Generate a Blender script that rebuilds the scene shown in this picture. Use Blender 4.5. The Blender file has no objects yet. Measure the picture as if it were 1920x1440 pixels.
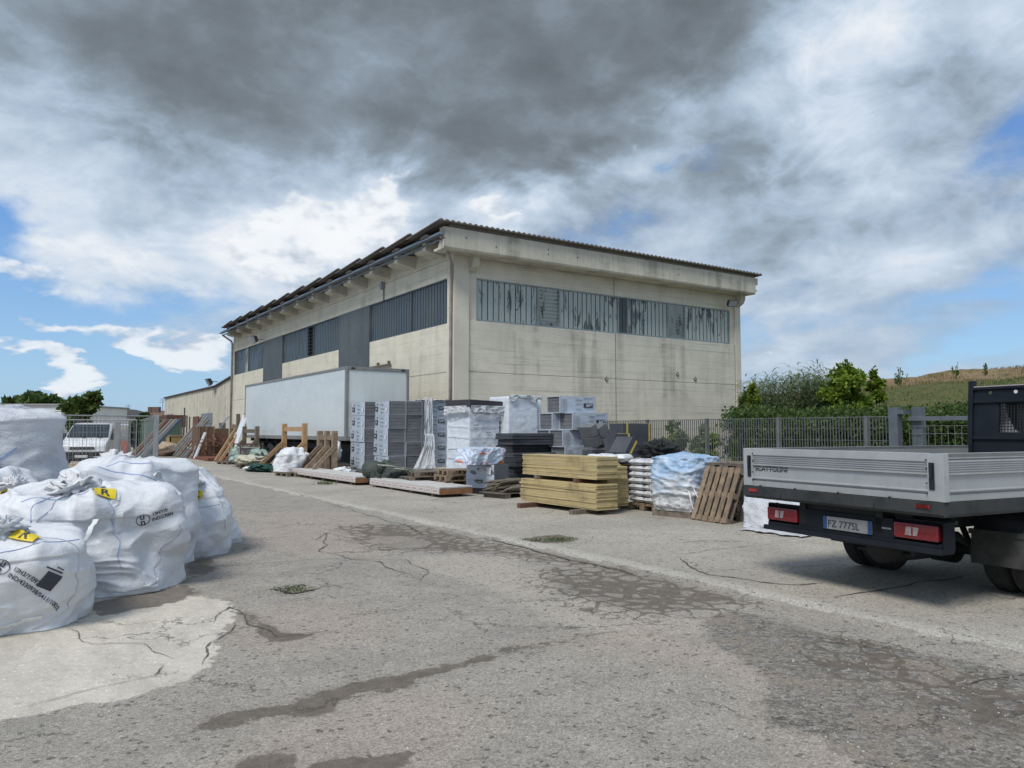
import bpy, bmesh, math, random
import numpy as np
from mathutils import Vector, Matrix, noise
from mathutils.bvhtree import BVHTree
R = math.radians
rnd = random.Random(7)
scene = bpy.context.scene
COL = scene.collection
# ---------------------------------------------------------------- camera
YAW, PITCH, FPX, EYE = R(33.5), R(3.51), 1433.0, 1.6
cam = bpy.data.cameras.new("camera"); cam.sensor_width = 36; cam.lens = FPX / 1920 * 36
cam.clip_end = 3000; cam.clip_start = 0.05
camo = bpy.data.objects.new("camera", cam); COL.objects.link(camo)
camo.location = (0, 0, EYE); camo.rotation_euler = (R(90) + PITCH, 0, -YAW)
scene.camera = camo
# ---------------------------------------------------------------- light and exposure
scene.view_settings.view_transform = 'Standard'; scene.view_settings.look = 'None'
scene.view_settings.gamma = 1; scene.view_settings.exposure = 1.0
SUN_EL, SUN_AZ = R(52), R(-116)      # azimuth measured clockwise from +Y
sun = bpy.data.lights.new("sun", 'SUN'); sun.energy = 1.45; sun.angle = R(20); sun.color = (1, .96, .9)
suno = bpy.data.objects.new("sun", sun); COL.objects.link(suno)
sd = Vector((math.sin(SUN_AZ) * math.cos(SUN_EL), math.cos(SUN_AZ) * math.cos(SUN_EL), math.sin(SUN_EL)))
suno.rotation_euler = sd.to_track_quat('Z', 'Y').to_euler()
suno.location = (0, 0, 50)
# ---------------------------------------------------------------- sky with clouds
world = bpy.data.worlds.new("World"); scene.world = world; world.use_nodes = True
nt = world.node_tree; nt.nodes.clear()
def N(t, **k):
    n = nt.nodes.new(t)
    for a, b in k.items(): setattr(n, a, b)
    return n
def put(sock, v):
    if isinstance(v, bpy.types.NodeSocket): nt.links.new(v, sock)
    elif v is not None: sock.default_value = v
def M(op, a, b=None, c=None, clamp=False):
    n = N('ShaderNodeMath', operation=op, use_clamp=clamp)
    put(n.inputs[0], a); put(n.inputs[1], b); put(n.inputs[2], c)
    return n.outputs[0]
def MIX(f, a, b):
    n = N('ShaderNodeMix', data_type='RGBA'); put(n.inputs[0], f); put(n.inputs[6], a); put(n.inputs[7], b)
    return n.outputs[2]
def SM(x, lo, hi):
    n = N('ShaderNodeMapRange', interpolation_type='SMOOTHSTEP'); put(n.inputs[0], x)
    n.inputs[1].default_value = lo; n.inputs[2].default_value = hi
    return n.outputs[0]
def NO(vec, scale, detail=6, rough=.55, dist=0, out=0):
    n = N('ShaderNodeTexNoise'); put(n.inputs['Vector'], vec); n.inputs['Scale'].default_value = scale
    n.inputs['Detail'].default_value = detail; n.inputs['Roughness'].default_value = rough
    n.inputs['Distortion'].default_value = dist
    return n.outputs[out]
def pix_dir(u, v):
    x, y = (u - 960) / FPX, -(v - 720) / FPX
    cz, cy = math.cos(PITCH) - y * math.sin(PITCH), math.sin(PITCH) + y * math.cos(PITCH)
    return Vector((x * math.cos(YAW) + cz * math.sin(YAW), -x * math.sin(YAW) + cz * math.cos(YAW), cy))
def azel(u, v):
    d = pix_dir(u, v).normalized()
    return math.degrees(math.atan2(d.x, d.y)), math.degrees(math.asin(d.z))
tc = N('ShaderNodeTexCoord'); D0 = tc.outputs['Generated']
sep = N('ShaderNodeSeparateXYZ'); nt.links.new(D0, sep.inputs[0])
az = M('MULTIPLY', M('ARCTAN2', sep.outputs[0], sep.outputs[1]), 57.2958)
el = M('MULTIPLY', M('ARCSINE', sep.outputs[2]), 57.2958)
# coordinates stretched so that clouds flatten towards the horizon
vs = N('ShaderNodeCombineXYZ')
zf = M('MULTIPLY', M('POWER', M('MAXIMUM', sep.outputs[2], 0.0), 0.75), 1.7)
put(vs.inputs[0], sep.outputs[0]); put(vs.inputs[1], sep.outputs[1]); put(vs.inputs[2], zf)
V = vs.outputs[0]
wn1 = M('SUBTRACT', NO(V, 4.2, 5, .55), .5); wn2 = M('SUBTRACT', NO(V, 4.7, 5, .55, .4), .5)
azw = M('ADD', az, M('MULTIPLY', wn1, 20)); elw = M('ADD', el, M('MULTIPLY', wn2, 12))
def blob(u, v, su, sv, amp):
    """soft patch round a direction of the sky; su, sv are its half-widths in degrees"""
    a0, e0 = azel(u, v)
    da = M('DIVIDE', M('SUBTRACT', azw, a0), su); de = M('DIVIDE', M('SUBTRACT', elw, e0), sv)
    s = M('MULTIPLY_ADD', da, da, M('MULTIPLY', de, de))
    return M('MULTIPLY', M('EXPONENT', M('MULTIPLY', s, -1.0)), amp)
def total(bl):
    t = None
    for b in bl:
        x = blob(*b); t = x if t is None else M('ADD', t, x)
    return t
dark = total([(760, 60, 18, 8.5, 1.05), (250, 90, 10, 5.5, .75), (980, 230, 6, 4.6, .72), (1300, 40, 8, 5, .8),
              (800, 230, 8, 3.5, .5), (340, 330, 4.5, 4.0, .62), (600, -200, 24, 9, .8), (1500, 350, 6, 3.2, .45), (1620, 440, 6, 1.6, .3),
              (1890, 60, 4, 4, .6), (-100, 40, 8, 5, .3)])
blue = total([(0, 400, 6, 2.8, 1.1), (180, 545, 8, 1.8, .7), (40, 700, 11, 3.0, .95), (240, 700, 5, 1.8, .6), (1160, 130, 3.2, 1.4, .6), (400, 520, 3, 1.6, .4),
              (1240, 290, 2.6, 1.0, .65), (1900, 270, 2.5, 3, .3), (-400, 500, 18, 10, .8), (1400, 600, 9, 1.5, .35), (1650, 690, 12, 1.2, .4), (1850, 590, 4, 1, .3)])
white = total([(560, 420, 7, 3.4, .7), (680, 400, 3.5, 3, .4), (900, 385, 3.5, 1.8, .8), (1560, 110, 6, 5, .4), (1700, 60, 6, 5, .25), (1150, 320, 5, 2.2, .6), (1230, 170, 4, 2.4, .35),
               (230, 460, 7, 2.6, .45), (60, 220, 9, 3.5, .35), (1750, 470, 8, 3, .35), (1620, 300, 7, 3, .3), (1000, 400, 8, 1.5, .35)])
cum = total([(520, 385, 1.7, 2.0, .8), (600, 400, 2.2, 1.9, .8), (690, 400, 1.6, 2.2, .8), (560, 470, 3.6, 1.6, .6), (895, 385, 2.0, 1.1, .75), 
             (350, 655, 3.2, 1.5, .9), (290, 655, 1.6, .9, .6), (95, 668, 1.9, .9, .85), (30, 685, 1.0, .5, .6), (150, 600, 5, .6, .5), (90, 495, 2.4, 1.0, .5), (15, 750, 2, .5, .7), (70, 722, .5, .8, .55), (1205, 250, 3, .8, .4), (1450, 640, 3, .8, .3)])
fb = NO(V, 4.6, 7, .52); fb2 = NO(V, 13, 5, .6); fb3 = NO(V, 2.6, 4, .5)
cov = M('SUBTRACT', M('MULTIPLY_ADD', M('SUBTRACT', fb, .5), 2.6, M('ADD', .62, M('MULTIPLY', white, 1.15))), blue)
cov = M('ADD', cov, M('MULTIPLY', M('SUBTRACT', fb2, .5), 1.2))
cov = M('ADD', cov, M('MULTIPLY', dark, .9))
cov = SM(cov, -.12, .80)
# light of the clouds: ragged dark bases, bright edges
puff = M('ABSOLUTE', M('SUBTRACT', NO(V, 9, 5, .55, .6), .5))
lum = M('ADD', .54, M('MULTIPLY', white, .38))
lum = M('SUBTRACT', lum, M('MULTIPLY', M('MINIMUM', dark, 1.25), .31))
lum = M('ADD', lum, M('MULTIPLY', M('SUBTRACT', fb, .5), .75))
lum = M('ADD', lum, M('MULTIPLY', M('SUBTRACT', fb3, .5), .55))
lum = M('ADD', lum, M('MULTIPLY', M('SUBTRACT', fb2, .5), .42))
lum = M('ADD', lum, M('MULTIPLY', M('SUBTRACT', .09, puff), M('MULTIPLY', M('ADD', white, .3), 1.3)))
ramp = N('ShaderNodeValToRGB'); put(ramp.inputs[0], lum)
KS = 0.1 * 2 ** 1.0
def srgb(r, g, b):
    return tuple(((c / 255) / 12.92 if c < 11 else ((c / 255 + .055) / 1.055) ** 2.4) for c in (r, g, b))
def skyc(r, g, b): return tuple(c / KS for c in srgb(r, g, b)) + (1,)
els = ramp.color_ramp.elements
els[0].position = 0.0; els[0].color = srgb(104, 112, 120) + (1,)
els[1].position = 1.0; els[1].color = srgb(243, 246, 250) + (1,)
for p, c in ((.18, (119, 129, 138)), (.36, (141, 155, 168)), (.52, (171, 189, 209)), (.72, (203, 217, 233))):
    e = els.new(p); e.color = srgb(*c) + (1,)
cloudc = N('ShaderNodeVectorMath', operation='SCALE'); put(cloudc.inputs[0], ramp.outputs[0]); cloudc.inputs[3].default_value = 1 / KS
sky = N('ShaderNodeTexSky', sky_type='NISHITA', sun_disc=False); sky.sun_elevation = SUN_EL; sky.sun_rotation = SUN_AZ
sky.air_density = 1.3; sky.dust_density = .6; sky.ozone_density = 2.0
skyb = N('ShaderNodeVectorMath', operation='MULTIPLY'); put(skyb.inputs[0], sky.outputs[0]); skyb.inputs[1].default_value = (.60, .72, .86)
hzn = M('SUBTRACT', 1, SM(el, -2.0, 26.0))
skyc_ = MIX(SM(el, 0, 22), skyc(146, 188, 229), skyc(72, 130, 207))
skyb2 = MIX(.72, skyb.outputs[0], skyc_)
cb = M('ABSOLUTE', M('SUBTRACT', NO(V, 16, 5, .5), .5)); cb2 = M('ABSOLUTE', M('SUBTRACT', NO(V, 34, 4, .5), .5))
cf = M('ADD', cum, M('SUBTRACT', M('MULTIPLY', M('SUBTRACT', fb, .5), .5), M('MULTIPLY', M('SUBTRACT', cb, .06), 1.5))); cf = M('SUBTRACT', cf, M('MULTIPLY', cb2, .5))
cm = SM(cf, .24, .54)
cl_ = SM(M('ADD', M('MULTIPLY', cf, .7), M('SUBTRACT', .45, M('MULTIPLY', cb, 2.6))), .1, .95)
cumc = MIX(cl_, skyc(178, 192, 210), skyc(247, 250, 253))
full = MIX(M('MULTIPLY', cm, .80), MIX(cov, skyb2, cloudc.outputs[0]), cumc)
world.cycles.sampling_method = 'MANUAL'; world.cycles.sample_map_resolution = 512
bg = N('ShaderNodeBackground'); put(bg.inputs[0], full); bg.inputs[1].default_value = 0.1
wo = N('ShaderNodeOutputWorld'); nt.links.new(bg.outputs[0], wo.inputs[0])
# ---------------------------------------------------------------- placing helpers (survey of the yard)
def on_ground(u, v, z=0.0):
    d = pix_dir(u, v); t = (z - EYE) / d.z
    return Vector((d.x * t, d.y * t, z))
def y_at(u, x):
    r = (u - 960) / (FPX / math.cos(PITCH)); s, c = math.sin(YAW), math.cos(YAW)
    return x * (c - s * r) / (s + c * r)
def x_at(u, y):
    r = (u - 960) / (FPX / math.cos(PITCH)); s, c = math.sin(YAW), math.cos(YAW)
    return y * (s + c * r) / (c - s * r)
def z_at(v, x, y):
    dep = x * math.sin(YAW) + y * math.cos(YAW)
    a = math.atan((720 - v) / FPX) + PITCH
    return EYE + math.tan(a) * dep
def at_depth(u, dep):
    r = (u - 960) / (FPX / math.cos(PITCH)) * dep
    return (r * math.cos(YAW) + dep * math.sin(YAW), -r * math.sin(YAW) + dep * math.cos(YAW))
# ---------------------------------------------------------------- object helpers
def tag(o, label=None, cat=None, group=None, kind=None):
    if label: o['label'] = label
    if cat: o['category'] = cat
    if group: o['group'] = group
    if kind: o['kind'] = kind
    return o
def thing(name, label, cat, loc=(0, 0, 0), rz=0.0, group=None, rot=None):
    o = bpy.data.objects.new(name, None); COL.objects.link(o); o.empty_display_size = .3
    o.location = loc; o.rotation_euler = rot if rot else (0, 0, rz)
    return tag(o, label, cat, group, 'thing')
def copy_tree(o, parent=None):
    c = o.copy(); COL.objects.link(c); c.parent = parent
    for ch in list(o.children): copy_tree(ch, c)
    return c
class MB:
    def __init__(s): s.v = []; s.f = []
    def add(s, vs, fs, m=None):
        k = len(s.v)
        s.v += [tuple(m @ Vector(p)) if m is not None else tuple(p) for p in vs]
        s.f += [tuple(i + k for i in f) for f in fs]; return s
    def box(s, x0, x1, y0, y1, z0, z1, m=None):
        return s.add([(x, y, z) for z in (z0, z1) for y in (y0, y1) for x in (x0, x1)],
                     [(0, 2, 3, 1), (4, 5, 7, 6), (0, 1, 5, 4), (2, 6, 7, 3), (0, 4, 6, 2), (1, 3, 7, 5)], m)
    def beam(s, a, b, w, h=None, up=(0, 0, 1)):
        a, b = Vector(a), Vector(b); h = h or w; d = (b - a); L = d.length; d.normalize()
        up = Vector(up)
        if abs(d.dot(up)) > .99: up = Vector((0, 1, 0))
        x = d.cross(up).normalized(); z = x.cross(d)
        m = Matrix(((x.x, d.x, z.x, a.x), (x.y, d.y, z.y, a.y), (x.z, d.z, z.z, a.z), (0, 0, 0, 1)))
        return s.box(-w / 2, w / 2, 0, L, -h / 2, h / 2, m)
    def tube(s, pts, r, n=10, caps=True):
        pts = [Vector(p) for p in pts]; rs = r if isinstance(r, (list, tuple)) else [r] * len(pts)
        k = len(s.v); prev = None
        for i, p in enumerate(pts):
            d = (pts[min(i + 1, len(pts) - 1)] - pts[max(i - 1, 0)]).normalized()
            if prev is None:
                x = d.orthogonal().normalized()
            else:
                x = (prev - d * prev.dot(d)).normalized()
            prev = x; y = d.cross(x)
            for j in range(n):
                a = 2 * math.pi * j / n
                s.v.append(tuple(p + x * (math.cos(a) * rs[i]) + y * (math.sin(a) * rs[i])))
        for i in range(len(pts) - 1):
            for j in range(n):
                s.f.append((k + i * n + j, k + i * n + (j + 1) % n, k + (i + 1) * n + (j + 1) % n, k + (i + 1) * n + j))
        if caps:
            s.f.append(tuple(k + j for j in range(n))[::-1]); s.f.append(tuple(k + (len(pts) - 1) * n + j for j in range(n)))
        return s
    def prism(s, prof, a, b, axis='x', m=None):
        """profile polygon swept from a to b along an axis; profile = (y,z) for x, (x,z) for y, (x,y) for z"""
        def P(p, t): return {'x': (t, p[0], p[1]), 'y': (p[0], t, p[1]), 'z': (p[0], p[1], t)}[axis]
        n = len(prof)
        return s.add([P(p, a) for p in prof] + [P(p, b) for p in prof],
                     [tuple(range(n))[::-1], tuple(range(n, 2 * n))] + [(i, (i + 1) % n, n + (i + 1) % n, n + i) for i in range(n)], m)
    def lathe(s, prof, n=32, m=None):
        """(r, x) pairs turned about the x axis"""
        k = len(prof); vs = []; fs = []
        for r, x in prof:
            for j in range(n):
                a = 2 * math.pi * j / n; vs.append((x, r * math.cos(a), r * math.sin(a)))
        for i in range(k - 1):
            for j in range(n): fs.append((i * n + j, i * n + (j + 1) % n, (i + 1) * n + (j + 1) % n, (i + 1) * n + j))
        return s.add(vs, fs, m)
    def build(s, name, mat, parent=None, bevel=0, smooth=False, sub=0):
        me = bpy.data.meshes.new(name); me.from_pydata(s.v, [], s.f)
        me.materials.append(mat)
        bm = bmesh.new(); bm.from_mesh(me); bmesh.ops.recalc_face_normals(bm, faces=bm.faces); bm.to_mesh(me); bm.free()
        o = bpy.data.objects.new(name, me); COL.objects.link(o); o.parent = parent
        if bevel:
            b = o.modifiers.new('bevel', 'BEVEL'); b.width = bevel; b.segments = 2; b.limit_method = 'ANGLE'; b.angle_limit = R(40)
        if smooth:
            for p in me.polygons: p.use_smooth = True
        return o
def smooth_angle(o, deg=40):
    me = o.data
    for p in me.polygons: p.use_smooth = True
    try: me.set_sharp_from_angle(angle=R(deg))
    except Exception: pass
    return o
# ---------------------------------------------------------------- materials
def newmat(name):
    global nt
    m = bpy.data.materials.new(name); m.use_nodes = True; nt = m.node_tree
    b = nt.nodes['Principled BSDF']; return m, b
def coords(kind='Object', stretch=(1, 1, 1), rot=(0, 0, 0)):
    t = N('ShaderNodeTexCoord'); mp = N('ShaderNodeMapping'); nt.links.new(t.outputs[kind], mp.inputs[0])
    mp.inputs['Scale'].default_value = stretch; mp.inputs['Rotation'].default_value = rot
    return mp.outputs[0]
def world_pos(stretch=(1, 1, 1)):
    g = N('ShaderNodeNewGeometry'); mp = N('ShaderNodeMapping'); nt.links.new(g.outputs['Position'], mp.inputs[0])
    mp.inputs['Scale'].default_value = stretch
    return mp.outputs[0]
def bump(b, h, strength=.3, dist=.01, prev=None):
    n = N('ShaderNodeBump'); n.inputs['Strength'].default_value = strength; n.inputs['Distance'].default_value = dist
    put(n.inputs['Height'], h)
    if prev is not None: nt.links.new(prev, n.inputs['Normal'])
    if b is not None: nt.links.new(n.outputs[0], b.inputs['Normal'])
    return n.outputs[0]
def c4(c): return (c[0], c[1], c[2], 1)
def mat(name, c1, c2=None, rough=.75, scale=6, stretch=(1, 1, 1), metal=0, bstr=.2, bscale=60, bdist=.004, var=.12, dirt=None, spec=.5, contrast=(.35, .65), coat=0):
    m, b = newmat(name)
    co = coords('Object', stretch)
    n = SM(NO(co, scale, 8, .6, .3), *contrast)
    c2 = c2 or tuple(x * .8 for x in c1)
    col = MIX(n, c4(c1), c4(c2))
    if dirt:
        col = MIX(M('MULTIPLY', SM(NO(coords('Object', (1, 1, 1)), 2.3, 9, .68, .5), .48, .72), dirt[1]), col, c4(dirt[0]))
    if var:
        oi = N('ShaderNodeObjectInfo'); hs = N('ShaderNodeHueSaturation'); put(hs.inputs['Color'], col)
        put(hs.inputs['Value'], M('MULTIPLY_ADD', oi.outputs['Random'], 2 * var, 1 - var)); col = hs.outputs[0]
    put(b.inputs['Base Color'], col)
    b.inputs['Metallic'].default_value = metal
    put(b.inputs['Roughness'], M('MULTIPLY_ADD', NO(co, scale * 3, 4), .2, rough - .1))
    b.inputs['Specular IOR Level'].default_value = spec
    if coat: b.inputs['Coat Weight'].default_value = coat
    if bstr: bump(b, NO(co, bscale, 5, .6), bstr, bdist)
    return m
MT = {}
def text_polys(s, size=1.0, bold=False):
    cu = bpy.data.curves.new('txt', 'FONT'); cu.body = s; cu.size = size; cu.align_x = 'LEFT'; cu.align_y = 'BOTTOM_BASELINE'
    if bold: cu.offset = .015 * size
    o = bpy.data.objects.new('txt', cu); COL.objects.link(o)
    bpy.context.view_layer.update()
    me = o.to_mesh(); vs = [(v.co.x, v.co.y) for v in me.vertices]; fs = [tuple(p.vertices) for p in me.polygons]
    o.to_mesh_clear(); bpy.data.objects.remove(o); bpy.data.curves.remove(cu)
    return vs, fs
def flat_text(mb, s, size, origin, xdir, ydir, sx=1.0, bold=True):
    vs, fs = text_polys(s, size, bold); o, x, y = Vector(origin), Vector(xdir).normalized(), Vector(ydir).normalized()
    n = x.cross(y) * .0015
    mb.add([tuple(o + x * (a * sx) + y * b + n) for a, b in vs], fs)
    return mb
# ================================================================ GROUND
def poly_sd(P, poly):
    """signed distance (negative inside) of points P to a closed polygon, numpy"""
    d = np.full(len(P), 1e9); ins = np.zeros(len(P), bool); n = len(poly)
    for i in range(n):
        a = np.array(poly[i]); b = np.array(poly[(i + 1) % n]); e = b - a; w = P - a
        t = np.clip((w @ e) / max(e @ e, 1e-9), 0, 1); q = w - t[:, None] * e
        d = np.minimum(d, np.hypot(q[:, 0], q[:, 1]))
        c = ((a[1] > P[:, 1]) != (b[1] > P[:, 1])) & (P[:, 0] < (b[0] - a[0]) * (P[:, 1] - a[1]) / (b[1] - a[1] + 1e-12) + a[0])
        ins ^= c
    return np.where(ins, -d, d)
def gpoly(pts): return [tuple(on_ground(u, v)[:2]) for u, v in pts]
def zo2(pts): return [(380 + x * .427, 900 + y * .427) for x, y in pts]
def zo3(pts): return [(1100 + x * .427, 900 + y * .427) for x, y in pts]
PAD = gpoly([(-900, 1010), (0, 1020), (300, 1030), (360, 1110), (415, 1117), (446, 1128), (440, 1152), (408, 1186), (396, 1228), (350, 1268), (240, 1300), (120, 1320), (0, 1342), (-900, 1420)])
DAMP_AND_SHADE = [gpoly(zo2(p)) for p in (
    [(640, 195), (800, 185), (1000, 200), (1160, 245), (1500, 310), (1900, 395), (1900, 412), (1500, 345), (1300, 312), (1000, 300), (800, 292), (680, 262)],
    [(-40, 1060), (0, 1035), (100, 1000), (400, 960), (600, 880), (760, 846), (950, 820), (1150, 772), (1350, 720), (1620, 692), (1360, 738), (1160, 790), (1000, 828), (960, 862), (900, 892), (700, 912), (565, 960), (590, 990), (540, 1022), (350, 1010), (200, 1038), (0, 1078)],
    [(100, 1290), (200, 1200), (320, 1163), (380, 1210), (450, 1242), (600, 1210), (760, 1185), (955, 1172), (900, 1220), (790, 1290)],
    [(95, 505), (180, 552), (250, 600), (330, 650), (520, 655), (400, 684), (290, 686), (250, 640), (170, 575)],
    [(0, 370), (45, 375), (30, 400), (0, 410)], [(1390, 258), (1480, 246), (1560, 240), (1650, 256), (1590, 274), (1500, 276), (1430, 268)])]  # small patch before the last continues the shadow painted beside the bags
DAMP_AND_SHADE += [gpoly(zo3(p)) for p in ([(-180, 415), (-90, 388), (100, 385), (330, 425), (560, 480), (640, 520), (540, 545), (300, 572), (100, 545), (0, 505), (-120, 470)],
                                [(1500, 860), (1700, 850), (1930, 905), (1990, 1100), (1700, 1100), (1560, 1010)],
                                [(1130, 700), (1300, 730), (1500, 830), (1400, 850), (1200, 780)], [(1080, 760), (1300, 850), (1560, 960), (1500, 990), (1280, 910)])]
DAMP_AND_SHADE.append(gpoly([(352, 1050), (400, 1040), (392, 1065), (356, 1078)])); DAMP_AND_SHADE.append(gpoly([(170, 1125), (350, 1090), (370, 1105), (330, 1122), (180, 1150)]))  # bag shadow painted in at the right; dark strip along the bags' foot
GRAV = gpoly(zo3([(520, 600), (640, 560), (1000, 640), (1500, 740), (2300, 900), (2300, 1400), (1300, 1330), (1180, 1230), (1000, 1110), (820, 1060), (740, 990), (805, 940), (800, 860), (700, 790), (540, 700)]))
BEIGE = [gpoly(zo2([(900, 330), (1100, 315), (1350, 330), (1500, 420), (1600, 560), (1920, 640), (2100, 720), (1900, 700), (1500, 600), (1330, 500), (1150, 430), (980, 390)])),
         gpoly(zo3([(-200, 480), (0, 520), (300, 590), (560, 600), (520, 660), (200, 640), (-100, 620)]))]
DUST = [gpoly([(1000, 1200), (1200, 1165), (1500, 1235), (1700, 1290), (1990, 1370), (1990, 1520), (1500, 1520), (1440, 1350), (1420, 1270), (1200, 1235)]), gpoly([(520, 1340), (640, 1290), (800, 1290), (920, 1330), (900, 1460), (480, 1500), (420, 1420)]),
        gpoly([(420, 1150), (560, 1120), (720, 1140), (700, 1190), (520, 1215), (420, 1200)]), gpoly([(480, 960), (640, 955), (760, 1000), (700, 1040), (560, 1040), (470, 1000)])]
LIDS = [gpoly([(686, 1010), (700, 1002), (740, 998), (785, 1000), (775, 1005), (735, 1011), (700, 1015)]),
        gpoly([(712, 1018), (748, 1008), (790, 1003), (812, 1011), (795, 1020), (750, 1022)])]
KERB_X = 6.2
def ground():
    xs = np.concatenate([[-900, -400, -150, -60, -25, -14], np.arange(-9, 12, .085), np.arange(12, 20, .4), [24, 32, 50, 90, 160, 400, 900]])
    ys = np.concatenate([[-400, -100, -30, -8, -2], np.arange(.6, 22, .085), np.arange(22, 45, .5), [50, 60, 75, 95, 130, 200, 400, 1500]])
    X, Y = np.meshgrid(xs, ys); P = np.stack([X.ravel(), Y.ravel()], 1)
    K = KERB_X + .05 * np.sin(P[:, 1] * 1.7) + .04 * np.sin(P[:, 1] * 4.3)
    z = np.where(P[:, 0] > K, 0.0, -.028)
    damp_and_shade = np.min([poly_sd(P, q) for q in DAMP_AND_SHADE], axis=0)
    pad = poly_sd(P, PAD); grav = poly_sd(P, GRAV); beige = np.min([poly_sd(P, q) for q in BEIGE], axis=0)
    dust = np.min([poly_sd(P, q) for q in DUST], axis=0)
    lid = np.min([poly_sd(P, q) for q in LIDS], axis=0)
    z = z - .02 * np.clip(-damp_and_shade / .3, 0, 1) + .02 * np.clip(-lid / .1, 0, 1)
    z += .012 * np.sin(P[:, 0] * .9) * np.sin(P[:, 1] * .7)
    nx, ny = len(xs), len(ys)
    idx = np.arange(nx * ny).reshape(ny, nx)
    F = np.stack([idx[:-1, :-1], idx[:-1, 1:], idx[1:, 1:], idx[1:, :-1]], -1).reshape(-1, 4)
    me = bpy.data.meshes.new('yard_ground')
    me.vertices.add(nx * ny); me.vertices.foreach_set('co', np.column_stack([P, z]).ravel())
    me.loops.add(F.size); me.loops.foreach_set('vertex_index', F.ravel())
    me.polygons.add(len(F)); me.polygons.foreach_set('loop_start', np.arange(0, F.size, 4)); me.update(calc_edges=True)
    for nm, a in (('damp_and_shade', damp_and_shade), ('pad', pad), ('gravel', grav), ('beige', beige), ('dust', dust), ('lid', lid)):
        at = me.attributes.new(nm, 'FLOAT', 'POINT'); at.data.foreach_set('value', np.clip(a, -2, 2).astype(np.float32))
    me.polygons.foreach_set('use_smooth', np.ones(len(F), bool))
    o = bpy.data.objects.new('yard_ground', me); COL.objects.link(o); tag(o, kind='structure')
    m, b = newmat('worn_asphalt'); me.materials.append(m)
    P0 = world_pos()
    def A(nm): 
        n = N('ShaderNodeAttribute', attribute_name=nm); return n.outputs['Fac']
    big = NO(P0, .55, 5, .6); mid = NO(P0, 2.2, 8, .65, .4); fine = NO(P0, 14, 8, .7); agg = NO(P0, 75, 3, .7)
    vor = N('ShaderNodeTexVoronoi'); put(vor.inputs['Vector'], P0); vor.inputs['Scale'].default_value = 95
    vsep = N('ShaderNodeSeparateColor'); put(vsep.inputs[0], vor.outputs['Color'])
    vor2 = N('ShaderNodeTexVoronoi'); put(vor2.inputs['Vector'], P0); vor2.inputs['Scale'].default_value = 34
    v2sep = N('ShaderNodeSeparateColor'); put(v2sep.inputs[0], vor2.outputs['Color'])
    # asphalt, greyish with reddish dust
    asp = MIX(SM(mid, .3, .7), (.262, .240, .207, 1), (.328, .300, .257, 1))
    asp = MIX(M('MULTIPLY', SM(big, .46, .62), .5), asp, (.325, .287, .245, 1))
    asp = MIX(M('MULTIPLY', SM(NO(P0, .9, 6, .6, .6), .5, .66), .4), asp, (.225, .211, .188, 1))
    # slab beyond the kerb line: paler, drier
    sx = N('ShaderNodeSeparateXYZ'); put(sx.inputs[0], P0)
    kx = M('ADD', sx.outputs[0], M('MULTIPLY', M('SUBTRACT', NO(P0, 1.6, 5, .6), .5), .25))
    slab = MIX(SM(mid, .3, .7), (.34, .311, .26, 1), (.41, .376, .315, 1))
    slab = MIX(M('MULTIPLY', SM(big, .42, .65), .6), slab, (.28, .258, .22, 1))
    col = MIX(SM(kx, KERB_X, KERB_X + .03), asp, slab)
    band = M('MULTIPLY', SM(kx, KERB_X - .02, KERB_X + .03), M('SUBTRACT', 1, SM(kx, KERB_X + .16, KERB_X + .32)))
    col = MIX(M('MULTIPLY', band, .6), col, (.45, .425, .37, 1))
    rag = M('ADD', M('MULTIPLY', M('SUBTRACT', NO(P0, 5, 7, .65), .5), .34), M('MULTIPLY', M('SUBTRACT', NO(P0, 26, 5, .7), .5), .09))
    def edge(nm, soft=.02, k=1.0): return M('SUBTRACT', 1, SM(M('ADD', A(nm), M('MULTIPLY', rag, k)), -soft, soft))
    bei = edge('beige', .14, 1.8); col = MIX(M('MULTIPLY', bei, .6), col, (.40, .355, .29, 1))
    du = edge('dust', .3, 2.4); col = MIX(M('MULTIPLY', du, .55), col, (.35, .292, .235, 1))
    halo = edge('damp_and_shade', .16, 1.6); col = MIX(M('MULTIPLY', halo, .35), col, (.15, .125, .10, 1))
    gr = edge('gravel', .05, 1.5)
    gcol = MIX(SM(v2sep.outputs[0], .2, .9), (.125, .116, .10, 1), (.245, .225, .195, 1))
    gcol = MIX(SM(mid, .46, .62), gcol, (.22, .185, .145, 1))
    col = MIX(M('MULTIPLY', gr, .88), col, gcol)
    pd = edge('pad', .025, 1.2)
    pcol = MIX(SM(NO(world_pos((1, .35, 1)), 3.2, 8, .65, .5), .35, .7), (.55, .505, .425, 1), (.43, .395, .33, 1))
    col = MIX(pd, col, pcol)
    # aggregate speckle
    sp = N('ShaderNodeHueSaturation'); put(sp.inputs['Color'], col)
    notpad = M('SUBTRACT', 1, M('MULTIPLY', pd, .75))
    spk = M('MULTIPLY', M('SUBTRACT', vsep.outputs[0], .5), M('MULTIPLY', notpad, .62))
    spk = M('ADD', spk, M('MULTIPLY', M('SUBTRACT', fine, .5), .55))
    spk = M('ADD', spk, M('MULTIPLY', M('GREATER_THAN', v2sep.outputs[1], .955), M('MULTIPLY', notpad, -.42)))
    spk = M('ADD', spk, M('MULTIPLY', M('GREATER_THAN', vsep.outputs[1], .975), .45))
    put(sp.inputs['Value'], M('ADD', 1, spk)); col = sp.outputs[0]
    # alligator cracking round the damp hollows
    al = N('ShaderNodeTexVoronoi', feature='DISTANCE_TO_EDGE'); dv = N('ShaderNodeVectorMath', operation='ADD')
    put(dv.inputs[0], P0); wv = N('ShaderNodeVectorMath', operation='SCALE'); put(wv.inputs[0], NO(P0, 4, 4, .6, 0, 1)); wv.inputs[3].default_value = .22
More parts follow.
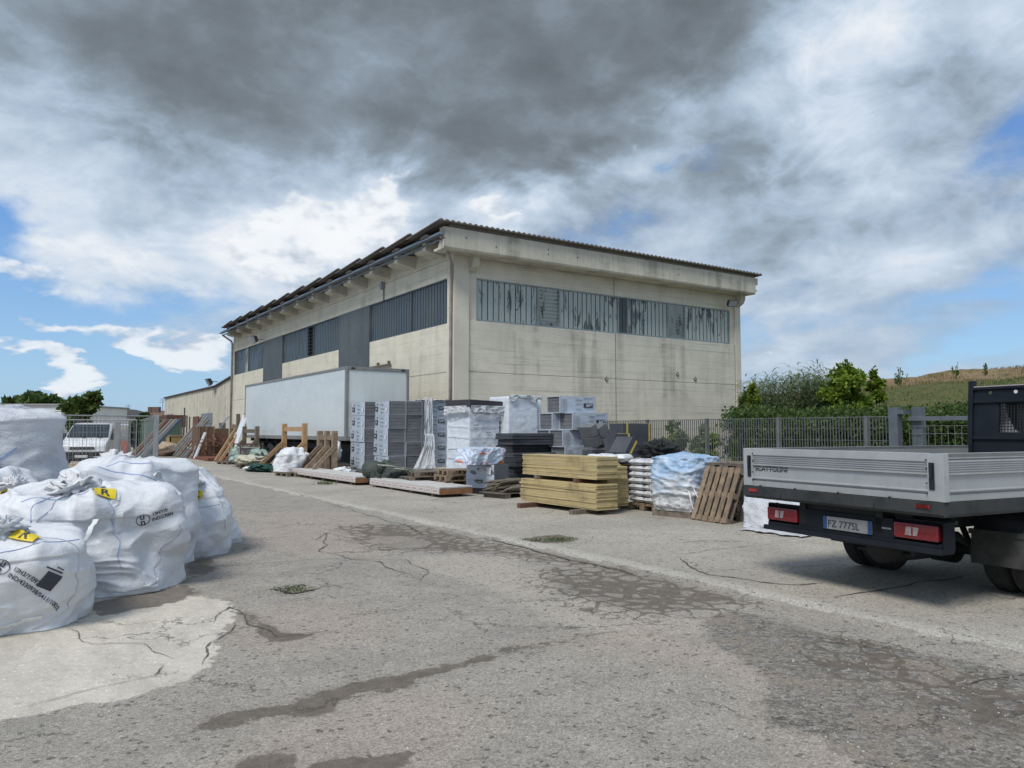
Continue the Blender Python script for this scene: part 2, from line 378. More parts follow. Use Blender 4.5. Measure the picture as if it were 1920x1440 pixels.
    put(dv.inputs[1], wv.outputs[0]); put(al.inputs['Vector'], dv.outputs[0]); al.inputs['Scale'].default_value = 4.3
    gz = M('MULTIPLY', M('MULTIPLY', SM(sx.outputs[0], 3.9, 4.3), M('SUBTRACT', 1, SM(sx.outputs[0], 6.0, 6.2))), M('SUBTRACT', 1, pd))
    dd = M('ADD', A('damp_and_shade'), M('MULTIPLY', M('SUBTRACT', NO(P0, 2.4, 5, .6), .5), .75))
    wid = M('MAXIMUM', M('SUBTRACT', .085, M('MULTIPLY', dd, .26)), 0.0)      # joints between the tiles open towards the hollow
    alm = M('SUBTRACT', 1, SM(M('SUBTRACT', al.outputs['Distance'], wid), -.012, .014)); alm = M('MULTIPLY', M('MULTIPLY', alm, gz), M('GREATER_THAN', wid, .004))
    # damp earth, bag shadow painted into the same mask
    dm = edge('damp_and_shade', .018, 1.0); lid = edge('lid', .01, .25)
    alm = M('MULTIPLY', alm, M('SUBTRACT', 1, M('MULTIPLY', gr, M('SUBTRACT', 1, SM(sx.outputs[0], 4.35, 4.9)))))
    dm = M('MULTIPLY', dm, M('SUBTRACT', 1, gz)); dm = M('MAXIMUM', dm, alm)
    dm = M('MULTIPLY', dm, M('SUBTRACT', 1, lid))
    dcol = MIX(SM(fine, .3, .7), (.10, .08, .062, 1), (.16, .13, .10, 1))
    col = MIX(M('MULTIPLY', dm, .86), col, dcol)
    # hairline cracks everywhere
    hc = N('ShaderNodeTexVoronoi', feature='DISTANCE_TO_EDGE'); dv2 = N('ShaderNodeVectorMath', operation='ADD'); put(dv2.inputs[0], P0)
    wv2 = N('ShaderNodeVectorMath', operation='SCALE'); put(wv2.inputs[0], NO(P0, 1.5, 7, .7, 0, 1)); wv2.inputs[3].default_value = .9
    put(dv2.inputs[1], wv2.outputs[0]); put(hc.inputs['Vector'], dv2.outputs[0]); hc.inputs['Scale'].default_value = .55
    hm = M('MULTIPLY', M('SUBTRACT', 1, SM(hc.outputs['Distance'], .001, .0065)), SM(NO(P0, .8, 4), .47, .58))
    col = MIX(M('MULTIPLY', hm, .7), col, (.07, .062, .055, 1))
    put(b.inputs['Base Color'], col)
    put(b.inputs['Roughness'], M('SUBTRACT', .92, M('MULTIPLY', dm, .30)))
    b.inputs['Specular IOR Level'].default_value = .35
    h = M('ADD', M('MULTIPLY', vor.outputs['Distance'], M('MULTIPLY', notpad, .5)), M('MULTIPLY', fine, .8))
    h = M('SUBTRACT', h, M('MULTIPLY', hm, .9)); h = M('SUBTRACT', h, M('MULTIPLY', dm, .5))
    bump(b, h, .7, .012)
    return o
ground()
# cracks: thin ragged sunken-looking strips of dark grit lying on the surface
def cracks():
    mb = MB(); rr = random.Random(3)
    def crack(pts, w):
        P = [on_ground(u, v, 0) for u, v in pts]; Q = []
        for i in range(len(P) - 1):
            n = max(2, int((P[i + 1] - P[i]).length / .06))
            for k in range(n): Q.append(P[i].lerp(P[i + 1], k / n))
        Q.append(P[-1]); k0 = len(mb.v)
        for i, q in enumerate(Q):
            d = (Q[min(i + 1, len(Q) - 1)] - Q[max(i - 1, 0)]).normalized(); s = Vector((-d.y, d.x, 0))
            o = noise.noise(q * 2.3) * .07 + noise.noise(q * 9) * .02
            ww = w * (.35 + .9 * abs(noise.noise(q * 6 + Vector((5, 5, 0))))) * min(1, .1 + i / 5, .1 + (len(Q) - 1 - i) / 5)
            zz = (.006 if q.x > KERB_X else -.02) + .012 * math.sin(q.x * .9) * math.sin(q.y * .7)
            for sg in (-1, 1):
                p = q + s * (o + sg * ww); mb.v.append((p.x, p.y, zz))
            if i: a = k0 + 2 * (i - 1); mb.f.append((a, a + 1, a + 3, a + 2))
    for pts, w in (
        ([(115, 1165), (150, 1190), (175, 1200), (270, 1198), (285, 1212), (345, 1225)], .006), ([(265, 1238), (310, 1238), (290, 1258), (230, 1272), (120, 1298), (0, 1325)], .006),
        ([(400, 1160), (430, 1130), (470, 1160), (520, 1183), (640, 1176)], .01), ([(590, 1010), (612, 995), (605, 1030), (660, 1045), (705, 1050), (740, 1065), (780, 1078)], .012),
        ([(380, 1060), (460, 1055), (560, 1048), (640, 1043), (760, 1046), (800, 1066), (790, 1085)], .008), ([(1060, 1190), (1130, 1183), (1170, 1178)], .008),
        ([(1275, 1045), (1290, 1060), (1330, 1078), (1420, 1092), (1500, 1098), (1560, 1092)], .02), ([(1270, 1040), (1400, 1022), (1545, 1012)], .008),
        ([(1560, 1120), (1660, 1105), (1740, 1090), (1830, 1080)], .022), 
        ([(800, 1000), (770, 985), (640, 950), (560, 925)], .012), ([(900, 1003), (960, 1018), (1050, 1042), (1150, 1064), (1200, 1076)], .03),
        ([(380, 1240), (392, 1205), (408, 1190), (440, 1155)], .009), ([(980, 900), (760, 905), (600, 930)], .008),
        ([(1790, 1275), (1880, 1260), (1960, 1240)], .008)):
        crack(pts, w)
    o = mb.build('ground_cracks', mat('crack_grit', (.075, .066, .056), (.11, .1, .085), .95, 12, var=0)); tag(o, kind='structure')
cracks()
# loose stones and litter on the ground, uncountable
def grit():
    mb = MB(); rr = random.Random(11)
    for i in range(1500):
        if rr.random() < .55: u, v = rr.uniform(1150, 1950), rr.uniform(1080, 1480)
        else: u, v = rr.uniform(200, 1900), rr.uniform(930, 1480)
        p = on_ground(u, v); s = rr.uniform(.003, .010) * (1.6 if rr.random() < .05 else 1)
        z = (0 if p.x > KERB_X else -.028) + .012 * math.sin(p.x * .9) * math.sin(p.y * .7)
        a = rr.uniform(0, 6); k = len(mb.v)
        for j in range(4): mb.v.append((p.x + s * math.cos(a + j * 1.57) * rr.uniform(.6, 1.2), p.y + s * math.sin(a + j * 1.57) * rr.uniform(.6, 1.2), z - .001))
        mb.v.append((p.x, p.y, z + s * .8))
        for j in range(4): mb.f.append((k + j, k + (j + 1) % 4, k + 4))
    m, b = newmat('grit'); g = N('ShaderNodeNewGeometry')
    rp = N('ShaderNodeValToRGB'); put(rp.inputs[0], g.outputs['Random Per Island']); e = rp.color_ramp.elements
    e[0].color = (.09, .085, .08, 1); e[1].color = (.48, .46, .42, 1); x = e.new(.7); x.color = (.3, .28, .25, 1)
    put(b.inputs['Base Color'], rp.outputs[0]); b.inputs['Roughness'].default_value = .9
    tag(mb.build('loose_gravel', m), 'small loose stones and grit scattered over the yard', 'gravel', kind='stuff')
grit()
# sunken drain opening with broken rim
def drain():
    C = [on_ground(u, v) for u, v in ((500, 1099), (562, 1089), (603, 1098), (548, 1109))]; c = sum(C, Vector()) / 4
    t = thing('drain_opening', 'sunken square drain opening with broken rim and weeds in the asphalt', 'drain', (c.x, c.y, -.03))
    z0 = .012 * math.sin(c.x * .9) * math.sin(c.y * .7) + .004; rr = random.Random(5)
    def ring(k, z, j=.012): 
        P = []
        for i in range(4):
            a, b = C[i] - c, C[(i + 1) % 4] - c
            for m in range(12): p = a.lerp(b, m / 12) * k; n = 1 + j / .3 * (noise.noise(p * 7 + Vector((k * 3, 0, 0))) + .5 * noise.noise(p * 22)); P.append((p.x * n, p.y * n, z))
        return P
    q = MB(); R1, R2 = ring(1.0, z0 + .002, .09), ring(.84, z0 + .004, .10); n = len(R1); q.add(R1 + R2, [(i, (i + 1) % n, n + (i + 1) % n, n + i) for i in range(n)]); q.build('rim', mat('drain_dark', (.03, .026, .02), (.07, .058, .044), .95, 14, var=0), t)
    q = MB(); q.add(ring(.84, z0 + .005, .10), [tuple(range(n))]); q.build('silt', mat('drain_silt', (.15, .13, .10), (.25, .23, .185), .95, 12, var=0), t)
    for k in range(7):
        a = rr.uniform(-.16, .10); b = rr.uniform(-.16, .14); w = rr.uniform(.03, .08); h = rr.uniform(.02, .04); q = MB(); q.box(a, a + w, b, b + h, z0 + .004, z0 + .014 + rr.random() * .012, Matrix.Rotation(rr.uniform(-.6, .6), 4, 'Z')); q.build('stone', mat('pale_stone', (.30, .285, .24), (.22, .21, .17), .9) if k == 0 else bpy.data.materials['pale_stone'], t, bevel=.006)
    return t
drain()
def bw(mb, name, m, par, **k):
    """build a part given in yard coordinates under a thing"""
    o = mb.build(name, m, par, **k); o.matrix_parent_inverse = par.matrix_basis.inverted() if par.matrix_basis != Matrix() else Matrix()
    return o
def place(par): bpy.context.view_layer.update()
# ================================================================ WAREHOUSE
def concrete(name, c1, c2, stain=.6, lines=.5, zr=None, vert=False):
    m, b = newmat(name); P = world_pos()
    co = MIX(SM(NO(P, 1.1, 8, .65), .35, .68), c4(c1), c4(c2))
    st = (7, 7, .06) if vert else (.25, .25, 11)
    ln = NO(world_pos(st), 1.0, 4, .7, .2)
    ln2 = NO(world_pos((.12, .12, 26) if not vert else (9, 9, .1)), 1.0, 3, .6)
    dk = M('MULTIPLY', SM(ln, .53, .72), lines * .55)
    dk = M('ADD', dk, M('MULTIPLY', SM(ln2, .58, .68), lines * .55))
    # rain streaks
    sv = NO(world_pos((1.25, 1.25, .10)), 1.0, 7, .65, .3); sf = NO(world_pos((.6, .6, 2.2)), 1.0, 6, .65)
    sk = M('MULTIPLY', SM(sv, .47, .68), SM(sf, .30, .62))
    if zr:
        sx = N('ShaderNodeSeparateXYZ'); put(sx.inputs[0], P); w = SM(sx.outputs[2], zr[0], zr[1])
        w = M('MULTIPLY', w, M('SUBTRACT', 1, SM(sx.outputs[2], zr[2], zr[2] + .02)))
        sk = M('MULTIPLY', sk, M('MULTIPLY_ADD', w, .8, .2))
    co = MIX(M('MULTIPLY', sk, stain), co, (.165, .155, .13, 1))
    hs = N('ShaderNodeHueSaturation'); put(hs.inputs['Color'], co); put(hs.inputs['Value'], M('SUBTRACT', 1, dk)); 
    put(b.inputs['Base Color'], hs.outputs[0]); b.inputs['Roughness'].default_value = .9; b.inputs['Specular IOR Level'].default_value = .25
    bump(b, M('SUBTRACT', M('MULTIPLY', NO(P, 30, 4), .3), dk), .6, .012)
    return m
CW = concrete('board_marked_concrete', (.65, .615, .51), (.575, .545, .445), .28, .3)
CG = concrete('stained_concrete', (.68, .645, .54), (.595, .565, .465),   .55, .42, (1.0, 4.6, 6.3))
CC = concrete('column_concrete', (.64, .60, .50), (.57, .53, .44), .2, .05)
CB = concrete('beam_concrete', (.60, .565, .47), (.49, .46, .38), .6, .25, None, True)
CA = concrete('annex_concrete', (.58, .545, .45), (.50, .465, .375), .55, .4, None, True)
JOINT = mat('joint_sealant', (.09, .085, .07), (.13, .12, .1), .95, 9, var=0)  # dark sealant between the wall panels
WX, WY, GX1, LY1 = 14.5, 26.1, 31.35, 60.6
GBLUE = mat('galvanised_blue', (.16, .20, .24), (.20, .24, .28), .5, 3, metal=.3, var=0)
RUSTROOF = mat('roof_sheet', (.12, .112, .10), (.17, .15, .125), .85, 3, var=0, dirt=((.17, .125, .085), .5))
SOFFIT_AND_SHADE = mat('underside_and_eaves_shade', (.16, .145, .125), (.22, .2, .17), .85, 2, var=.1)
def glassmat(name, base, paint, amt, rough=.35):
    m, b = newmat(name); P = world_pos((1, 1, .28))
    n1 = NO(P, 3.0, 9, .68, 1.0); n2 = NO(world_pos((1, 1, 1)), .35, 3)
    f = SM(M('ADD', n1, M('MULTIPLY', M('SUBTRACT', n2, .5), .6)), amt - .05, amt)
    co = MIX(f, c4(base), c4(paint)); co = MIX(M('MULTIPLY', SM(NO(world_pos((3, 3, .5)), 2, 6), .45, .7), .35), co, c4([x * .6 for x in paint]))
    put(b.inputs['Base Color'], co); put(b.inputs['Roughness'], M('MULTIPLY_ADD', f, .3, rough)); b.inputs['Specular IOR Level'].default_value = .5
    bump(b, f, .4, .006); return m
GP = glassmat('peeling_painted_glass', (.085, .105, .105), (.40, .455, .44), .455)
GD = glassmat('dark_channel_glass', (.045, .060, .070), (.072, .092, .104), .55, .28)
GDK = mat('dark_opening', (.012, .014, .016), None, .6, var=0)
DOORM = mat('sheet_door', (.068, .082, .09), (.09, .105, .112), .6, 1.5, (1, 1, .3), var=0, dirt=((.055, .06, .065), .5))
FRM = mat('window_frame', (.30, .335, .34), (.22, .25, .25), .6, var=0)
def ribbed(mb, axis, p, a, b, z0, z1, pitch=.262, dep=.05, face=-1):
    """vertical channel profile between a and b; axis 'x' = runs along x on plane y=p"""
    n = max(1, round((b - a) / pitch)); w = (b - a) / n; prof = []
    for i in range(n):
        s = a + i * w; prof += [(s, 0), (s + .02, dep * .9), (s + .05, dep), (s + w - .05, dep), (s + w - .02, dep * .9), (s + w, 0)]
    k = len(mb.v)
    for z in (z0, z1):
        for s, d in prof:
            mb.v.append((s, p + face * d, z) if axis == 'x' else (p + face * d, s, z))
    m = len(prof)
    for i in range(m - 1): mb.f.append((k + i, k + i + 1, k + m + i + 1, k + m + i))
CHANNEL_SHADE = mat('channel_gap_shade', (.03, .036, .038), None, .7, var=0, bstr=0)  # near-black strips stand in for the shade between the glass channels
def shade_strips(axis, p, a, b, z0, z1, par, t, pitch=.262, dep=.052, w=.011):
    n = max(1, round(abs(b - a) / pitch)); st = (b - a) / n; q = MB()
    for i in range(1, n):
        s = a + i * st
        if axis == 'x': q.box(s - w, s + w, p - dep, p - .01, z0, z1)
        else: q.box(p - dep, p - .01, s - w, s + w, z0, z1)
    if q.v: o = bw(q, 'channel_shade_strips', CHANNEL_SHADE, t); o.parent = par; o.matrix_parent_inverse = Matrix()
def louvres(mb, axis, p, a, b, z0, z1, n=9):
    for i in range(n):
        z = z0 + (i + .5) * (z1 - z0) / n; h = (z1 - z0) / n
        if axis == 'x': mb.beam((a, p - .02, z), (b, p - .02, z), .012, .17, up=(0, -.42, .9))
        else: mb.beam((p - .02, a, z), (p - .02, b, z), .09, .012, up=(-.6, 0, 1))
def floodlight(par, p, yaw, s=1.0, tilt=-35):
    m = Matrix.Translation(p) @ Matrix.Rotation(yaw, 4, 'Z') @ Matrix.Rotation(R(tilt), 4, 'X') @ Matrix.Scale(s, 4)
    f = MB(); f.prism([(-.05, -.12), (.10, -.18), (.10, .18), (-.05, .12)], -.26, .26, 'x', m)
    o = bw(f, 'floodlight', mat('flood_housing', (.03, .032, .035), None, .5, var=0), par, bevel=.01)
    g = MB(); g.box(-.23, .23, .101, .108, -.15, .15, m); g2 = bw(g, 'lens', mat('flood_lens', (.32, .35, .38), None, .15, bstr=0, var=0), par); g2.parent = o
    g2.matrix_parent_inverse = Matrix(); g2.matrix_parent_inverse = Matrix()
    h = MB(); h.beam(p, Vector(p) + Vector((.35 * math.sin(yaw) * s, -.35 * math.cos(yaw) * s, 0)), .05 * s, .03 * s)
    h2 = bw(h, 'bracket', mat('flood_bracket', (.2, .2, .2), None, .5, var=0), par); h2.parent = o; h2.matrix_parent_inverse = Matrix()
    return o
def warehouse():
    t = thing('warehouse', 'large cream concrete warehouse with ribbon windows and sawtooth roof edge', 'warehouse', (WX, WY, 0))
    w = MB()
    # gable: low wall panel, upper panel, left and right reveals
    gx0 = x_at(878, WY)
    w.box(gx0, GX1 - .42, WY + .02, WY + .25, 3.945, 6.0); w.box(gx0, GX1 - .42, WY + .02, WY + .25, 0, 3.93)
    bw(w, 'gable_panel', CG, t, bevel=.012)
    w = MB(); w.box(gx0 - .01, GX1 - .40, WY + .10, WY + .3, 7.75, 9.2); bw(w, 'upper_gable_panel', CG, t)
    w = MB(); w.box(gx0 - .011, x_at(890.5, WY + .15), WY + .06, WY + .34, 6.001, 7.749); bw(w, 'window_pier', CC, t)
    w = MB(); w.box(x_at(1369.5, WY + .15), GX1 - .399, WY + .06, WY + .34, 6.001, 7.749); bw(w, 'window_pier', CC, t)
    w = MB(); w.box(gx0 + .02, GX1 - .44, WY + .14, WY + .2, 3.92, 3.96)
    xm = x_at(1156, WY)
    w.box(xm - .012, xm + .012, WY + .012, WY + .05, 0, 5.99); w.box(xm - .01, xm + .01, WY + .09, WY + .12, 7.76, 9.1)
    w.box(gx0 - .02, gx0 + .005, WY + .012, WY + .05, 0, 6.0); w.box(GX1 - .425, GX1 - .40, WY + .012, WY + .05, 0, 6.0)
    bw(w, 'panel_joint', JOINT, t)
    w = MB(); w.box(WX + .0, gx0 - .012, WY - .06, WY + .5, 0, 9.2); bw(w, 'column', CC, t, bevel=.015)
    w = MB(); w.box(GX1 - .40, GX1, WY - .03, WY + .5, 0, 9.2); bw(w, 'column', CC, t, bevel=.015)
    for x0, x1 in ((gx0 - .02, gx0 + .28), (GX1 - .36, GX1 - .06)):
        w = MB(); w.prism([(WY - .05, 8.62), (WY - .05, 7.95), (WY - .32, 8.1), (WY - .42, 8.3), (WY - .42, 8.62)], x0, x1, 'x'); bw(w, 'corbel', CB, t, bevel=.01)
    # gable ribbon window
    z0, z1 = 6.02, 7.74; yp = WY + .2
    us = [891, 1008, 1048.5, 1160, 1178, 1253.5, 1286, 1369]; X = [x_at(u, WY + .15) for u in us]
    for i, kind in enumerate(['g', 'l', 'g', 'd', 'g', 'l', 'h']):
        a, b = X[i], X[i + 1]; w = MB()
        if kind == 'l':
            w.box(a, b, yp + .06, yp + .08, z0, z1); o = bw(w, 'window', GDK, t)
            q = MB(); louvres(q, 'x', yp, a + .04, b - .04, z0 + .05, z1 - .05, 10); q = bw(q, 'louvre', GP, t); q.parent = o; q.matrix_parent_inverse = Matrix()
        else:
            ribbed(w, 'x', yp, a + .03, b - .03, z0, z1); o = bw(w, 'window', {'g': GP, 'd': GD, 'h': GH}[kind], t); shade_strips('x', yp, a + .03, b - .03, z0 + .06, z1 - .05, o, t)
        f = MB()
        for x in (a + .002, b - .03): f.box(x, x + .028, yp - .10, yp + .05, z0, z1)
        f.box(a + .03, b - .03, yp - .10, yp + .05, z0 - .01, z0 + .06); f.box(a + .03, b - .03, yp - .10, yp + .05, z1 - .05, z1 + .01)
        f = bw(f, 'frame', FRM, t); f.parent = o; f.matrix_parent_inverse = Matrix()
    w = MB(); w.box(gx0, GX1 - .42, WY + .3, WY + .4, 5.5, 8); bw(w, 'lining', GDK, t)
    # long wall facing the yard
    w = MB(); Y = [y_at(u, WX) for u in (845, 691, 634, 584, 573, 527, 492, 437)]
    zb, zt = 5.86, 7.68
    def lw(y0, y1, a, b): w.box(WX, WX + .24, y0, y1, a, b)
    yE = LY1
    d1, d2 = (Y[1], Y[2]), (Y[5], Y[6])
    for a, b in ((WY + .5, d1[0]), (d1[1], d2[0]), (d2[1], yE)):
        lw(a, b, 3.935, zb); lw(a, b, 0, 3.92)
    bw(w, 'wall_panel', CW, t, bevel=.01)
    w = MB(); n = 4
    ys = [WY + .5 + (yE - WY - .5) * i / n for i in range(n + 1)]
    for i in range(n): w.box(WX, WX + .24, ys[i] + .008, ys[i + 1] - .008, zt, 8.42)
    for i in range(n): w.box(WX + .02, WX + .24, ys[i], ys[i + 1], 8.44, 9.2)
    bw(w, 'upper_wall_panel', CW, t, bevel=.006)
    w = MB(); w.box(WX + .06, WX + .2, WY + .5, yE, 8.40, 8.46); w.box(WX + .06, WX + .2, WY + .5, d1[0], 3.9, 3.95); bw(w, 'panel_joint', JOINT, t)
    w = MB(); w.box(WX - .02, WX + .5, yE, yE + .3, 0, 9.2); bw(w, 'column', CC, t)
    kinds = [('g', Y[0], y_at(769, WX)), ('n', y_at(769, WX), y_at(749, WX)), ('g', y_at(749, WX), Y[1]), ('g', Y[2], Y[3]), ('o', Y[3], Y[4]), ('g', Y[4], Y[5]),
             ('g', Y[6], y_at(452, WX)), ('b', y_at(452, WX), y_at(458, WX)), ('g', y_at(458, WX), Y[7] + .2)]
    kinds = [('g', Y[0], y_at(768, WX)), ('g', y_at(768, WX), Y[1]), ('g', Y[2], Y[3]), ('o', Y[3], Y[4]), ('g', Y[4], Y[5]), ('g', Y[6], y_at(462, WX)), ('b', y_at(462, WX), y_at(456, WX)), ('g', y_at(456, WX), Y[7])]
    for k, a, b in kinds:
        q = MB()
        if k == 'o':
            q.box(WX + .2, WX + .22, a, b, zb, zt); o = bw(q, 'window', GDK, t)
            q = MB(); louvres(q, 'y', WX + .06, a + .04, b - .04, zb, zt, 9); q = bw(q, 'louvre', GD, t); q.parent = o; q.matrix_parent_inverse = Matrix()
        else:
            ribbed(q, 'y', WX + .12, a + .03, b - .03, zb, zt); o = bw(q, 'window', GD if k == 'g' else GP, t); shade_strips('y', WX + .12, a + .03, b - .03, zb + .05, zt - .05, o, t)
        f = MB()
        a, b = min(a, b), max(a, b)
        for y in (a + .002, b - .027): f.box(WX + .02, WX + .16, y, y + .025, zb, zt)
        f.box(WX + .02, WX + .16, a + .025, b - .025, zb - .01, zb + .05); f.box(WX + .02, WX + .16, a + .025, b - .025, zt - .05, zt + .01)
        f = bw(f, 'frame', FRM if k == 'b' else DOORM, t); f.parent = o; f.matrix_parent_inverse = Matrix()
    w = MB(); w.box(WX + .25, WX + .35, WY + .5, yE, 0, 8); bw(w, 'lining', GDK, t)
    # two tall sliding doors
    for (a, b), rz in ((d1, 4.62), (d2, 4.60)):
        q = MB(); ribbed(q, 'y', WX - .02, a + .02, b - .02, rz, zt - .02, .22, .03)
        q.box(WX - .02, WX + .05, a, a + .05, rz, zt); q.box(WX - .02, WX + .05, b - .05, b, rz, zt)
        o = bw(q, 'door', DOORM, t)
        q = MB(); ribbed(q, 'y', WX + .04, a + .02, b - .02, .02, rz - .08, .22, .03); q = bw(q, 'lower_leaf', DOORM, t); q.parent = o; q.matrix_parent_inverse = Matrix()
        q = MB(); q.box(WX - .12, WX - .05, a - 2.6, b + 2.6, rz - .06, rz + .03); q.box(WX - .16, WX - .12, a, b, rz - .03, rz + .08)
        for y in (a - 2.4, a - 1.2, b + 1.2, b + 2.4): q.box(WX - .13, WX - .002, y - .03, y + .03, rz - .02, rz + .16)
        q = bw(q, 'rail', mat('rail_steel', (.16, .13, .10), (.10, .09, .08), .7, var=0), t); q.parent = o; q.matrix_parent_inverse = Matrix()
    # gable beam
    bx0, bx1, by = 13.62, GX1 + .22, WY - .85
    w = MB(); w.prism([(by, 8.60), (by, 9.36), (by + .35, 9.36), (by + .35, 8.9), (by + .5, 8.62), (WY - .02, 8.62), (WY - .02, 8.52), (by + .05, 8.52)], bx0, bx1, 'x')
    bw(w, 'gable_beam', CB, t, bevel=.012)
    w = MB()
    for u, v in ((873, 446), (930, 463), (1029, 468), (1029, 477), (1085, 483), (1276, 505), (1276, 515)):
        x = x_at(u, by); z = z_at(v, x, by); w = MB(); w.box(x - .025, x + .025, by - .004, by + .02, z - .03, z + .03); bw(w, 'lifting_hole', GDK, t)
    w = MB(); w.prism([(bx1 - .3, 8.64), (bx1 + .02, 8.64), (bx1 + .2, 8.72), (bx1 + .02, 8.78), (bx1 + .02, 9.0), (bx1 + .2, 9.02), (bx1 + .2, 9.36), (bx1 - .3, 9.36)], by + .03, LY1, 'y')
    bw(w, 'side_gutter', CB, t)
    # wing beams projecting under the eaves
    nb = 13; pit = (LY1 - WY) / nb
    for k in range(nb):
        y = WY + .35 + (k + .12) * pit
        q = MB(); q.prism([(13.62, 9.1), (13.62, 8.74), (13.8, 8.68), (WX + .3, 8.50), (WX + .3, 9.1)], y, y + .3, 'y')
        q.prism([(13.74, 8.98), (13.74, 8.80), (13.9, 8.74), (WX + .3, 8.62), (WX + .3, 8.98)], y + .3, y + 1.2, 'y')
        bw(q, 'wing_beam', CB, t, bevel=.01)
        q = MB(); pr = [(y - .1 + .38 * math.cos(a), 9.18 + .12 * math.sin(a)) for a in [i * math.pi / 8 for i in range(9)]] + [(y - .5, 9.13), (y + .32, 9.13)]
        q.prism(pr, 13.5, WX + .4, 'x'); bw(q, 'wing_end', SOFFIT_AND_SHADE, t)  # soffit tone darkens the beam ends to stand in for eaves shade
    w = MB(); w.box(13.50, 13.62, by - .02, LY1 + .3, 9.02, 9.16); w.box(13.40, 13.50, by - .02, LY1 + .3, 9.02, 9.05); w.box(13.62, 13.68, by, LY1 + .2, 8.88, 8.93); bw(w, 'gutter', GBLUE, t)
    # sawtooth corrugated roof sheets, waves running along y
    for k in range(nb):
        y0, y1 = WY - 1.05 + k * pit * 1.003, WY - 1.05 + (k + 1) * pit * 1.003 + .12
        q = MB(); n = 74 * 4; X0, X1 = 13.28, GX1 + .5; pr = []
        for i in range(n + 1):
            x = X0 + (X1 - X0) * i / n; pr.append((x, (0, .035, .065, .035)[i % 4]))
        k0 = len(q.v)
        for y, zz in ((y0, 9.53), (y1, 9.36)):
            for x, d in pr: q.v.append((x, y, zz + d))
        for y, zz in ((y0, 9.49), (y1, 9.32)):
            for x, d in pr: q.v.append((x, y, zz + d * .4))
        m_ = n + 1
        for i in range(n):
            q.f.append((k0 + i, k0 + i + 1, k0 + m_ + i + 1, k0 + m_ + i)); q.f.append((k0 + 2 * m_ + i, k0 + 3 * m_ + i, k0 + 3 * m_ + i + 1, k0 + 2 * m_ + i + 1))
            q.f.append((k0 + i, k0 + 2 * m_ + i, k0 + 2 * m_ + i + 1, k0 + i + 1))
        q.f.append((k0, k0 + m_, k0 + 3 * m_, k0 + 2 * m_))
        bw(q, 'roof_sheet', RUSTROOF, t)
    w = MB(); w.box(13.7, GX1 + .3, by + .1, LY1, 9.16, 9.2); w.box(13.9, GX1 + .2, by + .06, by + .3, 9.36, 9.5); bw(w, 'roof_deck', SOFFIT_AND_SHADE, t)
    w = MB(); w.box(GX1 - .25, GX1 - .02, WY + .5, LY1, 0, 9.1); w.box(WX + .5, GX1 - .3, LY1 - .02, LY1 + .22, 0, 9.1); bw(w, 'rear_wall', CW, t)
    # downpipes
    PIPE = mat('downpipe', (.33, .29, .26), (.25, .215, .19), .6, 3, var=0)
    w = MB(); w.tube([(13.66, by + .12, 9.05), (13.66, by + .12, 8.85), (13.72, by + .15, 8.75), (14.36, WY - .1, 8.2), (14.42, WY + .02, 8.0), (14.42, WY + .06, 5.5), (14.42, WY + .06, 0)], .058, 12)
    w.tube([(14.42, WY + .06, 6.4), (14.42, WY + .06, 6.46)], .07, 12)
    bw(w, 'downpipe', PIPE, t, smooth=True)
    w = MB(); w.tube([(13.62, LY1 + .2, 8.95), (13.75, LY1 + .2, 8.85), (14.3, LY1 + .2, 8.5), (14.38, LY1 + .2, 8.3), (14.38, LY1 + .2, 0)], .07, 10); bw(w, 'downpipe', PIPE, t, smooth=True)
    p = (x_at(1372, WY - .3), WY - .45); floodlight(t, Vector((p[0], p[1], z_at(568, *p))), R(165), 1.0, -25)
    y = y_at(478, WX - .5); floodlight(t, Vector((WX - .6, y, z_at(636, WX - .5, y))), R(90), 1.4, -20)
    y = y_at(717, WX); z = z_at(537, WX, y)
    w = MB(); w.box(WX - .18, WX - .03, y - .12, y + .12, z - .15, z + .15); w.box(WX - .16, WX - .05, y - .05, y + .05, z + .15, z + .22); bw(w, 'alarm_box', mat('alarm_grey', (.25, .27, .28), None, .4, var=0), t, bevel=.02)
    w = MB(); w.tube([(WX - .03, y, z - .15), (WX - .03, y, 7.6)], .012, 6); w.tube([(WX - .03, y - .1, z - .15), (WX - .03, y - .1, 7.6)], .012, 6); bw(w, 'cable', GDK, t)
    for u, v in ((1138, 711), (1272, 702), (1305, 711)):
        x = x_at(u, WY); z = z_at(v, x, WY); q = MB()
        q.prism([(x - .11, z), (x, z + .13), (x + .11, z), (x, z - .13)], WY - .012, WY + .02, 'y'); o = bw(q, 'anchor_plate', mat('anchor_grey', (.2, .19, .16), None, .8, var=0), t)
        q = MB(); q.lathe([(.0, -.01), (.03, -.01), (.03, .01), (0, .01)], 10, Matrix.Translation((x, WY - .02, z)) @ Matrix.Rotation(R(90), 4, 'Z')); q = bw(q, 'bolt', CG, t); q.parent = o; q.matrix_parent_inverse = Matrix()
    return t
GH = glassmat('half_painted_glass', (.04, .055, .06), (.46, .50, .46), .45)
def fix_children(t):
    """parts handed to sub-parts keep their yard position"""
    inv = t.matrix_basis.inverted()
    for c in t.children:
        for g in c.children: g.matrix_parent_inverse = Matrix()
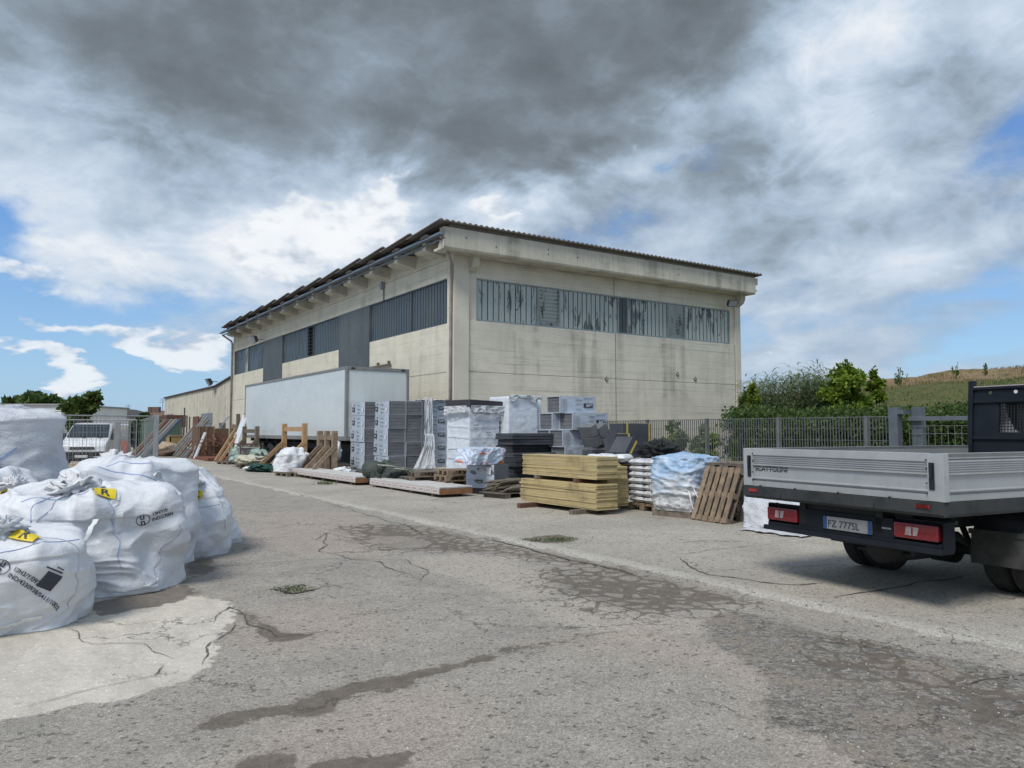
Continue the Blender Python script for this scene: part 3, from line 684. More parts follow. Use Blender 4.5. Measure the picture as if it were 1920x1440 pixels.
def annex():
    t = thing('annex', 'low cream concrete annex behind the far end of the large warehouse', 'building', (WX, LY1 + .3, 0))
    w = MB(); x0 = WX + .02; ya, yb = LY1 + .3, 91.0
    ym = y_at(403, x0)
    w.add([(x, y, z) for x in (x0, x0 + .3) for y, z in ((ya, 0), (yb, 0), (yb, 5.15), (ym, 5.25), (ya, 5.75))], [(0, 1, 2, 3, 4), (9, 8, 7, 6, 5), (1, 6, 7, 2), (2, 7, 8, 3), (3, 8, 9, 4), (0, 5, 6, 1)])
    w.box(x0 + .3, x0 + 12, yb - .3, yb, 0, 5.15)
    bw(w, 'wall', CA, t)
    w = MB(); n = int((yb - ym) / 1.2)
    for i in range(n): y = ym + (yb - ym) * i / n; w.box(x0 - .012, x0 + .01, y, y + .06, 0, 5.12)
    bw(w, 'pilaster', CA, t)
    w = MB(); w.beam((x0 + .1, yb + .1, 5.22), (x0 + .1, ym, 5.32), .5, .12); w.beam((x0 + .1, ym, 5.32), (x0 + .1, ya, 5.83), .5, .12); bw(w, 'roof', mat('brown_edge', (.07, .045, .04), None, .7, var=0), t)
    for u0, u1, v0, v1, top in ((313, 324, 776, 830, .5), (378, 397, 774, 830, .9)):
        y0, y1 = y_at(u0, x0), y_at(u1, x0); z1 = z_at(v0, x0, y1)
        w = MB(); w.box(x0 - .03, x0 + .05, y1, y0, 0, z1 - top); o = bw(w, 'door', mat('steel_door', (.16, .19, .24), (.2, .23, .27), .6, var=0), t)
        w = MB(); w.box(x0 - .06, x0 + .05, y1 - .15, y0 + .15, z1 - top, z1); q = bw(w, 'lintel', mat('lintel_grey', (.2, .235, .26), None, .6, var=0), t); q.parent = o; q.matrix_parent_inverse = Matrix()
    y0, y1 = y_at(411, x0), y_at(423, x0)
    w = MB(); w.box(x0 - .02, x0 + .05, y1, y0, z_at(818, x0, y0), z_at(793, x0, y0)); o = bw(w, 'window', mat('dull_pane', (.06, .055, .05), None, .4, var=0), t)
    w = MB(); w.box(x0 - .1, x0 + .0, y1 - .1, y0 + .1, z_at(820, x0, y0), z_at(818, x0, y0)); q = bw(w, 'sill', CC, t); q.parent = o; q.matrix_parent_inverse = Matrix()
    y = y_at(403, x0); floodlight(t, Vector((x0 - .5, y, 5.7)), R(90), 1.8, -30)
    return t
warehouse(); annex()
# ================================================================ FENCE AND GATE
FX = 14.25
FST = mat('galvanised_fence', (.12, .13, .13), (.165, .175, .175), .6, 4, metal=.25, var=0)
def fence():
    pst = [y_at(u, FX) for u in (1214, 1325, 1457, 1625)]; pit = (pst[0] - pst[3]) / 3
    ys = [pst[0] + pit * 2, pst[0] + pit] + [pst[0] - pit * i for i in range(5)]
    yend = ys[-1]; ys = ys[:-1]; gy = y_at(1668, FX)
    ys.append(gy)
    t = thing('steel_fence', 'grey steel bar fence running from the warehouse corner past the goods to the gate', 'fence', (FX, ys[0], 0))
    for y in ys[:-1]:
        q = MB(); q.box(FX - .035, FX + .035, y - .035, y + .035, 0, 1.9); bw(q, 'post', FST, t)
    for a, b in zip(ys[:-1], ys[1:]):
        q = MB(); n = max(1, int(abs(a - b) / .066)); 
        for i in range(1, n): y = a + (b - a) * i / n; q.box(FX - .012, FX + .012, y - .003, y + .003, .12, 1.87)
        for z in (.12, .55, .98, 1.41, 1.65): q.box(FX - .004, FX + .004, b + .03, a - .03, z - .004, z + .004)
        q.box(FX - .012, FX + .012, b + .03, a - .03, 1.87, 1.885); q.box(FX - .012, FX + .012, b + .03, a - .03, .105, .12)
        bw(q, 'bar_panel', FST, t)
    q = MB(); q.box(FX - .12, FX + .12, gy, ys[0] + .1, -.05, .1); bw(q, 'kerb', CG, t)
    return gy
gy = fence()
def gate(gy):
    GT = mat('gate_steel', (.095, .115, .13), (.125, .145, .16), .55, 3, metal=.2, var=0)
    t = thing('gate_frame', 'pair of grey square steel gate columns at the end of the bar fence', 'gate post', (FX, gy, 0))
    for y, dx in ((gy - .12, 0), (gy - .42, .28)):
        q = MB(); q.box(FX + dx - .09, FX + dx + .09, y - .09, y + .09, 0, 2.05); bw(q, 'column', GT, t, bevel=.006)
    q = MB(); q.box(FX - .085, FX + .365, gy - .33, gy - .21, 1.92, 2.0); bw(q, 'guide', GT, t)
    t = thing('sliding_gate', 'grey mesh sliding gate with thick top beam behind the flatbed', 'gate', (FX + .28, gy - .5, 0))
    q = MB(); x = FX + .16; y0, y1 = gy - .3, gy - 7.5
    q.box(x - .05, x + .05, y1, y0, 1.79, 1.87); q.box(x - .05, x + .05, y1, y0, .1, .25); bw(q, 'rail', GT, t, bevel=.004)
    q = MB(); n = 60
    for i in range(n): y = y0 + (y1 - y0) * i / n; q.box(x - .004, x + .004, y - .004, y + .004, .25, 1.70)
    for z in (.5, .85, 1.2, 1.55, 1.695): q.box(x - .006, x + .002, y1, y0, z - .005, z + .005)
    bw(q, 'mesh_panel', FST, t)
gate(gy)
# ================================================================ TRAILER
def trailer():
    t = thing('box_trailer', 'long white box semi-trailer parked along the warehouse wall', 'trailer', (10.4, 26.8, 0))
    L, W = 14.2, 2.56; Z0, Z1 = 1.24, 3.98
    PAN = mat('white_panel', (.56, .60, .61), (.50, .545, .56), .32, .8, (1, .25, 1), var=0, bstr=0, dirt=((.62, .66, .68), .8))
    PAN2 = mat('white_rear', (.60, .63, .61), (.56, .60, .58), .35, 1.5, (3, 3, .3), var=0, bstr=0)
    AL = mat('grey_trim', (.20, .20, .195), (.25, .25, .24), .5, 3, metal=.2, var=0)
    DK = mat('chassis_black', (.022, .022, .023), None, .8, var=0); TY = mat('trailer_tyre', (.025, .025, .026), None, .9, var=0)
    q = MB(); q.box(.02, W - .02, .06, L, Z0 + .1, Z1 - .04); q.build('body', PAN, t)
    q = MB(); q.box(.1, W - .1, -.0, .055, Z0 + .14, Z1 - .12); o = q.build('end_panel', PAN2, t, bevel=.01)
    q = MB(); q.box(0, .1, -.03, .12, Z0, Z1); q.box(W - .1, W, -.03, .12, Z0, Z1); q.box(.1, W - .1, -.03, .12, Z1 - .12, Z1); q.box(.1, W - .1, -.03, .12, Z0, Z0 + .14)
    q.box(-.01, .05, .12, L, Z1 - .09, Z1); q.box(W - .05, W + .01, .12, L, Z1 - .09, Z1); q.box(-.01, .05, .12, L, Z0, Z0 + .16); q.box(W - .05, W + .01, .12, L, Z0, Z0 + .16)
    q.box(-.01, .08, L - .05, L + .02, Z0, Z1); q.build('trim', AL, t, bevel=.008)
    for x in (.2, W - .34):
        q = MB(); q.box(x, x + .14, -.045, -.031, Z1 - .09, Z1 - .035); q.build('marker_lamp', DK, t)
    q = MB(); q.box(.5, .7, .3, L - .6, .85, Z0); q.box(W - .7, W - .5, .3, L - .6, .85, Z0); 
    for y in np.arange(.6, L - .5, 1.4): q.box(.1, W - .1, y, y + .08, 1.1, Z0)
    q.box(.35, .55, 2.6, 2.75, .05, 1.1); q.box(W - .55, W - .35, 2.6, 2.75, .05, 1.1); q.box(.25, .65, 2.5, 2.85, .0, .05)
    q.build('chassis', DK, t)
    for y in (8.9, 10.2, 11.5):
        for x in (.12, W - .42):
            q = MB(); q.lathe([(.30, 0), (.48, .03), (.52, .08), (.52, .24), (.48, .29), (.30, .31)], 28, Matrix.Translation((x, y, .52))); o = smooth_angle(q.build('wheel', TY, t))
            q = MB(); q.lathe([(0, .10), (.12, .10), (.14, .14), (.22, .15), (.3, .03), (.3, .27), (.22, .2), (0, .2)], 20, Matrix.Translation((x, y, .52))); q.build('rim', mat('wheel_rim', (.16, .16, .16), None, .6, var=0), o)
trailer()
# ================================================================ PLANTS AND HILL
def leafmat(name, c1, c2, c3=None, trans=.35):
    m, b = newmat(name); g = N('ShaderNodeNewGeometry')
    rp = N('ShaderNodeValToRGB'); put(rp.inputs[0], g.outputs['Random Per Island']); e = rp.color_ramp.elements
    e[0].color = c4(c1); e[1].color = c4(c3 or c2); x = e.new(.6); x.color = c4(c2)
    cl = NO(world_pos(), 1.1, 3, .5); hs = N('ShaderNodeHueSaturation'); put(hs.inputs['Color'], rp.outputs[0]); put(hs.inputs['Value'], M('MULTIPLY_ADD', cl, .9, .55))
    put(b.inputs['Base Color'], hs.outputs[0]); b.inputs['Roughness'].default_value = .55; b.inputs['Specular IOR Level'].default_value = .3
    tr = N('ShaderNodeBsdfTranslucent'); put(tr.inputs[0], hs.outputs[0]); mx = N('ShaderNodeMixShader'); mx.inputs[0].default_value = trans
    out = nt.nodes['Material Output']; nt.links.new(b.outputs[0], mx.inputs[1]); nt.links.new(tr.outputs[0], mx.inputs[2]); nt.links.new(mx.outputs[0], out.inputs[0])
    return m
def leaves(name, clumps, size, m, parent=None, seed=1, shell=.55, droop=0.0, long=1.5, gap=.0):
    """many small folded leaves through a set of ellipsoid clumps (x,y,z,rx,ry,rz,count)"""
    rg = np.random.default_rng(seed); VV = []; 
    for cx, cy, cz, rx, ry, rz, n in clumps:
        d = rg.normal(size=(n, 3)); d /= np.linalg.norm(d, axis=1)[:, None]
        r = (shell + (1 - shell) * rg.random(n)) ** 1.0; r = np.where(rg.random(n) < .25, r * rg.random(n), r)
        lump = 1 + .22 * np.sin(d[:, 0] * 5 + cx * 3) * np.sin(d[:, 1] * 6 + cy) + .15 * np.sin(d[:, 2] * 9 + cz * 5)
        c = d * (r * lump)[:, None] * np.array([rx, ry, rz]) + np.array([cx, cy, cz])
        if gap: keep = (np.sin(c[:, 0] * 3.1 + 1) * np.sin(c[:, 1] * 2.7) * np.sin(c[:, 2] * 3.7) > -gap); c = c[keep]; d = d[keep]
        k = len(c); a = rg.normal(size=(k, 3)); a += d * .7; a[:, 2] -= droop; a /= np.linalg.norm(a, axis=1)[:, None]
        b = np.cross(a, rg.normal(size=(k, 3)) + d); b /= np.linalg.norm(b, axis=1)[:, None] + 1e-9
        s = size * (.6 + .8 * rg.random(k))[:, None]; nn = np.cross(a, b) * s * .18
        VV.append(np.stack([c, c + a * s * long * .5 + b * s * .5 + nn, c + a * s * long, c + a * s * long * .5 - b * s * .5 + nn], 1))
    VV = np.concatenate(VV); n = len(VV)
    me = bpy.data.meshes.new(name); me.vertices.add(n * 4); me.vertices.foreach_set('co', VV.reshape(-1))
    me.loops.add(n * 4); me.loops.foreach_set('vertex_index', np.arange(n * 4)); me.polygons.add(n); me.polygons.foreach_set('loop_start', np.arange(0, n * 4, 4)); me.update(calc_edges=True)
    me.materials.append(m); o = bpy.data.objects.new(name, me); COL.objects.link(o); o.parent = parent
    return o
L_DARK = leafmat('leaf_dark', (.03, .06, .014), (.055, .10, .022), (.11, .165, .04))
L_MID = leafmat('leaf_mid', (.045, .075, .018), (.085, .13, .03), (.14, .19, .05))
L_BRT = leafmat('leaf_bright', (.095, .155, .015), (.16, .24, .025), (.25, .34, .05))
L_YEL = leafmat('leaf_yellowgreen', (.12, .17, .02), (.2, .27, .035), (.28, .34, .06))
L_LAUR = leafmat('leaf_laurel', (.12, .17, .045), (.22, .29, .09), (.36, .42, .18))
L_REED = leafmat('leaf_reed', (.10, .14, .065), (.17, .22, .11), (.27, .31, .18))
L_DRY = leafmat('leaf_dry', (.16, .11, .05), (.27, .2, .10), (.36, .28, .15))
BARK = mat('bark', (.10, .075, .05), (.055, .042, .03), .9, 5, (1, 1, .2))
HUS = np.array([1380, 1400, 1480, 1560, 1640, 1700, 1760, 1800, 1860, 1920, 2050, 2250, 2600, 3200])
HVS = np.array([735, 734, 727, 718, 704, 695, 688, 685, 681, 675, 664, 655, 655, 670])
def hill_h(u, dep):
    """height of the bank at a bearing and distance"""
    dr = 52 - 6 * np.clip((u - 1560) / 400, 0, 1); v = np.interp(u, HUS, HVS)
    a = np.arctan((720 - v) / FPX) + PITCH; hr = EYE + np.tan(a) * dr
    t = np.clip((dep - 23.0) / (dr - 23.0), 0, 1); s = t ** .8 * (1 - .08 * np.sin(t * 9))
    h = hr * s
    over = np.clip((dep - dr) / 30, 0, 1)
    return h * (1 - .35 * over * over)
def hill():
    us = np.linspace(1392, 3400, 190); ds = np.concatenate([np.linspace(22.5, 54, 90), np.linspace(55, 130, 14)])
    vs = []; 
    for d in ds:
        for u in us:
            x, y = at_depth(u, d); h = float(hill_h(u, d)) + .22 * noise.noise(Vector((x * .25, y * .25, 0))) + .10 * noise.noise(Vector((x, y, 3)))
            vs.append((x, y, h - .15))
    n = len(us); fs = [(j * n + i, j * n + i + 1, (j + 1) * n + i + 1, (j + 1) * n + i) for j in range(len(ds) - 1) for i in range(n - 1)]
    q = MB(); q.add(vs, fs); m, b = newmat('grassy_bank'); P = world_pos()
    z = N('ShaderNodeSeparateXYZ'); put(z.inputs[0], P); nz = NO(P, .28, 8, .7, .6)
    hi = SM(M('ADD', z.outputs[2], M('MULTIPLY', M('SUBTRACT', nz, .5), 3.2)), 3.9, 4.7)
    g = MIX(SM(NO(P, 2.2, 8, .7), .35, .65), (.115, .13, .045, 1), (.19, .20, .085, 1)); g = MIX(SM(NO(P, .6, 6, .7), .48, .66), g, (.19, .17, .085, 1))
    br = MIX(SM(NO(P, 1.7, 9, .75), .35, .65), (.30, .205, .12, 1), (.40, .30, .18, 1)); br = MIX(SM(NO(P, .5, 7, .7), .5, .62), br, (.21, .19, .09, 1))
    put(b.inputs['Base Color'], MIX(hi, g, br)); b.inputs['Roughness'].default_value = .95; b.inputs['Specular IOR Level'].default_value = .1
    bump(b, NO(P, 5, 9, .8), 1, .25)
    o = q.build('hill', m, smooth=True); tag(o, kind='structure')
hill()
def hz(x, y):
    dep = x * math.sin(YAW) + y * math.cos(YAW); cx = x * math.cos(YAW) - y * math.sin(YAW)
    u = 960 + cx / dep * FPX; return max(0.0, float(hill_h(u, dep)) - .1) if dep > 23 and u > 1392 else 0.0
def blades(name, n, fn, h, w, m, label, seed=4, lean=.25):
    """n grass or reed blades, each a bent tapering strip; fn gives a foot point"""
    rr = random.Random(seed); vs = []; fs = []
    for i in range(n):
        p = fn(rr); 
        if p is None: continue
        hh = h * rr.uniform(.5, 1.15) * p[3]; a = rr.uniform(0, 6.28); l = lean * rr.random() * hh; ww = w * rr.uniform(.7, 1.3)
        dx, dy = math.cos(a), math.sin(a); sx, sy = -dy * ww, dx * ww; k = len(vs)
        for t, q in ((0, 1), (.45, 1), (.8, .8)):
            o = l * t * t; vs.append((p[0] + dx * o - sx * q, p[1] + dy * o - sy * q, p[2] + hh * t)); vs.append((p[0] + dx * o + sx * q, p[1] + dy * o + sy * q, p[2] + hh * t))
        vs.append((p[0] + dx * l * 1.5, p[1] + dy * l * 1.5, p[2] + hh * (1 - .25 * l / hh)))
        fs += [(k, k + 1, k + 3, k + 2), (k + 2, k + 3, k + 5, k + 4), (k + 4, k + 5, k + 6)]
    q = MB(); q.v = vs; q.f = fs; me = bpy.data.meshes.new(name); me.from_pydata(vs, [], fs); me.materials.append(m)
    o = bpy.data.objects.new(name, me); COL.objects.link(o); tag(o, label, 'grass', kind='stuff'); return o
def foot_hill(rr, u0, u1, d0, d1, k=1.0):
    u, d = rr.uniform(u0, u1), rr.uniform(d0, d1); x, y = at_depth(u, d); return (x, y, hz(x, y) - .12, k * (.6 + .8 * abs(noise.noise(Vector((x * .4, y * .4, 0))))))
blades('grass', 5000, lambda r: foot_hill(r, 1400, 1935, 24, 46, .8), .34, .014, L_MID, 'rough green grass covering the lower and middle bank', 5)
blades('dry_grass', 5000, lambda r: foot_hill(r, 1480, 1935, 40, 49, .6), .4, .014, L_DRY, 'dry brown grass along the top of the bank', 6)
# reed bed: stems with arching leaves
def reeds():
    rr = random.Random(9); vs = []; fs = []
    for i in range(620):
        u = rr.uniform(1396, 1562) if i > 40 else rr.uniform(1535, 1552); d = rr.uniform(29.5, 36)
        x, y = at_depth(u, d); z = hz(x, y) - .1
        vt = np.interp(u, [1396, 1430, 1470, 1510, 1560], [728, 716, 710, 702, 712]) + rr.gauss(4, 10); 
        if i < 10: vt = rr.uniform(662, 690)
        H = max(.8, z_at(vt, x, y) - z); lx, ly = rr.gauss(0, .12) * H, rr.gauss(0, .12) * H; k = len(vs)
        for t in (0, .5, 1): 
            w = .012 * (1 - .7 * t)
            vs += [(x + lx * t * t - w, y + ly * t * t, z + H * t), (x + lx * t * t + w, y + ly * t * t + w, z + H * t)]
        fs += [(k, k + 1, k + 3, k + 2), (k + 2, k + 3, k + 5, k + 4)]
        for j in range(rr.randint(9, 13)):
            t = rr.uniform(.15, 1); a = rr.uniform(0, 6.28); L = rr.uniform(.3, .62); bx, by, bz = x + lx * t * t, y + ly * t * t, z + H * t
            dx, dy = math.cos(a), math.sin(a); w = rr.uniform(.018, .03); k = len(vs); up = rr.uniform(.35, 1.1)
            for s, q in ((0, .5), (.4, 1), (.75, .7)):
                rz_ = up * L * (s - .75 * s * s); vs += [(bx + dx * L * s - dy * w * q, by + dy * L * s + dx * w * q, bz + rz_), (bx + dx * L * s + dy * w * q, by + dy * L * s - dx * w * q, bz + rz_)]
            vs.append((bx + dx * L, by + dy * L, bz + up * L * .15)); fs += [(k, k + 1, k + 3, k + 2), (k + 2, k + 3, k + 5, k + 4), (k + 4, k + 5, k + 6)]
    me = bpy.data.meshes.new('reeds'); me.from_pydata(vs, [], fs); me.materials.append(L_REED); o = bpy.data.objects.new('reeds', me); COL.objects.link(o)
    tag(o, 'tall grey green reeds growing on the bank right of the warehouse', 'reeds', kind='stuff')
reeds()
# creeper-covered hedge behind the fence
def hedge():
    cl = []; rr = random.Random(2)
    for i in range(150):
        u = rr.uniform(1398, 1990); d = rr.uniform(19.5, 24.5); x, y = at_depth(u, d)
        if x < 15.6: continue
        vt = np.interp(u, [1398, 1450, 1550, 1650, 1700, 1800, 1950], [758, 763, 768, 766, 763, 758, 755]) + rr.gauss(3, 4)
        H = z_at(vt, x, y); 
        for zc in (H - .45, H * .5, .4): cl.append((x, y, zc, .75, .75, .5, 430))
    o = leaves('hedge', cl, .062, L_DARK, None, 3, shell=.5, gap=.9); 
    tag(o, 'dense dark green creeper and bramble thicket behind the bar fence', 'hedge', kind='stuff')
    cl = [(c[0], c[1], c[2] + .12, .7, .7, .35, 110) for c in cl[::3]]; o = leaves('bramble', cl, .06, L_MID, None, 8); tag(o, 'lighter green bramble shoots on top of the dark thicket', 'brambles', kind='stuff')
    # back wall of foliage climbing the foot of the bank
    cl = []
    for i in range(45):
        u = rr.uniform(1400, 1960); d = rr.uniform(23, 25); x, y = at_depth(u, d); z = hz(x, y); cl.append((x, y, z + .3, .9, .9, .5, 200))
    o = leaves('undergrowth', cl, .1, L_DARK, None, 12); tag(o, 'dark undergrowth at the foot of the grassy bank', 'undergrowth', kind='stuff')
hedge()
def bush(name, label, cat, u, dep, vtop, wpx, m, n, seed, size, group=None, trunk=True, zbase=None, extra=()):
    x, y = at_depth(u, dep); z0 = hz(x, y) if zbase is None else zbase; H = z_at(vtop, x, y) - z0; W = wpx / FPX * dep / 2
    t = thing(name, label, cat, (x, y, z0), 0, group); rr = random.Random(seed); cl = []
    q = MB()
    for i in range(n):
        a = rr.uniform(0, 6.28); r = W * .62 * math.sqrt(rr.random()); zz = H * rr.uniform(.28, .86); k = 1 - .45 * abs(zz / H - .45)
        cx, cy = r * k * math.cos(a), r * k * math.sin(a); s = W * rr.uniform(.26, .42); cl.append((cx, cy, zz, s, s, s * .75, 480))
        q.tube([(0, 0, 0), (cx * .3, cy * .3, zz * .45), (cx, cy, zz)], [.035 * H / 2, .02 * H / 2, .006], 6)
    cl.append((0, 0, H * .92, W * .2, W * .2, H * .1, 160))
    q.build('trunk', BARK, t); leaves('crown', cl, size, m, t, seed, shell=.4)
    return t
bush('young_tree', 'bright green young tree with broad leaves on the bank beside the reeds', 'tree', 1590, 29, 682, 112, L_BRT, 26, 5, .11)
bush('shrub', 'small light green shrub leaning right beside the bright young tree', 'shrub', 1640, 30, 693, 48, L_BRT, 7, 6, .10)
bush('sapling', 'slim yellow green sapling right beside the warehouse corner', 'shrub', 1412, 27, 722, 40, L_YEL, 9, 7, .11)
bush('dark_shrub', 'dark green shrub against the right warehouse corner behind the fence', 'shrub', 1402, 29, 738, 36, L_MID, 9, 17, .11)
for i, (u, v, w) in enumerate(((1690, 684, 20), (1795, 674, 16), (1852, 676, 10))):
    x, y = at_depth(u, 45.5); z0 = hz(x, y) - .3; H = z_at(v, x, y) - z0; q = MB(); rr = random.Random(i + 50)
    t = thing('weed', ['widest weed clump silhouetted on the ridge right of the young tree', 'middle weed clump sticking up on the ridge', 'small weed on the ridge nearest the truck cab'][i], 'weed', (x, y, z0), 0, 'weeds on the ridge')
    for k in range(9 if i == 0 else 5):
        a, b = rr.gauss(0, w / 95), rr.gauss(0, w / 95); h = H * rr.uniform(.6, 1); q.tube([(a * .2, b * .2, 0), (a * .7, b * .7, h * .6), (a, b, h)], [.02, .015, .006], 5)
        for e in range(7): zz = h * rr.uniform(.35, 1); f = zz / h; aa = rr.uniform(0, 6.28); r = .3 * (1.2 - f); q.add([(a * f, b * f, zz), (a * f + r * math.cos(aa) * .5 - .04, b * f + r * math.sin(aa) * .5, zz + .14), (a * f + r * math.cos(aa), b * f + r * math.sin(aa), zz + .12), (a * f + r * math.cos(aa) * .5 + .04, b * f + r * math.sin(aa) * .5, zz + .06)], [(0, 1, 2, 3)])
    q.build('stems', L_MID, t)
def laurel(u, v, w, dep, label, seed):
    return bush('laurel_bush', label, 'bush', u, dep, v, w, L_LAUR, 14, seed, .1, 'bushes behind the fence', zbase=0)
laurel(1262, 794, 74, 24.5, 'larger light green laurel bush behind the fence before the gable', 41); laurel(1320, 802, 58, 23.8, 'smaller yellowish laurel bush behind the fence before the gable', 42)
cl = []; rr = random.Random(77)
for i in range(26):
    y = rr.uniform(13, 22); cl.append((FX + rr.uniform(.3, 1.2), y, .28, .45, .5, .33, 160))
tag(leaves('weeds', cl, .07, L_MID, None, 15), 'low green weeds growing along the foot of the fence', 'weeds', kind='stuff')
def tuft(u, v, n, r, h, label, seed):
    c = on_ground(u, v)
    blades('weed_tuft', n, lambda q: (c.x + q.gauss(0, r), c.y + q.gauss(0, r), -.01, 1), h, .004, L_MID, label, seed, .8)
tuft(1050, 1012, 200, .15, .045, 'green weed tuft in the slab hollow near the kerb line', 3); tuft(1000, 1013, 90, .12, .03, 'short weeds left of the slab hollow', 4)
tuft(610, 908, 200, .15, .12, 'yellow green weed tuft beside the long flat carton', 5); tuft(548, 1104, 110, .09, .028, 'small green weeds inside the drain opening', 6)
# ================================================================ FAR LEFT BACKGROUND
WHT = mat('white_render', (.74, .75, .73), (.66, .67, .66), .8, .6, var=0)
TILE = mat('brown_tiles', (.13, .075, .055), (.19, .11, .08), .9, 3, (1, 1, 4), var=0)
PLAS = mat('cream_render', (.40, .36, .29), (.35, .31, .25), .9, .6, var=0)
PANE = mat('far_pane', (.04, .05, .06), None, .2, bstr=0, var=0)
def cam_frame(u, dep):
    x, y = at_depth(u, dep); return x, y
def far_shed():
    x, y = cam_frame(60, 70); t = thing('white_shed', 'flat roofed white shed far left behind the big bags', 'building', (x, y, 0), -YAW)
    h = z_at(757, x, y); q = MB(); q.box(-7, 2.6, 0, 12, 0, h - .15); q.build('wall', WHT, t)
    q = MB(); q.box(-7.2, 2.75, -.2, 12.2, h - .15, h); q.build('roof', mat('shed_roof', (.3, .3, .29), None, .7, var=0), t)
    q = MB(); [q.box(-7, 2.6, -.03, .0, h - z, h - z + .04) for z in (.7, 1.3, 1.9, 2.5)]; q.build('cladding_joint', mat('joint_grey', (.3, .31, .31), None, .8, var=0), t)
def gabled():
    x, y = cam_frame(180, 95); t = thing('gabled_building', 'pale gabled building behind the mesh fence and the small tree', 'building', (x, y, 0), -YAW + .15)
    h0, h1 = z_at(778, x, y), z_at(765, x, y); q = MB(); w = 4.2
    q.prism([(-w, 0), (w, 0), (w, h0 - .1), (0, h1), (-w, h0 + .2)], 0, 14, 'y'); q.build('wall', PLAS, t)
    q = MB(); q.beam((-w - .3, 7, h0 + .1), (0, 7, h1 + .1), 14.6, .16, up=(0, 0, 1)); q.beam((0, 7, h1 + .1), (w + .3, 7, h0 - .2), 14.6, .16); q.build('roof', mat('dark_roof', (.06, .055, .055), None, .8, var=0), t)
    for a in (-2.2, 1.2): q = MB(); q.box(a, a + 1, -.05, .03, 1.6, 2.7); q.build('window', PANE, t)
def house(u, dep, wpx, v0, v1, label, seed):
    x, y = cam_frame(u, dep); w = wpx / FPX * dep / 2; h0, h1 = z_at(v0, x, y), z_at(v1, x, y)
    t = thing('tiled_house', label, 'house', (x, y, 0), -YAW - .1, 'houses with brown roofs')
    q = MB(); q.box(-w, w, 0, 12, 0, h0); q.build('wall', PLAS, t)
    q = MB(); e = .6; q.add([(-w - e, -e, h0), (w + e, -e, h0), (w + e, 12 + e, h0), (-w - e, 12 + e, h0), (-w * .45, 6, h1), (w * .45, 6, h1), (-w - e, -e, h0 - .15), (w + e, -e, h0 - .15)],
                          [(0, 1, 5, 4), (1, 2, 5), (2, 3, 4, 5), (3, 0, 4), (0, 6, 7, 1)]); r = q.build('roof', TILE, t)
    rr = random.Random(seed)
    for i in range(3):
        a = rr.uniform(-w * .6, w * .6); q = MB(); q.box(a, a + .6, 4, 4.6, h0, h1 + .5); q.build('chimney', mat('chimney_brick', (.16, .11, .09), None, .9, var=0), r)
    a = rr.uniform(-w * .3, w * .3); q = MB(); q.tube([(a, 6, h1 - .3), (a, 6, h1 + 1.8)], .03, 5); [q.tube([(a - .5, 6, h1 + z), (a + .5, 6, h1 + z)], .02, 5) for z in (1.2, 1.45, 1.7)]; q.build('antenna', GDK, t)
    for a in np.arange(-w + .8, w - 1, 2.6): q = MB(); q.box(a, a + 1, -.04, .03, h0 - 1.9, h0 - .7); q.build('window', PANE, t)
far_shed(); gabled(); house(256, 105, 78, 782, 768, 'wide brown tiled house with chimneys and antenna at the end of the yard', 3); house(200, 118, 50, 790, 778, 'low brown roofed house left of the wide one', 4)
def far_tree(u, dep, vtop, wpx, label, seed, m, n=22, size=.35, low=.35):
    x, y = at_depth(u, dep); H = z_at(vtop, x, y); W = wpx / FPX * dep / 2
    t = thing('tree', label, 'tree', (x, y, 0), 0, 'trees at the far end'); rr = random.Random(seed); q = MB(); cl = []
    q.tube([(0, 0, 0), (.1, 0, H * .4), (0, .1, H * .8)], [W * .09, W * .06, W * .02], 8)
    for i in range(n):
        a = rr.uniform(0, 6.28); r = W * .72 * math.sqrt(rr.random()); zz = H * rr.uniform(low, .88) ; zz -= H * .12 * (r / W) ** 2
        c = (r * math.cos(a), r * math.sin(a), zz); s = W * rr.uniform(.22, .36); cl.append(c + (s, s, s * .7, 420)); q.tube([(0, 0, H * .35), (c[0] * .5, c[1] * .5, zz * .8), c], [W * .03, W * .02, .01], 5)
    q.build('trunk', BARK, t); leaves('crown', cl, size, m, t, seed, shell=.5, gap=.8)
far_tree(62, 85, 736, 112, 'broad dark umbrella shaped tree behind the white shed', 3, L_DARK, 34, .42, .55)
far_tree(146, 60, 752, 52, 'small green tree with uneven branches left of the gabled building', 8, L_MID, 8, .24, .3)
def wisp(u, dep, vt, wpx, label, seed):
    x, y = at_depth(u, dep); H = z_at(vt, x, y); t = thing('branchy_tree', label, 'tree', (x, y, 0), 0, 'trees at the far end'); q = MB(); cl = []
    for i, (du, dv) in enumerate(((-26, 20), (-14, 10), (4, 12), (18, 2), (27, -1), (24, 14), (-2, 22), (10, 24))):
        a = du / FPX * dep; zz = z_at(vt + dv + 2, x, y); c = (a * math.cos(YAW), -a * math.sin(YAW), zz); q.tube([(0, 0, 0), (c[0] * .4, c[1] * .4, H * .6), c], [.14, .07, .02], 6)
        for k in range(3): f = 1 - .17 * k; cl.append((c[0] * f, c[1] * f, H * .55 + (zz - H * .55) * f, .34, .34, .26, 80))
    q.build('trunk', BARK, t); leaves('crown', cl, .26, L_MID, t, seed)
wisp(150, 58, 741, 60, 'sparse tree with long leafy branches reaching right above the fence', 21)
far_tree(262, 62, 768, 36, 'small dark tree in front of the wide brown tiled house', 9, L_DARK, 12, .26, .25)
far_tree(108, 88, 772, 40, 'dark tree half hidden between shed and gabled building', 10, L_DARK, 12, .35, .25)
q_ = None
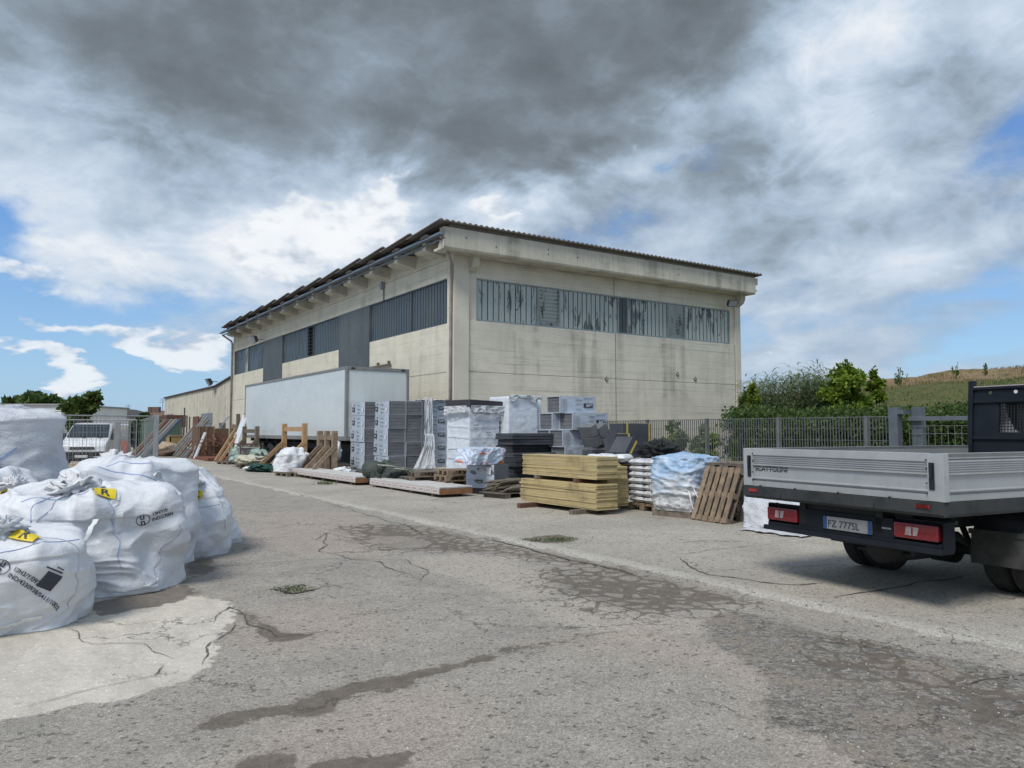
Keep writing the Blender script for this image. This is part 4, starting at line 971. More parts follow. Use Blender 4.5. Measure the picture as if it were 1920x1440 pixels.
def far_wall():
    x, y = at_depth(205, 88); t = thing('yard_wall', 'low grey boundary wall at the far end of the yard', 'wall', (x, y, 0), -YAW); q = MB(); q.box(-9, 10, 0, .3, 0, 2.3); q.build('masonry', mat('far_masonry', (.22, .21, .19), (.16, .155, .14), .9, 1.5, var=0), t)
    q = MB(); q.box(-9.05, 10.05, -.06, .36, 2.3, 2.4); q.build('coping', CC, t)
far_wall()
# ---------------------------------------------------------------- delivery van facing the camera
def van():
    x, y = at_depth(184, 37.0); t = thing('delivery_van', 'white panel van seen from the front behind the mesh fence', 'van', (x, y, -.02), R(180) - YAW + R(14))
    # local +y is the nose
    WP = mat('van_white', (.72, .73, .74), None, .25, bstr=0, var=0, coat=.5); BL = mat('van_black', (.02, .02, .022), None, .5, var=0); GLS = mat('van_glass', (.03, .04, .045), None, .06, bstr=0, var=0)
    hw = .97
    prof = [(-2.5, .35), (-2.5, 1.85), (-2.4, 1.98), (.75, 2.0), (1.0, 1.93), (1.75, 1.27), (2.35, 1.08), (2.48, .95), (2.52, .4), (2.45, .3)]
    q = MB(); n = len(prof); secs = [(-hw, .93, .04), (-hw * .93, .985, 0.0), (-hw * .5, 1.0, 0), (hw * .5, 1.0, 0), (hw * .93, .985, 0), (hw, .93, .04)]; vs = []
    for sx, k, _ in secs:
        for py, pz in prof:
            tp = max(0, (pz - 1.1)) * .14; xx = sx * (1 - tp / hw * .9 * (abs(sx) / hw)); vs.append((xx, py * (.97 + .03 * k) if py > 2 else py, .3 + (pz - .3) * (k if pz > 1.8 else 1)))
    fs = [(i * n + j, i * n + (j + 1) % n, (i + 1) * n + (j + 1) % n, (i + 1) * n + j) for i in range(5) for j in range(n)] + [tuple(range(n)), tuple(range(5 * n, 6 * n))]
    q.add(vs, fs); smooth_angle(q.build('body', WP, t, bevel=.05), 50)
    q = MB(); q.add([(-.86, 1.70, 1.33), (.86, 1.70, 1.33), (.76, 1.03, 1.91), (-.76, 1.03, 1.91), (-.86, 1.74, 1.35), (.86, 1.74, 1.35), (.76, 1.07, 1.93), (-.76, 1.07, 1.93)], [(0, 1, 2, 3), (4, 5, 6, 7), (0, 1, 5, 4), (1, 2, 6, 5), (2, 3, 7, 6), (3, 0, 4, 7)]); q.build('windscreen', GLS, t)
    for s in (-1, 1):
        q = MB(); q.add([(s * .965, .15, 1.2), (s * .965, 1.45, 1.2), (s * .87, .95, 1.75), (s * .87, .15, 1.78), (s * .985, .15, 1.2), (s * .985, 1.45, 1.2), (s * .89, .95, 1.75), (s * .89, .15, 1.78)], [(0, 1, 2, 3), (4, 5, 6, 7), (0, 1, 5, 4), (1, 2, 6, 5), (2, 3, 7, 6), (3, 0, 4, 7)]); q.build('side_window', GLS, t)
        q = MB(); q.add([(s * .48, 2.46, .78), (s * .9, 2.30, .82), (s * .95, 2.05, 1.10), (s * .62, 2.30, 1.04), (s * .48, 2.52, .78), (s * .93, 2.36, .82), (s * .97, 2.08, 1.12), (s * .62, 2.36, 1.06)], [(0, 1, 2, 3), (4, 5, 6, 7), (0, 1, 5, 4), (1, 2, 6, 5), (2, 3, 7, 6), (3, 0, 4, 7)]); q.build('headlight', mat('headlight', (.09, .1, .11), None, .15, bstr=0, var=0), t)
        q = MB(); q.box(s * .98 if s > 0 else -1.2, s * 1.2 if s > 0 else -.98, 1.28, 1.38, 1.22, 1.52); q.build('mirror', BL, t, bevel=.03)
        for yy in (1.65, -1.6):
            q = MB(); q.lathe([(.2, 0), (.32, .02), (.34, .06), (.34, .18), (.32, .22), (.2, .23)], 24, Matrix.Translation((s * .86 - .11, yy, .34))); o = smooth_angle(q.build('wheel', TYRE, t)); q = MB(); q.lathe([(0, .04), (.2, .02), (.2, .2), (0, .18)], 16, Matrix.Translation((s * .86 - .11, yy, .34))); q.build('rim', mat('van_rim', (.3, .3, .31), None, .4, var=0), o)
    q = MB(); q.box(-.50, .50, 2.46, 2.53, .78, .90); q.build('grille', BL, t, bevel=.02)
    q = MB(); q.prism([(2.35, .25), (2.57, .28), (2.58, .66), (2.47, .70)], -.92, .92, 'x'); q.build('bumper', BL, t, bevel=.03)
    q = MB(); q.box(-.26, .26, 2.585, 2.595, .42, .53); q.build('number_plate', mat('plate_white', (.7, .7, .68), None, .4, var=0, bstr=0), t)
    q = MB(); q.beam((-.6, 1.78, 1.34), (-.05, 1.62, 1.42), .03); q.beam((.1, 1.78, 1.34), (.65, 1.62, 1.42), .03); q.build('wiper', BL, t)
TYRE = mat('tyre', (.022, .022, .022), (.035, .034, .032), .88, 8, var=0)
van()
# ---------------------------------------------------------------- mesh construction fence near the bags
def mesh_gate():
    GV = mat('fence_tube', (.24, .255, .26), (.3, .31, .31), .5, 6, metal=.3, var=0)
    def panel(u0, d0, u1, d1, h, label, sp=.1, z0=.1):
        a, b = Vector(at_depth(u0, d0) + (0,)), Vector(at_depth(u1, d1) + (0,)); L = (b - a).length; an = math.atan2(b.y - a.y, b.x - a.x)
        t = thing('mesh_fence_panel', label, 'fence panel', (a.x, a.y, -.02), an, 'temporary mesh panels by the bags')
        q = MB(); q.tube([(0, 0, .0), (0, 0, h), (L, 0, h), (L, 0, .0)], .024, 8); q.tube([(0, 0, z0 + .05), (L, 0, z0 + .05)], .018, 8); q.build('frame', GV, t)
        q = MB()
        n = int(L / sp)
        for i in range(1, n): q.box(L * i / n - .003, L * i / n + .003, -.003, .003, z0, h)
        for i in range(1, 9): z = z0 + (h - z0) * i / 9; q.box(0, L, -.0025, .0025, z - .0025, z + .0025)
        q.build('mesh', GV, t)
    panel(95, 19.5, 291, 21.0, 2.02, 'long mesh fence panel in the front row above the white bags')
    panel(118, 25, 256, 25.5, 1.98, 'mesh panel standing behind the long front one before the van')
    panel(272, 24.5, 291, 21.3, 2.0, 'narrow angled mesh panel folded back from the end post', .22)
    for u, d, w, h, lb in ((293, 21, .13, 2.05, 'thick grey square fence post at the right end of the mesh panels'), (220, 24, .16, 1.9, 'dark grey flat post before the right side of the van'), (243, 25, .07, 1.95, 'thin dark fence post right of the orange netting')):
        x, y = at_depth(u, d); t = thing('fence_post', lb, 'post', (x, y, -.02), -YAW + .3); q = MB(); q.box(-w / 2, w / 2, -.04, .04, 0, h); q.build('shaft', GV if w > .1 else FST, t, bevel=.004)
        q = MB(); q.box(-w / 2 - .06, w / 2 + .06, -.1, .1, -.0, .012); q.build('foot', GV, t)
    # orange safety netting roll
    x, y = at_depth(235, 26); t = thing('orange_netting', 'orange safety netting hanging behind the mesh fence', 'netting', (x, y, -.02), -YAW)
    q = MB()
    for i in range(9): q.tube([(-.12 + .03 * i + .02 * math.sin(k * 1.3 + i), .03 * math.cos(k + i), .2 + k * .12) for k in range(10)], .01, 5)
    for k in range(16): q.tube([(-.14, 0, .22 + k * .07), (0, .03, .2 + k * .07), (.14, 0, .23 + k * .07)], .009, 5)
    q.build('net', mat('orange_plastic', (.62, .13, .05), None, .6), t)
    # beige boards on a trestle in front of the van
    x, y = at_depth(157, 24.5); t = thing('board_bundle', 'small bundle of pale boards lying before the van', 'boards', (x, y, -.02), -YAW)
    for k in range(4): q = MB(); q.box(-.36, .36, -.15, .15, .42 + k * .045, .46 + k * .045); q.build('board', mat('pale_board', (.46, .37, .24), (.38, .3, .2), .8, 4), t)
    q = MB(); q.box(-.3, -.2, -.15, .15, 0, .42); q.box(.2, .3, -.15, .15, 0, .42); q.build('support', mat('grey_block', (.12, .12, .12), None, .9), t)
mesh_gate()
# ================================================================ GOODS ALONG THE FENCE
EPS = mat('graphite_board', (.125, .13, .14), (.155, .16, .17), .85, 5, bstr=.3, bscale=120, var=.12)
EPSD = mat('dark_board', (.022, .024, .028), (.04, .043, .048), .8, 3, bstr=.3, bscale=120, var=.15)
def filmmat(name, c=(.50, .55, .60), c2=None, rough=.3, bst=.6, sc=7):
    m, b = newmat(name); co = coords('Object')
    put(b.inputs['Base Color'], MIX(SM(NO(co, 2, 6, .6, .5), .35, .65), c4(c), c4(c2 or [x * .8 for x in c])))
    b.inputs['Roughness'].default_value = rough; b.inputs['Specular IOR Level'].default_value = .6
    w = NO(coords('Object', (1, 1, 2.6)), sc, 6, .65, 1.2); w2 = NO(coords('Object', (2.2, 2.2, .8)), sc * 1.7, 4, .6, 2)
    bump(b, M('ADD', M('ABSOLUTE', M('SUBTRACT', w, .5)), M('MULTIPLY', M('ABSOLUTE', M('SUBTRACT', w2, .5)), .6)), bst, .09)
    return m
FILM = filmmat('pack_film', (.45, .50, .565), (.40, .45, .515), .42, .12); WRAP = filmmat('stretch_wrap', (.68, .72, .77), (.62, .665, .72), .4, .25, 5)
FOLD = filmmat('torn_film', (.78, .80, .82), (.68, .71, .74), .32, .9, 9)
INK = mat('label_ink', (.03, .035, .055), None, .6, bstr=0, var=0); INKG = mat('label_grey', (.16, .175, .20), None, .6, bstr=0, var=0)
WHITEP = mat('white_tape', (.72, .74, .76), None, .4, bstr=0, var=0)
def woodmat(name, a, b_, rough=.8, dirt=None, rings=(1, 1, 1)):
    return mat(name, a, b_, rough, 9, rings, bstr=.35, bscale=30, var=.18, dirt=dirt)
WPAL = woodmat('pallet_wood', (.27, .195, .13), (.17, .125, .085), dirt=((.09, .07, .055), .6)); WOLD = woodmat('old_wood', (.20, .16, .12), (.12, .10, .08), dirt=((.06, .05, .042), .6))
WNEW = woodmat('fresh_timber', (.43, .28, .15), (.33, .20, .10), dirt=((.2, .13, .08), .5)); WRED = woodmat('red_brown_wood', (.15, .075, .05), (.10, .05, .035), dirt=((.07, .04, .03), .5))
ORD = ['bottom', 'second from the bottom', 'third from the bottom', 'fourth from the bottom', 'topmost', 'extra']
def pack(loc, rz, w, L, h, label, group, style='label', seed=0, wob=0.0, upside=False, eps=None):
    """shrink-wrapped pack of insulation boards: w across the board ends (local x), L along the printed side (local y), printed film on -x"""
    t = thing('insulation_pack', label, 'insulation pack', loc, rz, group); rr = random.Random(seed)
    q = MB(); n = 4; 
    for i in range(n):
        z0, z1 = h * i / n, h * (i + 1) / n - .004; j = rr.uniform(-.004, .004); q.box(.012 + j, w - .012 + j, .0, L, z0 + .002, z1)
    q.build('boards', eps or EPS, t, bevel=.004)
    q = MB(); e = .006; ns = 12; pr = [(-e + 0.012 * math.sin(i * 2.1 + seed), 0) for i in range(2)]
    # film: side walls bulging a little between the board layers, folded over the ends
    for s, x in ((-1, -e), (1, w + e)):
        k = len(q.v)
        for i in range(9):
            y = -.025 + (L + .05) * i / 8
            for j in range(7): z = h * j / 6; q.v.append((x + s * (.005 * math.sin(j * 1.57 + i) + .004 * math.sin(i * 2.3 + seed)) if 0 < i < 8 else x - s * .012, y, z))
        for i in range(8):
            for j in range(6): a = k + i * 7 + j; q.f.append((a, a + 7, a + 8, a + 1))
    q.box(-e, w + e, .0, L, h - .001, h + .004)
    q.box(-.010, .004, -.018, .01, 0, h); q.box(w - .004, w + .009, -.018, .01, 0, h); q.box(0, w, -.010, .006, -.002, .005); 
    q.build('film', FILM, t)
    if style:
        q = MB(); x = -e - .02; r = Matrix.Rotation(math.pi, 4, 'X') if upside else None
        def lab(y0, y1, z0, z1, m='i'): q.add([(x, y0, z0), (x, y1, z0), (x, y1, z1), (x, y0, z1), (x + .01, y0, z0), (x + .01, y1, z0), (x + .01, y1, z1), (x + .01, y0, z1)], [(0, 1, 2, 3), (4, 5, 6, 7), (0, 1, 5, 4), (1, 2, 6, 5), (2, 3, 7, 6), (3, 0, 4, 7)])
        if style == 'small':
            lab(L * .72, L * .90, h * .30, h * .62); q.build('printed_logo', INK, t); q = MB(); flat_text(q, 'LAPE', h * .22, (x - .004, L * .89, h * .38), (0, -1, 0), (0, 0, 1), .8); q.build('logo_text', WHITEP, t)
            q = MB(); 
            for zz in (.72, .42, .14): flat_text(q, 'Greypor', h * .16, (x - .002, L * .52, h * zz), (0, -1, 0), (0, 0, 1), 1.0)
            for zz in (.75, .2): lab(L * .74, L * .78, h * zz, h * (zz + .12))
            q.build('print', INKG, t); q = MB(); x -= .004; lab(L * .08, L * .17, h * .2, h * .5); q.build('white_label', WHITEP, t)
        else:
            lab(L * .70, L * .92, h * .30, h * .55); q.build('printed_logo', INK, t)
            q = MB(); f = -1 if upside else 1
            flat_text(q, 'LAPE', h * .20, (x - .004, L * (.72 if upside else .90), h * (.5 if upside else .35)), (0, f * -1, 0), (0, 0, f), .9); q.build('logo_text', WHITEP, t)
            q = MB()
            for zz in (.66, .22): flat_text(q, 'Greypor', h * .14, (x - .002, L * (.40 if upside else .60), h * (zz + (.1 if upside else 0))), (0, -f, 0), (0, 0, f), 1.0)
            for k in range(5): lab(L * (.68 + .05 * k), L * (.70 + .05 * k), h * .85, h * .91)
            q.build('print', INKG, t)
    return t
def pallet(loc, rz, label, group=None, L=1.2, W=.8, m=None, rot=None, name='pallet', nt_=5, both=False):
    """wooden pallet, 1.2 along x, .8 along y, lying flat"""
    t = thing(name, label, 'pallet', loc, rz, group, rot); m = m or WPAL; rr = random.Random(int(abs(loc[0] * 100 + loc[1] * 37)))
    ws = [.145, .10, .145, .10, .145] if nt_ == 5 else [.1] * nt_; g = (W - sum(ws)) / (len(ws) - 1); y = 0
    for w_ in ws:
        q = MB(); q.box(rr.uniform(-.004, .004), L, y, y + w_, .122, .144); q.build('deck_board', m, t, bevel=.003); y += w_ + g
    for x in (0, L / 2 - .07, L - .14):
        q = MB(); q.box(x, x + .145, 0, W, .10, .121); q.build('cross_board', m, t)
    for x in (0, L / 2 - .07, L - .145):
        for y in (0, W / 2 - .07, W - .14): q = MB(); q.box(x, x + .145, y, y + .14, .022, .10); q.build('block', m, t, bevel=.003)
    for y in (0, W / 2 - .05, W - .10): q = MB(); q.box(0, L, y, y + .1, 0, .0215); q.build('runner', m, t)
    return t
# columns of packs in front of the trailer
def columns():
    hp, z0 = .475, .26
    def feet(x, y, w, L, lb):
        t = thing('foot_blocks', lb, 'support blocks', (x, y, 0), 0, 'supports under the pack columns')
        for a in (.02, w / 2 - .08, w - .18):
            q = MB(); q.box(a, a + .16, .02, L - .02, 0, .145); q.build('block', EPS, t)
        q = MB(); q.box(0, w, 0, L, .146, z0 - .004); q.build('base_board', EPS, t, bevel=.004)
    rr = random.Random(5)
    for nm, x, y, w, n in (('narrow left column', 10.6, 25.48, .62, 5), ('labelled middle column', 10.98, 24.3, .64, 5), ('right column beside the torn film', 11.64, 24.3, .62, 5)):
        feet(x, y, w, 1.25, 'grey support blocks under the ' + nm + ' of packs')
        for i in range(n):
            pack((x + rr.uniform(-.015, .015), y + rr.uniform(-.02, .02), z0 + i * hp), rr.uniform(-.012, .012), w, 1.25, hp - .004, 'grey insulation pack, %s in the %s' % (ORD[i], nm), 'insulation packs in columns', 'small', i + int(x * 10))
columns()
def grid_bm(nx, ny, fn): 
    vs = [fn(i / nx, j / ny) for j in range(ny + 1) for i in range(nx + 1)]
    return vs, [(j * (nx + 1) + i, j * (nx + 1) + i + 1, (j + 1) * (nx + 1) + i + 1, (j + 1) * (nx + 1) + i) for j in range(ny) for i in range(nx)]
def ridge(n): return (1 - min(1, abs(n) * 2.2)) ** 2
def wrap_box(w, L, h, seed, amp=.03, rad=.06, top=.0, nx=34, bulge=.03, lean=(0, 0), hstr=1.0):
    """closed wrinkled film hull round a block w x L x h standing on z=0"""
    q = MB(); per = []; n = nx
    for sx, sy, ex, ey in ((0, 0, 1, 0), (1, 0, 1, 1), (1, 1, 0, 1), (0, 1, 0, 0)):
        for i in range(n): t_ = i / n; per.append((sx + (ex - sx) * t_, sy + (ey - sy) * t_))
    N_ = len(per); rows = 44; O = Vector((seed * 3.1, seed * 1.7, 0))
    def pt(px, py, z, s=1.0, tz=0):
        x, y = (px - .5) * w * s, (py - .5) * L * s
        # rounded corners
        hx, hy = w / 2 * s - rad, L / 2 * s - rad
        cx, cy = max(-hx, min(hx, x)), max(-hy, min(hy, y)); d = Vector((x - cx, y - cy)); 
        if d.length > rad: d = d.normalized() * rad
        nx_, ny_ = (d.x, d.y) if d.length > 1e-6 else (0, 0)
        x, y = cx + d.x, cy + d.y; P = Vector((x * 1.0, y * 1.0, z * hstr)) 
        o = amp * (ridge(noise.noise(P * 2.6 + O)) - .4) + amp * .5 * (ridge(noise.noise(P * 6.5 + O * 2)) - .4) + amp * .22 * noise.noise(P * 17 + O)
        o += bulge * math.sin(math.pi * min(1, max(0, z / h)))
        v = Vector((x, y)); v = v * (1 + o / max(.2, v.length)); k = z / h
        return (v.x + w / 2 + lean[0] * k, v.y + L / 2 + lean[1] * k, z + tz)
    for r in range(rows + 1):
        for p in per: q.v.append(pt(p[0], p[1], h * r / rows))
    for r in range(rows):
        for i in range(N_): a = r * N_ + i; b = r * N_ + (i + 1) % N_; q.f.append((a, b, b + N_, a + N_))
    k0 = rows * N_
    for s in (.97, .8, .55, .28, .04):
        k1 = len(q.v)
        for p in per:
            x, y, z = pt(p[0], p[1], h, s); q.v.append((x, y, h + (1 - s) * top + amp * .5 * (ridge(noise.noise(Vector((x * 4, y * 4, seed)))) - .3)))
        for i in range(N_): q.f.append((k0 + i, k0 + (i + 1) % N_, k1 + (i + 1) % N_, k1 + i))
        k0 = k1
    q.f.append(tuple(k0 + i for i in range(N_)))
    return q
def drape(pts_fn, nx, ny, name, m, par, th=.004):
    q = MB(); q.add(*grid_bm(nx, ny, pts_fn)); o = q.build(name, m, par, smooth=True)
    s = o.modifiers.new('thick', 'SOLIDIFY'); s.thickness = th; return o
def wrapped(name, label, x, y, w, L, h, seed, m=None, rz=0, **k):
    t = thing(name, label, 'wrapped pallet', (x, y, 0), rz, 'film wrapped pallets')
    q = MB(); 
    for a in (0, w / 2 - .06, w - .12): q.box(a, a + .12, .02, L - .02, 0, .10)
    q.box(0, w, .0, L, .10, .13); q.build('pallet', WPAL, t)
    o = wrap_box(w, L, h - .14, seed, **k).build('film', m or WRAP, t, smooth=True); o.location = (0, 0, .135); return t
# stack left of the tall wrapped one: packs with torn film
def torn_stack():
    x, y = 12.35, 24.3; rr = random.Random(4)
    for i in range(5):
        pack_x(12.28, 24.36, .3 + i * .475, 'pack behind the torn film sheet, %s of its column' % ORD[i], L=1.0, hp=.47, seed=i)
    t = thing('torn_film_sheet', 'torn white film sheet hanging over packs beside the tall wrapped block', 'plastic film', (x - .1, y - .12, 0))
    def f(u, v):
        z = 2.72 - 2.45 * v; fold = .05 * ridge(noise.noise(Vector((u * 4, v * 3, 1)))) + .03 * noise.noise(Vector((u * 13, v * 4, 2)))
        sp = .1 + v * v * .35
        return (-.05 + u * .95 - (1 - u) * (v ** 3) * .75, -fold - sp * .6 * (1 if v > .5 else .3), z + (.06 * math.sin(u * 9) if v < .05 else 0) - (v > .93) * 0)
    drape(lambda u, v: (lambda p: (.02 + u * .34 - (0 if v < .55 else (1 - u) * .55 * ((v - .55) / .45) ** 1.5), p[1], p[2]))(f(u, v)), 26, 60, 'sheet', FOLD, t)
    def tp(u, v): return (-.02 + u * 1.05, v * 1.2, 2.70 + .05 * noise.noise(Vector((u * 6, v * 6, 1))) )
    drape(tp, 20, 20, 'top_sheet', FOLD, t)
# tall leaning wrapped block with dark cap
def tall_block():
    t = wrapped('wrapped_block', 'tall wrapped block with a dark board cap, leaning and widest at its foot', 11.5, 19.75, 1.12, 1.3, 2.5, 6, bulge=.0, amp=.018, lean=(.10, .08), rz=R(2), rad=.03)
    q = MB(); q.add([(-.02 + .08, -.02, 2.34), (1.25, -.02, 2.34), (1.25, 1.42, 2.34), (.06, 1.42, 2.34), (.05, -.04, 2.54), (1.27, -.02, 2.50), (1.27, 1.43, 2.52), (.05, 1.43, 2.56)], [(0, 1, 2, 3), (4, 5, 6, 7), (0, 1, 5, 4), (1, 2, 6, 5), (2, 3, 7, 6), (3, 0, 4, 7)])
    q.build('cap_board', mat('cap_dark', (.05, .048, .055), None, .7, var=0), t, bevel=.01)
    def f(u, v): return (.05 + u * 1.25, -.05 - .05 * ridge(noise.noise(Vector((u * 5, v * 2, 8)))) - .02, 2.36 - v * (.16 + .16 * abs(noise.noise(Vector((u * 4, 0, 3)))) + .1 * u) )
    drape(f, 44, 8, 'film_collar', FOLD, t); drape(lambda u, v: (lambda p: (.03 - (-p[1]) * .8 , u * 1.35, p[2]))(f(u, v)), 40, 8, 'film_collar', FOLD, t)
    q = MB(); rr = random.Random(3)
    for k in range(6):
        z = .45 + k * .32; d = rr.uniform(-.15, .15); q.tube([(-.035 + z * .04, 1.2, z + d), (-.035 + z * .04, .02, z - d * .3), (.01 + z * .04, -.035 + z * .03, z - d * .3), (1.15 + z * .04, -.03 + z * .03, z + d)], .009, 5)
    q.build('wrap_band', WHITEP, t)
    q = MB()
    for k in range(9):
        for j in range(3):
            z = .35 + k * .22; xx = .12 + j * .36 + (k % 2) * .1; xo = z * .04; flat_text(q, 'Greypor', .055, (xx + xo, -.036 + z * .03, z), (1, 0, 0), (0, 0, 1))
            q.box(xx + xo + .02, xx + xo + .2, -.036 + z * .03, -.03 + z * .03, z + .08, z + .12) if (k + j) % 3 == 0 else None
    q.build('faint_print', mat('faint_print', (.36, .40, .46), None, .5, bstr=0, var=0), t)
tall_block()
def grey_wrapped():
    t = wrapped('wrapped_pallet', 'square wrapped pallet with horizontal creases behind the dark slabs', 12.76, 19.5, 1.12, 1.1, 2.66, 9, bulge=.02, amp=.014, hstr=4.5)
    def f(u, v): return (u * 1.24 - .01, -.045 - .04 * ridge(noise.noise(Vector((u * 5, v * 2, 5)))), 2.70 - v * (.10 + .32 * abs(noise.noise(Vector((u * 3.3, 0, 7)))))); 
    drape(f, 40, 8, 'film_collar', FOLD, t)
    t = wrapped('narrow_wrapped_pallet', 'narrow slice of a wrapped pallet right of the creased square one', 13.98, 19.75, .22, .9, 2.60, 12, amp=.02, rad=.04)
grey_wrapped()
# pile of packs with upside-down print
def pack_x(x0, y0, z, label, up=True, w=.6, L=1.22, hp=.465, seed=0, rz=0):
    """pack lying along x: dark board end towards -x, printed film towards -y"""
    t = thing('insulation_pack', label, 'insulation pack', (x0, y0, z), rz, 'loose insulation packs piled by the fence'); rr = random.Random(seed)
    q = MB()
    for i in range(4): j = rr.uniform(-.004, .004); q.box(.0, L, .012 + j, w - .012 + j, hp * i / 4 + .002, hp * (i + 1) / 4 - .003)
    q.build('boards', EPS, t, bevel=.004)
    q = MB()
    for s, y in ((-1, -.006), (1, w + .006)):
        k = len(q.v)
        for i in range(11):
            xx = -.03 + (L + .06) * i / 10
            for j in range(7): q.v.append((xx, y + s * (.004 * math.sin(j * 1.5 + i) + .003 * math.sin(i * 2.3 + seed)) if 0 < i < 10 else y - s * .012, hp * j / 6))
        for i in range(10):
            for j in range(6): a = k + i * 7 + j; q.f.append((a, a + 7, a + 8, a + 1))
    q.box(0, L, -.004, w + .004, hp - .001, hp + .005)
    for y in (-.012, w - .012): q.box(-.035, .01, y, y + .024, 0, hp)
    q.box(-.03, .005, 0, w, -.002, .018); q.box(-.03, .005, 0, w, hp - .012, hp + .004)
    q.build('film', FILM, t, smooth=False)
    y = -.024
    q = MB(); q.box(L * .66, L * .93, y, y + .004, hp * .34, hp * .6); q.build('printed_logo', INK, t)
    f = -1 if up else 1
    q = MB(); flat_text(q, 'LAPE', hp * .22, (L * (.91 if up else .68), y - .002, hp * (.56 if up else .38)), (f, 0, 0), (0, 0, f), 1.0); q.build('logo_text', WHITEP, t)
    q = MB()
    for zz in (.72, .45, .14): flat_text(q, 'Greypor', hp * .13, (L * (.60 if up else .36), y, hp * (zz + (.1 if up else 0))), (f, 0, 0), (0, 0, f), 1.0)
    for k in range(6): q.box(L * (.66 + .045 * k), L * (.68 + .045 * k), y, y + .002, hp * .86, hp * .93)
    q.build('print', INKG, t)
    q = MB(); [q.box(L * .03, L * .17, y, y + .002, hp * a, hp * (a + .04)) for a in (.1, .2, .3, .4, .5, .6, .7, .8)]; q.build('spec_table', mat('table_print', (.42, .43, .46), None, .5, bstr=0, var=0), t)
    return t
torn_stack()
z = 1.16
pack_x(12.82, 16.7, .69, 'pack with rounded open end on the second level of the fence pile', seed=8)
pack_x(12.86, 17.34, .69, 'rear pack on the second level of the fence pile', seed=9)
pack_x(12.78, 16.75, z, 'pack on the third level of the fence pile, dark ends dirty, behind the leaning packs', seed=1)
pack_x(12.80, 17.4, z, 'pack hidden behind the dirty one on the third level of the fence pile', seed=2)
pack_x(13.02, 16.62, z + .47, 'pack with dark logo label on the upper middle level of the fence pile', seed=3)
pack_x(12.80, 17.26, z + .47, 'pack behind the dark logo one, its grey end showing left of it', seed=4)
pack_x(12.86, 16.98, z + .94, 'topmost printed pack of the fence pile with upside down lettering', seed=5)
def slab(x0, y0, z, L, w, h, label, rz=0, tilt=None, m=None, group='loose graphite slabs', loc=None):
    t = thing('insulation_slab', label, 'insulation board', (x0, y0, z), rz, group)
    if tilt: t.rotation_euler = tilt
    q = MB(); q.box(0, L, 0, w, 0, h * .47); q.build('board', m or EPSD, t, bevel=.012); q = MB(); q.box(.01, L - .008, -.008, w - .01, h * .49, h); q.build('board', m or EPSD, t, bevel=.012)
    return t
SLATE = mat('slate_board', (.045, .05, .062), (.065, .07, .082), .8, 3, var=.15)
for i, (x, y, zz, L, w, h, a, lb, m_) in enumerate((
    (11.33, 17.05, .0, 1.9, 1.0, .34, 0, 'lowest dark slabs under the left pile behind the small printed box', EPSD), (11.43, 17.20, .345, 1.75, .8, .28, .03, 'dark slab second from the ground left of the timber stack', EPSD), (11.38, 17.05, .63, 1.9, .9, .24, .0, 'dark slab halfway up the left pile', EPSD), (11.38, 17.15, .875, 1.8, .9, .13, .01, 'thin dark slab above the halfway one', SLATE),
    (11.48, 17.35, 1.01, 1.45, .8, .20, .03, 'short dark slabs set back under the two top slabs', EPSD), (11.43, 17.25, 1.215, 1.5, .8, .15, -.03, 'blue grey slab just under the longest top slab', SLATE), (11.38, 17.20, 1.37, 1.85, .85, .165, 0, 'longest blue grey slab on top of the left pile', SLATE),
    (12.95, 16.4, .0, 1.3, .7, .34, 0, 'dark slabs on the ground under the printed pile', EPSD), (12.95, 16.35, .345, 1.25, .65, .335, 0, 'dark wrapped slabs right above the ground ones under the printed pile', EPSD))):
    slab(x, y, zz, L, w, h, lb, a, m=m_)
slab(13.1, 15.9, .92, .62, .5, .20, 'small grey slab lying below the leaning packs', -.05, m=EPS); slab(13.0, 15.7, .0, 1.1, .6, .9, 'big dark block under the leaning packs', 0)
slab(12.95, 15.75, .905, .45, .4, .20, 'grey slab left under the leaning packs', 0, m=SLATE)
slab(13.22, 15.85, 1.15, .24, .55, .60, 'left one of two grey boards leaning against the printed pile', 0, (0, R(-24), 0), EPS); slab(13.5, 15.8, 1.13, .34, .6, .60, 'wider right one of the grey boards leaning against the printed pile', 0, (0, R(-30), 0), EPS)
YEL = mat('yellow_strap', (.50, .40, .09), (.4, .32, .08), .6, 4, var=0)
def strapped(x, y, z, L, w, h, label, straps, rot=None, m=None):
    t = thing('strapped_block', label, 'insulation block', (x, y, z), 0, 'dark blocks with yellow straps', rot)
    q = MB(); n = max(2, int(w / .1)); 
    for i in range(n): q.box(0, L, w * i / n, w * (i + 1) / n - .003, 0, h - .003 * (i % 2))
    q.build('boards', m or EPSD, t, bevel=.004)
    for s in straps:
        q = MB(); q.box(s, s + .055, -.012, w + .005, -.006, h + .006); q.build('strap', YEL, t, bevel=.003)
    return t
strapped(12.98, 14.55, .93, .98, .5, .86, 'wide dark block with two yellow straps standing at the back by the fence', (.12, .88), m=SLATE); 
strapped(12.55, 14.35, .93, .5, .4, .60, 'lower dark block with a yellow strap left of the wide one', (.42,), m=SLATE)
strapped(12.32, 13.75, 1.08, .42, .5, .5, 'tilted dark block with one yellow strap lying on its edge', (.16,), (0, R(40), R(10)), SLATE)
pallet((12.3, 14.2, .76), 0, 'brown pallet under the dark blocks with yellow straps', W=.9); slab(12.35, 14.3, .0, 1.3, .8, .37, 'dark slabs stacked on the ground under the brown pallet', 0); slab(12.4, 14.3, .375, 1.2, .8, .375, 'upper dark slabs just under the brown pallet', 0)
